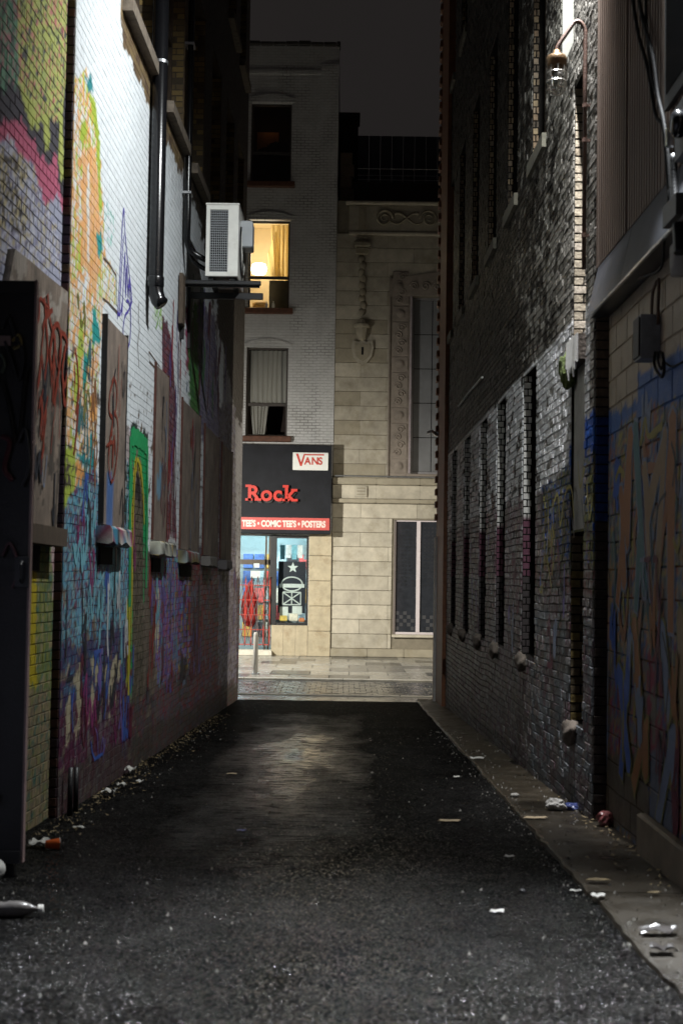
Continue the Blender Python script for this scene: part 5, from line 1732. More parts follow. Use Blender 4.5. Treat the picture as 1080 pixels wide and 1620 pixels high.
for (dx, dz, w, h, c, lb_) in ((.06, .02, .22, .16, (.6, .45, .1), 'yellow boxed goods at the foot of the shop window'), (.34, .02, .25, .22, (.62, .6, .5), 'pale boxed goods in the middle of the shop window foot'), (.62, .0, .16, .12, (.55, .2, .08), 'small orange boxed goods at the foot of the shop window')):
    gd = MB().box(wx0 + dx, wx0 + dx + w, FY + .16, FY + .28, zb0 - .05 + dz, zb0 - .05 + dz + h, b=.02)
    tag(gd.build('boxed_goods', mat('goods_%d' % int(dx * 100), c, var=.4)), lb_, 'box')
for i in range(5):
    MB().box(wx0 + .04 + i * .17, wx0 + .18 + i * .17, FY + .36, FY + .39, zb1 + .06 + .04 * (i % 2), zb1 + .48, b=.01).build('hanging_print', mat('hang_%d' % i, [(.1, .3, .4), (.6, .7, .75), (.15, .4, .5), (.7, .75, .75), (.25, .35, .4)][i], var=.5, vs=9), shop)
# door bay: transom, door, red folding lattice gate
dx0, dx1 = -3.9, win_x0 - .17
db = MB()
for x in (F(383, 950)[0] - .25, F(418, 950)[0], dx1 - .05):
    db.box(x, x + .05, FY + .10, FY + .17, ZST + .03, shop_top)
db.box(dx0, dx1, FY + .10, FY + .17, F(400, 893)[1], F(400, 885)[1])
dr = db.build('shop_door', mat('bronze_door_frame', (.07, .055, .04), rough=.4, metal=.4), WB)
MB().quad((dx0, FY + .14, ZST), (dx1, FY + .14, ZST), (dx1, FY + .14, shop_top), (dx0, FY + .14, shop_top)).build('pane', M['clear_glass'], dr)
n_ = MB().box(F(396, 912)[0], F(411, 912)[0], FY + .085, FY + .095, F(400, 914)[1], F(400, 903)[1]).build('notice', M['print'], dr)
n_ = MB().box(F(401, 900)[0], F(410, 900)[0], FY + .085, FY + .095, F(400, 898)[1], F(400, 891)[1]).build('notice', M['print'], dr)
M['red_gate'] = mat('red_painted_gate', (.45, .035, .018), rough=.45, var=.2)
M['grey_gate'] = mat('grey_gate_bar', (.13, .10, .10), rough=.5, metal=.3)
gz0, gz1 = F(405, 1022)[1], F(405, 912)[1]
gx0, gx1 = F(383, 960)[0] - .6, F(427, 960)[0]
gt = link('lattice_gate', None, WB, Vector((0, 0, 0)))
nb = 8
for i in range(nb + 1):
    x = gx0 + (gx1 - gx0) * i / nb
    MB().box(x - .012, x + .012, FY - .10, FY - .08, gz0, gz1).build('gate_bar', M['red_gate'] if i % 3 else M['grey_gate'], gt)
for j, z in enumerate(np.linspace(gz0 + .05, gz1 - .25, 5)):
    MB().box(gx0, gx1, FY - .115, FY - .102, z - .012, z + .012).build('gate_rail', M['red_gate'], gt)
for i in range(nb):
    xa, xb = gx0 + (gx1 - gx0) * i / nb, gx0 + (gx1 - gx0) * (i + 1) / nb
    for j in range(3):
        za, zb = gz0 + (gz1 - gz0) * j / 3, gz0 + (gz1 - gz0) * (j + 1) / 3
        MB().tube([(xa, FY - .13, za), (xb, FY - .13, zb)], .009, 5).build('gate_lattice', M['grey_gate'], gt)
        MB().tube([(xb, FY - .145, za), (xa, FY - .145, zb)], .009, 5).build('gate_lattice', M['grey_gate'], gt)
MB().box(-5.2, dx1 + .1, FY - .30, FY + .26, ZST + .02, gz0 - .10, b=.02).build('door_step', mat('pale_step', (.6, .57, .48), var=.2), WB)
# red garment on show behind the gate
gar = lump((F(393, 960)[0], FY + .55, F(393, 960)[1]), .42, 91, (.55, .3, 1.5), amp=.4)
tag(gar.build('garment', mat('red_cloth', (.40, .02, .015), rough=.9), smooth=True), 'red garment hanging behind the red lattice gate', 'garment')

# shop sign: black box with red raised letters and a red banner strip
SG = thing('shop_sign', (sx0, FY - .3, sz0), 'black shop sign box with raised red letters over the shop window', 'sign')
M['sign_black'] = mat('black_sign_panel', (.012, .013, .017), rough=.6, var=.4, vs=2, spec=.2)
MB().box(-5.0, sx1, FY - .50, FY - .01, sz0, sz1, b=.012).build('sign_box', M['sign_black'], SG)
M['sign_red'] = mat('red_sign_letter', (.56, .035, .022), rough=.4, var=.06, bump=0)
M['sign_side'] = mat('black_letter_side', (.012, .008, .008), rough=.4)
rx0, rx1 = F(391, 780, FY - .55)[0], F(470, 780, FY - .55)[0]
rz0, rz1 = F(430, 792, FY - .55)[1], F(430, 768, FY - .55)[1]
cap = (rz1 - rz0)
lw = [.30, .245, .215, .27]
xx = rx0
for ch, wd in zip('Rock', (.385, .345, .315, .36)):
    wd_ = wd / 1.405 * (rx1 - rx0)
    o = text_mesh('letter', ch, cap / .72, M['sign_red'], SG, (xx, FY - .60, rz0), bold=.016, extrude=.025, sx=1.0)
    text_mesh('letter_return', ch, cap / .72, M['sign_side'], SG, (xx + .045, FY - .535, rz0 - .05), bold=.016, extrude=.025, sx=1.0)
    s_ = MB()      # slab serifs
    if ch in 'Rk':
        s_.box(xx - .045, xx + .16, FY - .625, FY - .575, rz0 - .012, rz0 + .055)
        s_.box(xx - .045, xx + .12, FY - .6255, FY - .5755, rz1 - .06, rz1 + .012)
        s_.box(xx + wd_ - .17, xx + wd_ + .02, FY - .6245, FY - .5745, rz0 - .012, rz0 + .055)
        if ch == 'k':
            s_.box(xx + wd_ - .17, xx + wd_ + .01, FY - .6245, FY - .5745, rz0 + cap * .62, rz0 + cap * .78)
        s_.build('letter_serif', M['sign_red'], SG)
    xx += wd_
bx0, bx1, bz0, bz1 = frect(384, 819, 521, 838, FY - .52)
bn = MB().box(-4.6, bx1, FY - .520, FY - .501, bz0, bz1).build('banner_strip', mat('red_banner', (.50, .075, .065), rough=.5, var=.12, bump=0), SG)
text_mesh('lettering', "TEE'S \u2022 COMIC TEE'S \u2022 POSTERS", .245, mat('banner_print', (.72, .60, .55), rough=.5, bump=0), bn, (F(384, 830)[0] + .02, FY - .524, bz0 + .085), bold=.012, extrude=.002, sx=.70)
# white brand panel with red lettering on the corner of the sign
VS = thing('brand_sign', (F(463, 744, FY - .52)[0], FY - .52, F(463, 744, FY - .52)[1]), 'small white panel with red lettering at the top corner of the black shop sign', 'sign')
vx0, vx1, vz0, vz1 = frect(463, 716, 519, 744, FY - .53)
M['sign_white'] = mat('white_sign_panel', (.80, .81, .78), rough=.4, var=.04, bump=0)
MB().box(vx0, vx1, FY - .555, FY - .501, vz0, vz1, b=.012).build('sign_panel', M['sign_white'], VS)
vh = vz1 - vz0
vz = vz0 + vh * .27
fv = lambda a, b, o: (a, FY - .556 - o, b)
M['brand_red'] = mat('red_print', (.55, .05, .03), rough=.5, bump=0)
vl = vx0 + .09
MB().prism([(vl + a_, vz + b__) for a_, b__ in ((0, .33), (.065, .33), (.148, .085), (.225, .325), (.80, .325), (.80, .287), (.258, .287), (.172, -.02), (.122, -.02))], fv, .001, .006).build('letter', M['brand_red'], VS, recalc=True)
xx = vl + .245
for ch in 'ANS':
    text_mesh('letter', ch, .29, M['brand_red'], VS, (xx, FY - .560, vz + .03), bold=.008, extrude=.003, sx=.92)
    xx += .195

# ------------------------------------------------------------------ across the street: carved stone building
SB = thing('stone_building', (1.2, FY, ZST + .02), 'pale ashlar stone building with carved window surround across the street', 'building')
M['ashlar'] = mat('ashlar_stone', (.40, .365, .295), rough=.8, var=.26, vs=3, bump=.35, bs=50, dirt=.5, dirtcol=(.20, .17, .10))
M['ashlar2'] = mat('ashlar_stone_pale', (.46, .42, .34), rough=.8, var=.26, vs=3, bump=.35, bs=50, dirt=.42, dirtcol=(.22, .18, .11))
M['ashlar3'] = mat('ashlar_stone_stained', (.32, .285, .215), rough=.8, var=.2, vs=3, bump=.35, bs=50, dirt=.45, dirtcol=(.16, .13, .06))
M['carved'] = mat('carved_pink_stone', (.27, .23, .195), rough=.85, var=.2, vs=5, bump=.5, bs=40, dirt=.4, dirtcol=(.10, .08, .065))
M['sjoint'] = mat('stone_joint', (.21, .185, .14), rough=.9)
sX0, sX1 = xw + .004, 4.6
sztop = F(600, 318)[1]
lw = frect(622, 823, 693, 1004); lw = (lw[0], lw[0] + 2.1, lw[2], lw[3])
uw = frect(650, 470, 697, 750); uw = (uw[0], uw[0] + 1.75, uw[2], uw[3])
shol = [lw, uw]
m_ = MB()
ys_, zs_ = cells(sX0, sX1, ZST - .1, sztop, shol, 50)
for a, b in zip(ys_, ys_[1:]):
    for c, d in zip(zs_, zs_[1:]):
        if any(h[0] < (a + b) / 2 < h[1] and h[2] < (c + d) / 2 < h[3] for h in shol): continue
        m_.quad((a, FY + .01, c), (b, FY + .01, c), (b, FY + .01, d), (a, FY + .01, d))
for (a, b, c, d) in shol:
    for p, q in (((a, c), (b, c)), ((b, c), (b, d)), ((b, d), (a, d)), ((a, d), (a, c))):
        m_.quad((p[0], FY + .01, p[1]), (q[0], FY + .01, q[1]), (q[0], FY + .3, q[1]), (p[0], FY + .3, p[1]))
m_.quad((sX0, FY + .01, sztop), (sX1, FY + .01, sztop), (sX1, FY + 6, sztop), (sX0, FY + 6, sztop))
m_.build('wall', M['sjoint'], SB)
rs = random.Random(12)
def courses(x0, x1, z0, z1, h, lens, skip, pick):
    n = max(1, round((z1 - z0) / h))
    hh = (z1 - z0) / n
    for k in range(n):
        za, zb = z0 + k * hh, z0 + (k + 1) * hh - .010
        x = x0 - (lens * .5 if k % 2 else 0)
        while x < x1:
            a, b = max(x, x0), min(x + lens - .009, x1)
            x += lens
            if b - a < .05: continue
            segs = [(a, b)]
            for (s0, s1, c, d) in skip:
                if zb > c + .02 and za < d - .02:
                    ns = []
                    for (p, q) in segs:
                        if s1 <= p or s0 >= q: ns.append((p, q))
                        else:
                            if s0 - p > .05: ns.append((p, s0))
                            if q - s1 > .05: ns.append((s1, q))
                    segs = ns
            for (p, q) in segs:
                MB().box(p, q, FY - .030 - rs.uniform(0, .006), FY + .012, za, zb, b=.010).build('ashlar_block', pick(rs), SB)
ledge0, ledge1 = F(610, 797)[1], F(610, 757)[1]
courses(sX0, sX1, F(600, 1026)[1], ledge0, .425, 1.62, [(lw[0] - .06, lw[1] + .06, lw[2] - .16, lw[3] + .05)], lambda r: r.choice([M['ashlar'], M['ashlar2'], M['ashlar']]))
sur0 = F(617, 600)[0]
courses(sX0, sX1, ledge1, F(600, 370)[1], .425, 1.50, [(sur0, uw[1] + .62, ledge1 - .1, F(650, 438)[1])], lambda r: r.choice([M['ashlar'], M['ashlar3'], M['ashlar'], M['ashlar2']]))
# plinth, ledges and band
for i in range(5):
    xa = sX0 + i * 1.05
    MB().box(xa, xa + 1.04, FY - .13, FY + .01, ZST + .02, F(600, 1026)[1] - .008, b=.02).build('plinth_stone', M['ashlar3'], SB)
for i in range(4):
    xa = sX0 + i * 1.25
    MB().box(xa, xa + 1.245, FY - .26, FY + .01, F(610, 768)[1], ledge1, b=.025).build('ledge_stone', M['ashlar3'], SB)
    MB().box(xa, xa + 1.245, FY - .10, FY + .01, F(610, 790)[1] + .01, F(610, 768)[1] - .006, b=.01).build('band_stone', M['ashlar2'], SB)
    MB().box(xa, xa + 1.245, FY - .20, FY + .01, ledge0 + .004, F(610, 790)[1], b=.02).build('ledge_stone', M['ashlar3'], SB)
q = frect(561, 769, 580, 787)
t_ = MB().box(q[0], q[1], FY - .16, FY - .09, q[2], q[3], b=.02).build('band_boss', M['ashlar'], SB)
t_ = MB()
for k in range(3):
    t_.tube([(q[0] + .06, FY - .17, q[2] + .08 + k * .09), (q[1] - .06, FY - .17, q[2] + .08 + k * .09)], .015, 5)
t_.build('boss_carving', M['ashlar3'], SB)
# thin rail and bright fittings on the ledge
r_ = MB(); r_.tube([(sX0 + .05, FY - .30, ledge1 + .045), (sX1, FY - .30, ledge1 + .02)], .022, 6); r_.build('ledge_rail', M['zinc'], SB)
# top frieze panel with scrolls
fz0, fz1 = F(630, 368)[1], F(630, 321)[1]
fx0 = F(567, 345)[0]
MB().box(sX0 + .35, sX1, FY - .09, FY + .01, fz0, fz1 - .10, b=.02).build('frieze_panel', M['ashlar'], SB)
MB().box(sX0 + .25, sX1, FY - .22, FY + .01, fz1 - .095, fz1, b=.03).build('cornice', M['ashlar2'], SB)
MB().box(sX0 + .35, sX1, FY - .13, FY + .01, fz0 - .10, fz0 - .006, b=.02).build('cornice', M['ashlar2'], SB)
fm = MB()
fm.box(fx0, fx0 + .22, FY - .125, FY - .085, fz0 + .06, fz1 - .16).box(fx0 + .05, fx0 + .17, FY - .15, FY - .12, fz0 + .12, fz1 - .22)
fm.build('frieze_block', M['ashlar3'], SB)
def spiral(cx, cz, r, turns, sgn, n=40):
    return [(cx + sgn * r * (1 - k / n * .85) * math.cos(k / n * turns * 6.28), FY - .115, cz + r * (1 - k / n * .85) * math.sin(k / n * turns * 6.28)) for k in range(n + 1)]
zc = (fz0 + fz1 - .1) / 2
for (cx, sg, rr_) in ((fx0 + .75, 1, .26), (fx0 + 2.05, -1, .26), (fx0 + 3.2, 1, .26)):
    MB().tube(spiral(cx, zc, rr_, 1.9, sg), [.045 * (1 - .6 * k / 40) for k in range(41)], 6).build('scroll_carving', M['ashlar3'], SB, smooth=True)
    MB().tube([(cx + sg * .3 + sg * .9 * k / 14, FY - .11, zc + .16 * math.sin(k / 14 * 5.2 + 1)) for k in range(15)], [.05 - .0025 * k for k in range(15)], 6).build('scroll_carving', M['ashlar3'], SB, smooth=True)
# pendant ornament: bracket, leafy drop, urn, shield
def at(u, v, o):
    x, z = F(u, v)
    return (x, FY - o, z)
q = frect(559, 384, 586, 404)
MB().box(q[0], q[1], FY - .20, FY - .03, q[3] - .15, q[3], b=.03).box(q[0] + .07, q[1] - .07, FY - .16, FY - .031, q[2], q[3] - .155, b=.03).build('pendant_bracket', M['ashlar3'], SB)
pn = link('pendant_drop', None, SB, Vector((0, 0, 0)))
for k in range(9):
    v = 410 + k * 10.5
    lump(at(573 + 2 * (k % 2) - 1, v, .07), .10, 120 + k, (1.0, .6, 1.25), n=2, amp=.5).build('carved_leaf', M['ashlar3'], pn, smooth=True)
c_ = at(572, 540, .10)
MB().lathe([(.07, 0), (.13, .06), (.17, .20), (.19, .36), (.25, .40), (.25, .47), (.16, .50), (.10, .62), (.03, .66)], c_, n=8).build('urn', M['ashlar3'], SB)
sh = [(-.28, .30), (-.32, .10), (-.26, -.18), (-.12, -.36), (0, -.42), (.12, -.36), (.26, -.18), (.32, .10), (.28, .30), (.10, .26), (0, .32), (-.10, .26)]
c_ = F(573, 556)
MB().prism([(c_[0] + a, c_[1] + b) for a, b in sh], lambda a, b, o: (a, FY - o, b), .03, .13).build('shield', M['ashlar'], SB, recalc=True)
MB().prism([(c_[0] + a * .72, c_[1] + b * .72) for a, b in sh], lambda a, b, o: (a, FY - o, b), .131, .16).build('shield', M['ashlar3'], SB, recalc=True)
MB().box(c_[0] - .03, c_[0] + .03, FY - .175, FY - .161, c_[1] - .12, c_[1] + .10).build('shield_slot', M['dark'], SB)
# carved surround of the upper window
zt = uw[3]
jx0, jx1 = sur0, F(644, 600)[0]
MB().box(jx0 - .02, jx1 + .06, FY - .05, FY + .01, ledge1 + .01, F(630, 437)[1] - .1, b=.015).build('surround_jamb', M['carved'], SB)
MB().box(jx0 - .06, jx0 - .02, FY - .10, FY + .01, ledge1 + .01, F(630, 437)[1], b=.01).build('surround_moulding', M['carved'], SB)
MB().box(jx1 + .06, uw[0] - .003, FY - .10, FY + .02, ledge1 + .01, zt, b=.01).build('surround_moulding', mat('lilac_stone', (.36, .31, .33), var=.15, dirt=.2), SB)
zz = ledge1 + .15
k = 0
jm = (jx0 + jx1) / 2 + .02
hw = (jx1 - jx0) / 2 - .02
while zz < F(630, 450)[1]:
    if k % 2 == 0:
        h = .46
        MB().box(jm - hw, jm + hw, FY - .075, FY - .045, zz, zz + h - .04, b=.012).build('rosette_panel', M['carved'], SB)
        MB().lathe([(.13, 0), (.13, .02), (.08, .03), (.09, .05), (.03, .06)], (jm, FY - .075, zz + h / 2 - .02), axis=(0, -1, 0), n=10).build('rosette', M['carved'], SB)
    else:
        h = 1.02
        MB().box(jm - hw, jm + hw, FY - .075, FY - .045, zz, zz + h - .04, b=.012).build('scroll_panel', M['carved'], SB)
        for s_ in range(4):
            c_ = (jm + (.04 if s_ % 2 else -.04), 0, zz + .14 + s_ * .225)
            MB().tube([(p[0], FY - .085, p[2]) for p in spiral(c_[0], c_[2], .115, 1.5, 1 if s_ % 2 else -1, 20)], .024, 5).build('scroll_carving', M['carved'], SB, smooth=True)
    zz += h
    k += 1
# low gable lintel
lz0 = zt + .02
MB().prism([(jx0 - .06, lz0), (uw[1] + .6, lz0), (uw[1] + .6, lz0 + .42), (uw[0] + .9, lz0 + .74), (jx0 - .06, lz0 + .48)], lambda a, b, o: (a, FY - o, b), -.01, .09).build('lintel', M['carved'], SB, recalc=True)
for k in range(5):
    MB().tube([(p[0], FY - .10, p[2]) for p in spiral(uw[0] + .05 + k * .33, lz0 + .28, .13, 1.6, 1 if k % 2 else -1, 20)], .028, 5).build('scroll_carving', M['carved'], SB, smooth=True)
MB().lathe([(.15, 0), (.15, .02), (.09, .03), (.10, .05), (.03, .06)], (jm - .05, FY - .09, lz0 + .24), axis=(0, -1, 0), n=10).build('rosette', M['carved'], SB)
# tall grey leaded window
f = MB()
y = FY + .14
a, b, c, d = uw
f.box(a, a + .07, y, y + .06, c, d).box(b - .07, b, y, y + .06, c, d).box(a + .07, b - .07, y, y + .06, c, c + .07).box(a + .07, b - .07, y, y + .06, d - .07, d)
wf = f.build('window', mat('grey_window_frame', (.26, .25, .26), rough=.5), SB)
M['grey_pane'] = mat('grey_obscured_glass', (.20, .205, .215), rough=.35, var=.15, vs=2)
nn, kk = 3, 5
for i in range(nn):
    for j in range(kk):
        xa, xb = a + .07 + (b - a - .14) * i / nn, a + .07 + (b - a - .14) * (i + 1) / nn
        za, zb = c + .07 + (d - c - .14) * j / kk, c + .07 + (d - c - .14) * (j + 1) / kk
        MB().box(xa + .012, xb - .012, y + .02, y + .04, za + .012, zb - .012).build('pane', M['grey_pane'], wf)
MB().box(a + .02, b - .02, y + .055, y + .08, c + .02, d - .02).build('window_lead', M['dark'], wf)
MB().box(a - .1, b + .1, FY - .14, FY + .14, c - .10, c - .003, b=.02).build('window_sill', M['carved'], SB)
# ground floor window: white frame, dark glass with dotted film and a checker band
a, b, c, d = lw
y = FY + .10
t = .065
f = MB()
mid = F(661, 910)[0] - .0
f.box(a, a + t, y, y + .08, c, d).box(b - t, b, y, y + .08, c, d).box(a + t, b - t, y, y + .08, d - t * .6, d).box(a + t, b - t, y, y + .08, c, c + t).box(mid - .05, mid + .06, y - .01, y + .09, c + t, d - t * .6).box(mid + 1.05, mid + 1.15, y - .01, y + .09, c + t, d - t * .6)
wf = f.build('window', mat('lilac_white_frame', (.62, .56, .58), rough=.45, var=.08), SB)
M['film'] = mat('dark_film_glass', (.030, .033, .040), rough=.06, var=.3, bump=.01)
for (p, q) in ((a + t, mid - .05), (mid + .06, mid + 1.05), (mid + 1.15, b - t)):
    pn_ = MB().box(p, q, y + .035, y + .05, c + t, d - t * .6).build('pane', M['film'], wf)
M['film_dot'] = mat('film_print', (.016, .018, .022), rough=.3, bump=0)
M['film_check'] = mat('film_check', (.065, .065, .07), rough=.3, bump=0)
dm = MB()
nxd = int((b - a - .2) / .11)
for i in range(nxd):
    for j in range(16):
        x_ = a + .13 + i * .11
        z_ = d - .22 - j * .11
        if abs(x_ - mid) < .09 or abs(x_ - mid - 1.1) < .09 or j > 13 and rs.random() < .4: continue
        dm.box(x_ - .026, x_ + .026, y + .030, y + .034, z_ - .026, z_ + .026)
dm.build('film_print', M['film_dot'], wf)['kind'] = 'stuff'
dm = MB()
for i in range(nxd):
    for j in range(5):
        x_ = a + .13 + i * .11
        if (i + j) % 2 or abs(x_ - mid) < .10 or abs(x_ - mid - 1.1) < .10 or rs.random() < .25: continue
        dm.box(x_ - .05, x_ + .05, y + .030, y + .034, c + .12 + j * .11, c + .22 + j * .11)
dm.build('film_print', M['film_check'], wf)['kind'] = 'stuff'
MB().box(a - .03, b + .05, FY - .10, FY + .10, c - .09, c - .003, b=.02).build('window_sill', M['ashlar2'], SB)
# dark roof storey, ribbed sheet, guard wires, chimney
rz0, rz1 = sztop + .004, F(630, 200)[1]
rx0 = F(566, 240)[0]
MB().box(F(551, 300)[0], sX1, FY + .4, FY + 4, rz0, F(620, 282)[1], b=.02).build('roof_kerb', mat('dark_brown_fascia', (.018, .013, .012), rough=.7), SB)
M['roof_sheet'] = mat('dark_blue_roof_sheet', (.010, .012, .020), rough=.5, var=.3)
for i in range(12):
    xa = rx0 + i * .34
    MB().box(xa, xa + .33, FY + .9, FY + 1.0, F(620, 282)[1] + .01, rz1, b=.015).build('roof_panel', M['roof_sheet'], SB)
for v in (255, 266, 273):
    MB().tube([(rx0, FY + .8, F(620, v)[1]), (sX1, FY + .8, F(620, v)[1])], .012, 5).build('guard_wire', M['zinc'], SB)
q = frect(541, 156, 567, 236)
MB().box(q[0] - .1, q[1], FY + 1.2, FY + 2.0, sztop, q[3], b=.03).box(q[0] - .15, q[1] + .05, FY + 1.15, FY + 2.05, q[3] - .18, q[3] - .02, b=.02).build('chimney', M['dark'], SB)
q = frect(538, 236, 560, 312)
for k in range(4):
    hh_ = (q[3] - q[2]) / 4
    MB().box(q[0], q[1] - .06 * (k % 2), FY + .3, FY + .8, q[2] + k * hh_, q[2] + (k + 1) * hh_ - .008, b=.01).build('quoin', mat('brown_quoin', (.10, .07, .045), var=.3) if 'brown_quoin' not in bpy.data.materials else bpy.data.materials['brown_quoin'], SB)

# ------------------------------------------------------------------ things on the street
pb = G(404, 1068)
BO = thing('bollard', (pb.x, pb.y, ZST + .02), 'pale grey steel bollard on the pavement in front of the shop door', 'bollard')
bh = EYE.z + (EYE.z - 0) * 0
hz = (F(405, 1000, pb.y)[1] - (ZST + .02))
MB().lathe([(.055, 0), (.055, hz - .06), (.05, hz - .02), (.03, hz)], (pb.x, pb.y, ZST + .02), n=16).build('post', mat('pale_bollard', (.46, .44, .40), rough=.35, var=.1), BO, smooth=True)
MB().lathe([(.10, 0), (.10, .02), (.06, .03)], (pb.x, pb.y, ZST + .022), n=16).build('base_plate', M['zinc'], BO)
def street_lamp(loc, label, sx):
    t = thing('street_lamp', (loc.x + sx * .9, loc.y - .3, ZST), label, 'street lamp', 'street lamps beyond the alley mouth')
    bx_, by_ = loc.x + sx * .9, loc.y - .3
    MB().tube([(bx_, by_, ZST), (bx_, by_, loc.z + .5), (bx_ - sx * .2, by_ + .05, loc.z + .72), (loc.x + sx * .1, loc.y, loc.z + .30)], [.07, .05, .045, .04], 10).build('pole', M['black'], t, smooth=True)
    MB().lathe([(.05, .30), (.12, .26), (.20, .12), (.22, .09), (.20, .09), (.10, .22), (.02, .25)], (loc.x, loc.y, loc.z), n=14).build('lamp_head', M['black'], t, smooth=True)
    MB().lathe([(.02, .10), (.09, .12), (.09, .16), (.02, .18)], (loc.x, loc.y, loc.z + .03), n=12).build('bulb', emit('street_bulb', (1, .86, .6), 6), t)
street_lamp(STREET_A, 'black street lamp with warm bulb left of the alley mouth', -1)
street_lamp(STREET_B, 'black street lamp with warm bulb right of the alley mouth', 1)
# floodlight housing on the right wall, above the picture
FL = thing('floodlight', (PR.pt(FLOOD.y, 0)[0], FLOOD.y, FLOOD.z), 'white floodlight fixed high on the dark brick wall', 'lamp')
MB().box(1.71, 1.86, FLOOD.y - .05, FLOOD.y + .05, FLOOD.z + .02, FLOOD.z + .10, b=.01).build('bracket', M['black'], FL)
MB().hexa([(1.57, FLOOD.y - .16, FLOOD.z + .11), (1.78, FLOOD.y - .16, FLOOD.z + .11), (1.78, FLOOD.y + .16, FLOOD.z + .11), (1.57, FLOOD.y + .16, FLOOD.z + .11), (1.60, FLOOD.y - .14, FLOOD.z + .2), (1.78, FLOOD.y - .14, FLOOD.z + .2), (1.78, FLOOD.y + .14, FLOOD.z + .2), (1.60, FLOOD.y + .14, FLOOD.z + .2)]).build('housing', M['grey_box'], FL)

DW = thing('floodlight', (1.9, FILL_DOWN.y, FILL_DOWN.z), 'small downlight fixed high on the corrugated cladding', 'lamp')  # fixture made up for the added foreground lamp
MB().box(FILL_DOWN.x + .05, 1.89, FILL_DOWN.y - .05, FILL_DOWN.y + .05, FILL_DOWN.z + .04, FILL_DOWN.z + .12, b=.01).build('bracket', M['black'], DW)
MB().lathe([(.05, .20), (.10, .18), (.13, .05), (.12, .05), (.09, .15), (.02, .17)], FILL_DOWN, n=14).build('housing', M['grey_box'], DW, smooth=True)
# ------------------------------------------------------------------ things on the walls
# caged lamp on a bent conduit
yl = 10.95
LP = thing('caged_wall_lamp', PR.pt(yl, 3.9, .03), 'unlit caged lamp on a bent rusty conduit fixed to the brick wall', 'lamp')
zt_ = EYE.z + (PR.uv(921, 60, .05)[1] - EYE.z)
zb_ = PR.uv(918, 432, .05)[1]
arc = [PR.pt(yl, zb_, .05), PR.pt(yl, zt_ - .35, .05)]
for k in range(9):
    q = k / 8 * 2.05
    arc.append(PR.pt(yl, zt_ - .03 + .115 * math.sin(q), .05 + .062 * (1 - math.cos(q))))
arc += [PR.pt(yl, zt_ - .10, .255), PR.pt(yl, zt_ - .125, .268), PR.pt(yl, zt_ - .16, .272), PR.pt(yl, zt_ - .28, .273)]
MB().tube(arc, .017, 8).build('conduit', M['rust_pipe'], LP, smooth=True)
for z in (zb_ + .25, zb_ + 1.0, zt_ - .6):
    MB().lathe([(.022, 0), (.022, .03)], PR.pt(yl, z, .05), n=10).build('coupling', M['rust_pipe'], LP)
    MB().box(*sorted((PR.pt(yl, z, .05)[0], PR.pt(yl, z, 0)[0])), yl - .012, yl + .012, z + .005, z + .025).build('clip', M['rust_pipe'], LP)
c_ = Vector(PR.pt(yl, zt_ - .20, .273))
MB().lathe([(.078, -.075), (.080, -.01), (.070, .005), (.03, .012), (.025, .05)], c_, n=14).build('cap', M['brass'], LP, smooth=True)
MB().lathe([(.045, -.09), (.048, -.2), (.035, -.25), (.01, -.265)], c_, n=12).build('glass', M['lampglass'], LP, smooth=True)
MB().lathe([(.02, -.085), (.03, -.13), (.03, -.17), (.01, -.20)], c_, n=10).build('bulb', M['grey_plastic'], LP, smooth=True)
cg = link('cage', None, LP, Vector((0, 0, 0)))
for k in range(8):
    q = 2 * math.pi * k / 8
    pts = [c_ + Vector((r_ * math.cos(q), r_ * math.sin(q), h)) for r_, h in ((.070, -.08), (.074, -.17), (.068, -.25), (.045, -.295), (.0, -.305))]
    MB().tube(pts, .0058, 5).build('cage_wire', M['wire'], cg)
for h, r_ in ((-.13, .072), (-.20, .073), (-.255, .066)):
    MB().tube([c_ + Vector((r_ * math.cos(k / 16 * 6.2832), r_ * math.sin(k / 16 * 6.2832), h)) for k in range(17)], .0058, 5, caps=False).build('cage_ring', M['wire'], cg)

# air conditioner on its steel shelf
ya = 17.0
AX0, AZ0 = F(326, 380, ya)[0], F(352, 437, ya)[1]
AX1, AZ1 = F(377, 380, ya)[0], F(352, 324, ya)[1]
AC = thing('air_conditioner', ((AX0 + AX1) / 2, ya, AZ0), 'white outdoor air conditioner standing on a steel wall shelf', 'air conditioner')
yd = ya + .95
t = .045
m_ = MB()
MB().box(AX0 + .02, AX1 - .02, ya + .04, yd, AZ0 + .03, AZ1 - .02, b=.01).build('coil', M['coil'], AC)
fr_ = MB()
fr_.box(AX0, AX0 + t, ya, ya + .05, AZ0, AZ1, b=.006).box(AX1 - .125, AX1, ya - .002, ya + .05, AZ0, AZ1, b=.006).box(AX0 + t, AX1 - .125, ya + .001, ya + .05, AZ0, AZ0 + .055, b=.006).box(AX0 + t, AX1 - .125, ya + .001, ya + .05, AZ1 - .06, AZ1, b=.006)
fr_.build('end_frame', M['white_metal'], AC)
MB().box(AX0 - .01, AX1 + .01, ya - .01, yd + .01, AZ1 - .004, AZ1 + .022, b=.008).build('lid', M['white_metal'], AC)
sp_ = MB()
sp_.box(AX1 - .018, AX1, ya + .05, yd, AZ0, AZ1 - .006)
fp_ = sp_.build('fan_panel', M['white_metal'], AC)
cf = ((AX1), (ya + yd) / 2 + .06, (AZ0 + AZ1) / 2)
MB().lathe([(.34, 0), (.34, .02), (.31, .02), (.31, .003)], cf, axis=(1, 0, 0), n=28).build('fan_guard', M['coil'], fp_)
for k in range(5):
    MB().tube([(cf[0] + .022, cf[1] + (.06 + .06 * k) * math.cos(j / 20 * 6.2832), cf[2] + (.06 + .06 * k) * math.sin(j / 20 * 6.2832)) for j in range(21)], .004, 4, caps=False).build('guard_ring', M['white_metal'], fp_)
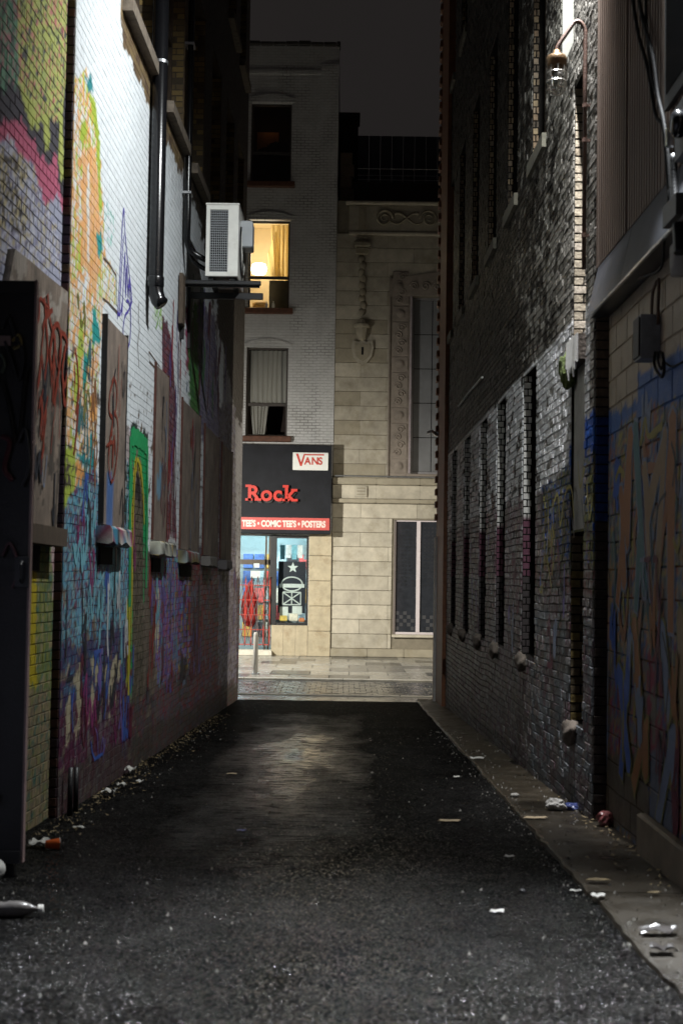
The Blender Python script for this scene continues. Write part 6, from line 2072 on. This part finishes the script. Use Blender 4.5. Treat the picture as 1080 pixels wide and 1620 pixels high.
# wire mesh over the coil
nw = 9
for k in range(nw):
    x = AX0 + t + (AX1 - .125 - AX0 - t) * (k + .5) / nw
    MB().box(x - .002, x + .002, ya + .012, ya + .018, AZ0 + .055, AZ1 - .06).build('mesh_wire', M['grey_plastic'], AC)
for k in range(26):
    z = AZ0 + .06 + (AZ1 - AZ0 - .13) * k / 25
    MB().box(AX0 + t, AX1 - .125, ya + .018, ya + .022, z - .002, z + .002).build('mesh_wire', M['grey_plastic'], AC)
q = frect(382, 352, 396, 394, ya + .4)
MB().box(AX1 + .002, AX1 + .15, ya + .30, ya + .62, q[2], q[3], b=.015).build('valve_cover', M['grey_plastic'], AC)
for sgn in (AX0 + .03, AX1 - .10):
    MB().box(sgn, sgn + .06, ya + .05, yd - .05, AZ0 - .035, AZ0 - .001).build('foot', M['black'], AC)
# shelf
SH = thing('steel_shelf', (PL.pt(ya, 0)[0], ya, AZ0 - .5), 'dark steel bracket shelf on the white wall below the air conditioner', 'shelf')
wx = PL.pt(ya + .2, 0, .012)[0]
ex = F(410, 450, ya)[0]
for yy in (ya + .06, ya + .80):
    MB().box(wx, ex, yy, yy + .06, AZ0 - .115, AZ0 - .036, b=.004).build('arm', M['black'], SH)
    MB().box(wx, wx + .03, yy - .03, yy + .09, AZ0 - .75, AZ0 + .02).build('wall_plate', M['black'], SH)
MB().box(wx + .02, ex + .02, ya - .015, ya + .055, AZ0 - .10, AZ0 - .055, b=.004).build('front_rail', M['black'], SH)
MB().box(wx + .001, wx + .05, ya - .22, ya + .055, AZ0 - .62, AZ0 - .01, b=.006).build('backing_board', M['old_wood'], SH)
# refrigerant lines run up the wall
RL_ = thing('refrigerant_pipe', PL.pt(16.9, 5.3, .05), 'pair of black insulated pipes bending down the wall into the air conditioner', 'pipe')
zend = AZ0 + .12
for i, (dy, r_) in enumerate(((0, .036), (.10, .028))):
    yy = 17.02 + dy
    pts = [PL.pt(yy, 11.5, .07), PL.pt(yy, 6.2, .07), PL.pt(yy, 5.95, .075)]
    P0, P3 = Vector(PL.pt(yy, 5.95, .075)), Vector((AX0 + .015, ya + .16 + .1 * i, zend + .10 * (1 - i)))
    P1, P2 = P0 + Vector((0, 0, -.5)), P3 + Vector((-.32, 0, .14))
    for k in range(1, 13):
        q = k / 12
        pts.append(P0 * (1 - q) ** 3 + P1 * 3 * q * (1 - q) ** 2 + P2 * 3 * q * q * (1 - q) + P3 * q ** 3)
    MB().tube(pts, r_, 10).build('insulated_pipe', M['blackpipe'], RL_, smooth=True)
for z in (6.12, 7.95):
    MB().box(*sorted((PL.pt(17.0, z, .005)[0], PL.pt(17.0, z, .115)[0])), 16.975, 17.165, z, z + .03).build('pipe_clip', M['zinc'], RL_)

# electrical boxes and cables on the block building
M['cable'] = mat('dull_cable', (.008, .008, .008), rough=.65, spec=.2)
def tube_px(name, parent, plane, px, r, out, m):
    pts = [Vector(plane.uv(u, v, out)) for u, v in px]
    pts = catmull(pts, 6)
    return MB().tube([plane.pt(p.x, p.y, out) for p in pts], r, 7).build(name, m, parent, smooth=True)
JB = thing('junction_box', PRN.pt(*PRN.uv(1040, 560), .05), 'grey junction box with looped cables on the block wall under the flashing', 'electrical box')
y_, z_ = PRN.uv(1040, 536)
h2 = .14
infill(y_ - .10, y_ + .10, z_ - h2, z_ + h2, .008, .13, 'box', M['grey_box'], JB, PRN)
infill(y_ - .085, y_ + .085, z_ - h2 + .015, z_ + h2 - .015, .131, .142, 'lid', M['black'], JB, PRN)
tube_px('cable', JB, PRN, [(1031, 514), (1030, 490), (1032, 462), (1038, 445)], .011, .03, M['rust_pipe'])
tube_px('cable', JB, PRN, [(1040, 514), (1040, 490), (1041, 462), (1041, 440)], .011, .03, M['rust_pipe'])
tube_px('cable', JB, PRN, [(1036, 556), (1034, 575), (1040, 590), (1047, 596), (1050, 580), (1047, 558)], .010, .05, M['cable'])
tube_px('cable', JB, PRN, [(1040, 556), (1040, 572), (1045, 584), (1048, 570), (1044, 556)], .008, .06, M['cable'])
tube_px('cable', JB, PRN, [(1050, 572), (1062, 580), (1080, 572)], .007, .03, M['cable'])
PS = Plane(1.885, 5.0, 1.885, 10.7, -1)
CB = thing('service_cable', PS.pt(*PS.uv(1050, 300), .05), 'bundle of black service cables hanging down the corrugated cladding', 'cable')
tube_px('cable', CB, PS, [(996, -30), (1008, 50), (1024, 110), (1036, 180), (1048, 200), (1054, 260), (1058, 320)], .012, .04, M['cable'])
tube_px('cable', CB, PS, [(1004, -30), (1016, 30), (1032, 90), (1040, 150), (1049, 190), (1056, 240), (1062, 330)], .013, .05, M['cable'])
tube_px('cable', CB, PS, [(1020, -30), (1022, 40), (1030, 120), (1044, 170), (1052, 215), (1058, 300)], .010, .03, M['cable'])
tube_px('cable', CB, PS, [(1058, 300), (1050, 380), (1044, 425), (1010, 440)], .008, .05, M['cable'])
MT = thing('meter_box', PS.pt(*PS.uv(1066, 350), .05), 'black electric meter housing with conduit at the near right edge', 'electrical box')
ym_, zm_ = PS.uv(1108, 205)
infill(ym_ - .20, ym_ + .14, zm_ - .14, zm_ + .16, .02, .11, 'housing', M['black'], MT, PS)
MB().lathe([(.075, 0), (.075, .04), (.05, .06), (.02, .065)], PS.pt(ym_ - .03, zm_ + .02, .11), axis=tuple(PS.n), n=16).build('dial', M['blackpipe'], MT, smooth=True)
tube_px('conduit', MT, PS, [(1064, 245), (1066, 290), (1070, 330)], .022, .06, M['black'])
ym2, zm2 = PS.uv(1092, 340)
infill(ym2 - .20, ym2 + .12, zm2 - .05, zm2 + .07, .02, .13, 'hood', M['black'], MT, PS)
tube_px('conduit', MT, PS, [(1072, 355), (1074, 385), (1075, 400)], .035, .09, M['black'])
MB().lathe([(.055, 0), (.06, .06), (.06, .16), (.045, .18)], Vector(PS.pt(*PS.uv(1076, 436, .06), .06)), n=14).build('conduit_cap', M['cream'], MT, smooth=True)
MB().lathe([(.025, 0), (.025, .10)], Vector(PS.pt(*PS.uv(1058, 232, .10), .10)), n=10).build('fitting', M['zinc'], MT)
ND = thing('cladding_opening', PS.pt(*PS.uv(1074, 75), 0), 'dark narrow window in the corrugated cladding at the top right', 'opening')
yo0, zo0 = PS.uv(1082, 150); yo1, zo1 = PS.uv(1064, 10)
infill(yo0 - .3, yo1, zo0, zo1 + 1.2, .022, .05, 'frame', M['black'], ND, PS)
infill(yo0 - .28, yo1 - .06, zo0 + .08, zo1 + 1.1, .051, .056, 'pane', M['dark_glass'], ND, PS)

# tall dark gate leaf standing open at the near left
gp = G(30, 1388)
GY = gp.y
gxe = F(48, 900, GY)[0]
GT = thing('steel_gate', (gxe - .3, GY, zg(GY)), 'tall dark steel gate leaf with scribbles standing open at the near left', 'gate')
gz1_ = F(30, 441, GY)[1]
gzb = zg(GY) + .06
gx0_ = PLN.pt(GY, 0, .03)[0]
MB().box(gx0_, gxe - .012, GY, GY + .045, gzb + .02, gz1_ - .01, b=.004).build('leaf', M['gate'], GT)
MB().box(gxe - .012, gxe, GY - .004, GY + .05, gzb + .02, gz1_ - .004, b=.003).build('edge_strip', M['pinkedge'], GT)
for z in (gzb + .02, (gzb + gz1_) / 2, gz1_ - .09):
    MB().box(gx0_, gxe - .014, GY - .02, GY - .001, z, z + .07).build('rail', M['gate'], GT)
MB().box(gxe - .13, gxe - .05, GY - .005, GY + .05, zg(GY) - .03, gzb + .02, b=.01).build('foot', M['black'], GT)
for z in (gzb + .35, gz1_ - .40):
    MB().box(gx0_ - .01, gx0_ + .26, GY - .030, GY - .021, z, z + .06, b=.003).build('strap_hinge', M['pinkedge'], GT)
hp = F(40, 905, GY)
MB().box(hp[0] - .05, hp[0] + .03, GY - .035, GY - .022, hp[1] - .09, hp[1] + .09, b=.004).tube([(hp[0] - .01, GY - .04, hp[1] - .06), (hp[0] - .01, GY - .08, hp[1] - .04), (hp[0] - .01, GY - .08, hp[1] + .04), (hp[0] - .01, GY - .04, hp[1] + .06)], .009, 7).build('handle', M['black'], GT)
fg = lambda u, v: (F(u, v, GY - .026)[0], GY - .026, F(u, v, GY - .026)[1])
for i, (px, w_, c_) in enumerate((([(4, 520), (14, 500), (24, 530), (38, 560), (30, 600), (16, 560), (8, 540)], .022, (.004, .004, .004)), ([(20, 540), (30, 530), (34, 545), (22, 552)], .02, (.16, .12, .03)),
        ([(2, 600), (14, 640), (28, 700), (40, 600), (46, 580)], .02, (.004, .004, .004)), ([(3, 690), (16, 700), (8, 740), (20, 760)], .03, (.07, .015, .02)), ([(2, 560), (8, 575), (3, 590)], .02, (.05, .07, .05)), ([(30, 700), (40, 680), (46, 740), (36, 770)], .022, (.004, .004, .004)), ([(4, 880), (16, 860), (30, 900), (20, 930)], .02, (.05, .01, .015)))):
    p2 = catmull([Vector(p) for p in px], 6)
    MB().tube([fg(p.x, p.y) for p in p2], w_ * .5, 5).build('scribble', mat('gate_spray_%d' % i, c_, rough=.5), GT)

# ------------------------------------------------------------------ litter
M['paper'] = mat('paper', (.40, .39, .36), rough=.8, var=.4, vs=30, dirt=.5)
M['plastic'] = glass('clear_plastic', (.86, .86, .86), rough=.12)
M['film_plastic'] = mat('wet_plastic', (.06, .054, .052), rough=.3, var=.3, bump=.3, bs=30)
M['orange'] = mat('orange_cup', (.75, .13, .02), rough=.5)
M['bluew'] = mat('blue_wrapper', (.045, .06, .17), rough=.3)
M['redbag'] = mat('red_print_bag', (.16, .05, .05), rough=.3, var=.5, vs=25)
M['card'] = mat('cardboard', (.32, .25, .16), rough=.9)
M['leaf'] = mat('dry_leaf', (.13, .095, .045), rough=.8, var=.4, vs=30)
M['stone'] = mat('grey_stone', (.20, .19, .17), rough=.9)
def ground_at(u, v):
    p = G(u, v)
    z = alley_z(p.x, p.y)
    if p.x > 1.38:
        z = zg(p.y) + .030
    return Vector((p.x, p.y, z))
def scrap(name, u, v, wpx, dep, label, cat, m, seed, curl=.03, rough_=.35):
    c = ground_at(u, v)
    w = wpx / FPX * c.y
    r_ = random.Random(seed)
    n, k = 7, 5
    o = MB()
    ph = r_.random() * 6
    for j in range(k + 1):
        for i in range(n + 1):
            s, t = i / n - .5, j / k - .5
            ed = 1 - rough_ * r_.random() * (abs(s) > .38 or abs(t) > .38)
            h = curl * (abs(math.sin(s * 4 + ph)) * .8 + .6 * abs(math.cos(t * 5 + ph * 2)) + r_.random() * .35)
            o.v.append((c.x + s * w * ed + .12 * w * t, c.y + t * dep * ed, c.z + .008 + h))
    W = n + 1
    o.f = [(j * W + i, j * W + i + 1, (j + 1) * W + i + 1, (j + 1) * W + i) for j in range(k) for i in range(n)]
    ob = o.build(name, m)
    sm = ob.modifiers.new('thickness', 'SOLIDIFY'); sm.thickness = .002
    return tag(ob, label, cat)
def wad(name, u, v, wpx, label, cat, m, seed, fl=(1, 1, .7), amp=.5):
    c = ground_at(u, v)
    r_ = wpx / FPX * c.y / 2
    o = lump((c.x, c.y, c.z + r_ * fl[2] * .85), r_, seed, fl, n=3, amp=amp).build(name, m)
    return tag(o, label, cat)
scrap('paper_scrap', 63, 1341, 34, .16, 'white paper scrap by the foot of the dark gate', 'litter', M['paper'], 1, .03)
c = ground_at(80, 1345)
CU = thing('paper_cup', c, 'small orange cup lying beside a white scrap by the gate', 'cup')
r0 = .036
MB().lathe([(r0 * .7, 0), (r0, .085), (r0 * 1.08, .088), (r0 * .94, .084), (r0 * .64, .006)], (c.x - .03, c.y, c.z + .038), axis=(1, .35, 0), n=16).build('cup_wall', M['orange'], CU, smooth=True)
MB().lathe([(r0 * 1.04, 0), (r0 * 1.1, .006)], (c.x - .03 + .08, c.y + .028, c.z + .038), axis=(1, .35, 0), n=16).build('cup_rim', M['paper'], CU)
c = ground_at(-8, 1392)
DL = thing('cup_lid', c, 'white round cup lid leaning at the left edge under the gate', 'lid')
MB().lathe([(.002, .012), (.05, .012), (.054, .004), (.06, 0), (.06, -.006), (.05, -.004)], (c.x, c.y, c.z + .06), axis=(.25, -1, .3), n=20).build('disc', M['paper'], DL, smooth=True)
MB().lathe([(.035, 0), (.03, .010), (.02, .012)], (c.x + .003, c.y - .012, c.z + .063), axis=(.25, -1, .3), n=16).build('raised_centre', M['paper'], DL, smooth=True)
c = ground_at(22, 1450)
M['bottle_plastic'] = mat('cloudy_plastic', (.09, .082, .078), rough=.32, var=.3, bump=.4, bs=25)
BT = thing('plastic_bottle', c, 'squashed clear plastic bottle lying at the near left edge', 'bottle')
MB().lathe([(.012, 0), (.045, .012), (.050, .04), (.042, .08), (.050, .11), (.046, .17), (.036, .20), (.018, .225), (.015, .25)], (c.x - .13, c.y, c.z + .040), axis=(1, .12, .0), n=18, sx=.75).build('body', M['bottle_plastic'], BT, smooth=True)
MB().lathe([(.021, 0), (.021, .022), (.018, .026)], (c.x + .115, c.y + .030, c.z + .040), axis=(1, .12, 0), n=12).build('bottle_cap', M['paper'], BT)
items = [
    (206, 1226, 17, .16, 'folded white paper scrap leaning at the foot of the maroon painted wall', M['paper'], .05),
    (192, 1247, 14, .12, 'small white paper scrap among the leaves by the left wall', M['paper'], .03),
    (174, 1260, 22, .16, 'torn white paper lying nearest the purple mural base', M['paper'], .04),
    (221, 1240, 12, .10, 'tiny glossy white scrap away from the left wall', M['paper'], .02),
    (124, 1312, 20, .07, 'flat white strip on the asphalt near the broken pipe stubs', M['paper'], .01),
    (382, 1315, 17, .06, 'flat blue wrapper alone on the middle of the asphalt', M['bluew'], .004),
    (367, 1225, 16, .08, 'pale flat scrap far down on the middle of the asphalt', M['card'], .005),
    (753, 1206, 24, .16, 'white paper sheet on the far concrete strip', M['paper'], .012),
    (722, 1231, 12, .08, 'small pale scrap at the far edge of the concrete strip', M['paper'], .008),
    (846, 1302, 42, .09, 'flat beige cardboard piece across the edge of the concrete strip', M['card'], .005),
    (711, 1300, 40, .09, 'flat beige cardboard piece on the asphalt', M['card'], .005),
    (805, 1358, 17, .05, 'thin white scrap on the glittering asphalt left of the concrete strip', M['paper'], .008),
    (785, 1444, 24, .05, 'flat white scrap lowest on the open asphalt', M['paper'], .008),
    (945, 1430, 24, .08, 'square white scrap on the edge of the concrete strip', M['paper'], .010),
    (910, 1413, 20, .03, 'slim white strip on the asphalt by the concrete edge', M['paper'], .006),
    (1039, 1368, 22, .09, 'white crumpled tissue at the foot of the block wall', M['paper'], .03)]
for i, (u, v, w_, dp_, lb, m__, cu_) in enumerate(items):
    scrap('paper_scrap' if m__ is not M['card'] else 'cardboard_scrap', u, v, w_, dp_, lb, 'litter', m__, 20 + i, cu_)
wad('crumpled_carton', 878, 1288, 30, 'crumpled white carton on the concrete near the brick corner', 'litter', M['paper'], 5, (1, 1.0, .62), .55)
wad('foil_wrapper', 904, 1287, 24, 'crumpled blue foil wrapper by the brick corner', 'litter', M['bluew'], 6, (1, 1, .5), .6)
wad('crumpled_bag', 957, 1313, 28, 'crumpled red and white bag at the base of the block wall', 'litter', M['redbag'], 7, (1, 1, .9), .4)
wad('stone', 814, 1266, 14, 'small grey stone on the concrete strip', 'stone', M['stone'], 8, (1, 1, .45), .2)
wad('stone', 826, 1414, 10, 'dark pebble on the glittering asphalt', 'stone', M['black'], 9, (1, 1, .7), .3)
for i, (u, v, w_, lb) in enumerate(((1040, 1489, 64, 'long clear plastic sheet lying flat at the near right corner'), (1046, 1519, 42, 'short glossy plastic piece lying lowest at the near right corner'))):
    scrap('plastic_sheet', u, v, w_, .12 if i == 0 else .10, lb, 'litter', M['film_plastic'], 60 + i, .022)
def leaf(u, v, s, rz, label):
    c = ground_at(u, v)
    pts = [(-.5, 0), (-.3, .16), (0, .24), (.3, .15), (.5, 0), (.3, -.15), (0, -.24), (-.3, -.16)]
    ca, sa = math.cos(rz), math.sin(rz)
    o = MB()
    o.add([(c.x, c.y, c.z + .012)] + [(c.x + (a * ca - b * sa) * s, c.y + (a * sa + b * ca) * s, c.z + .012 + .25 * s * abs(b) + .01 * abs(a)) for a, b in pts], [(0, i + 1, (i + 1) % 8 + 1) for i in range(8)])
    ob = o.build('fallen_leaf', M['leaf'])
    return tag(ob, label, 'leaf')
leaf(946, 1405, .15, .1, 'yellow fallen leaf at the edge of the concrete strip')
leaf(1034, 1425, .09, .4, 'small yellow fallen leaf in the middle of the concrete strip')
# drift of dry leaves and crumbs along the foot of the left wall, and a little on the right
r_ = random.Random(99)
lt = MB()
for i in range(520):
    y = r_.uniform(9.6, 22)
    x = PL.pt(y, 0, .03)[0] + abs(r_.gauss(0, .13))
    s = r_.uniform(.006, .026)
    z = alley_z(x, y) + .006 + r_.random() * .02
    q = r_.random() * 6.28
    ca, sa = math.cos(q) * s, math.sin(q) * s
    lt.add([(x + ca, y + sa, z + r_.random() * .02), (x - sa * .5, y + ca * .5, z), (x - ca, y - sa, z + r_.random() * .02), (x + sa * .5, y - ca * .5, z)], [(0, 1, 2, 3)])
for i in range(90):
    y = r_.uniform(7.5, 12.5)
    x = PRN.pt(y, 0, .03)[0] - abs(r_.gauss(0, .14))
    s = r_.uniform(.008, .03)
    z = zg(y) + .036 + r_.random() * .012
    q = r_.random() * 6.28
    ca, sa = math.cos(q) * s, math.sin(q) * s
    lt.add([(x + ca, y + sa, z + r_.random() * .015), (x - sa * .5, y + ca * .5, z), (x - ca, y - sa, z + r_.random() * .015), (x + sa * .5, y - ca * .5, z)], [(0, 1, 2, 3)])
tag(lt.build('leaf_litter', M['leaf']), 'dry leaves and crumbs drifted along the foot of the walls', 'leaf litter', kind='stuff')
gm = MB()
for i in range(1500):
    y = 4.6 + 15 * r_.random() ** 1.6
    k_ = r_.random()
    if k_ < .4: x = 1.36 + r_.gauss(0, .09)
    elif k_ < .6: x = PRN.pt(y, 0, .05)[0] - abs(r_.gauss(0, .12)) - .05
    elif k_ < .8: x = -1.95 + abs(r_.gauss(0, .2))
    else: x = r_.uniform(-1.9, 1.8)
    s = r_.uniform(.003, .011) * (1.4 if k_ > .8 else 1)
    z = (zg(y) + .030 if x > 1.40 else alley_z(x, y)) - .001
    q = [Vector((r_.gauss(0, 1), r_.gauss(0, 1), 0)).normalized() * s for _ in range(4)]
    gm.add([(x + q[0].x, y + q[0].y, z), (x + q[1].x, y + q[1].y, z), (x + q[2].x, y + q[2].y, z), (x + q[3].x * .3, y + q[3].y * .3, z + s * 1.3)], [(0, 1, 3), (1, 2, 3), (2, 0, 3)])
tag(gm.build('grit', M['stone']), 'loose grit scattered over the asphalt and along the kerb edge', 'grit', kind='stuff')
M['crack'] = mat('ground_crack', (.0025, .0025, .0025), rough=1, spec=.0)
AR = bpy.data.objects['alley_road']
for pts in [] and ([(-1.6, 7.4), (-1.1, 7.9), (-.7, 8.1), (-.3, 8.9), (.1, 9.2), (.3, 10.1)], [(1.3, 8.6), (.9, 8.9), (.6, 9.5), (.5, 10.4), (.2, 11.4), (.1, 12.6)], [(-1.7, 12.2), (-1.2, 12.8), (-.9, 13.9), (-.4, 14.6)]):
    b = MB()
    c = catmull(pts, 10)
    vs = []
    for p in c:
        jx, w_ = r_.uniform(-.015, .015), r_.uniform(.003, .009)
        for sg in (-1, 1):
            vs.append((p.x + jx + sg * w_, p.y + sg * w_ * .5, alley_z(p.x, p.y) + .004))
    b.add(vs, [(2 * q, 2 * q + 1, 2 * q + 3, 2 * q + 2) for q in range(len(c) - 1)])
    b.build('crack', M['crack'], AR)
# cut off pipe stubs at the foot of the mural
PT = thing('pipe_stub', PL.pt(11.0, zg(11), .05), 'two black pipe stubs standing at the foot of the mural wall', 'pipe')
for (y_, h_) in ((10.78, .36), (11.0, .34)):
    MB().tube([PL.pt(y_, zg(y_) - .02, .06), PL.pt(y_, zg(y_) + h_, .06)], .02, 10).build('pipe', M['black'], PT, smooth=True)
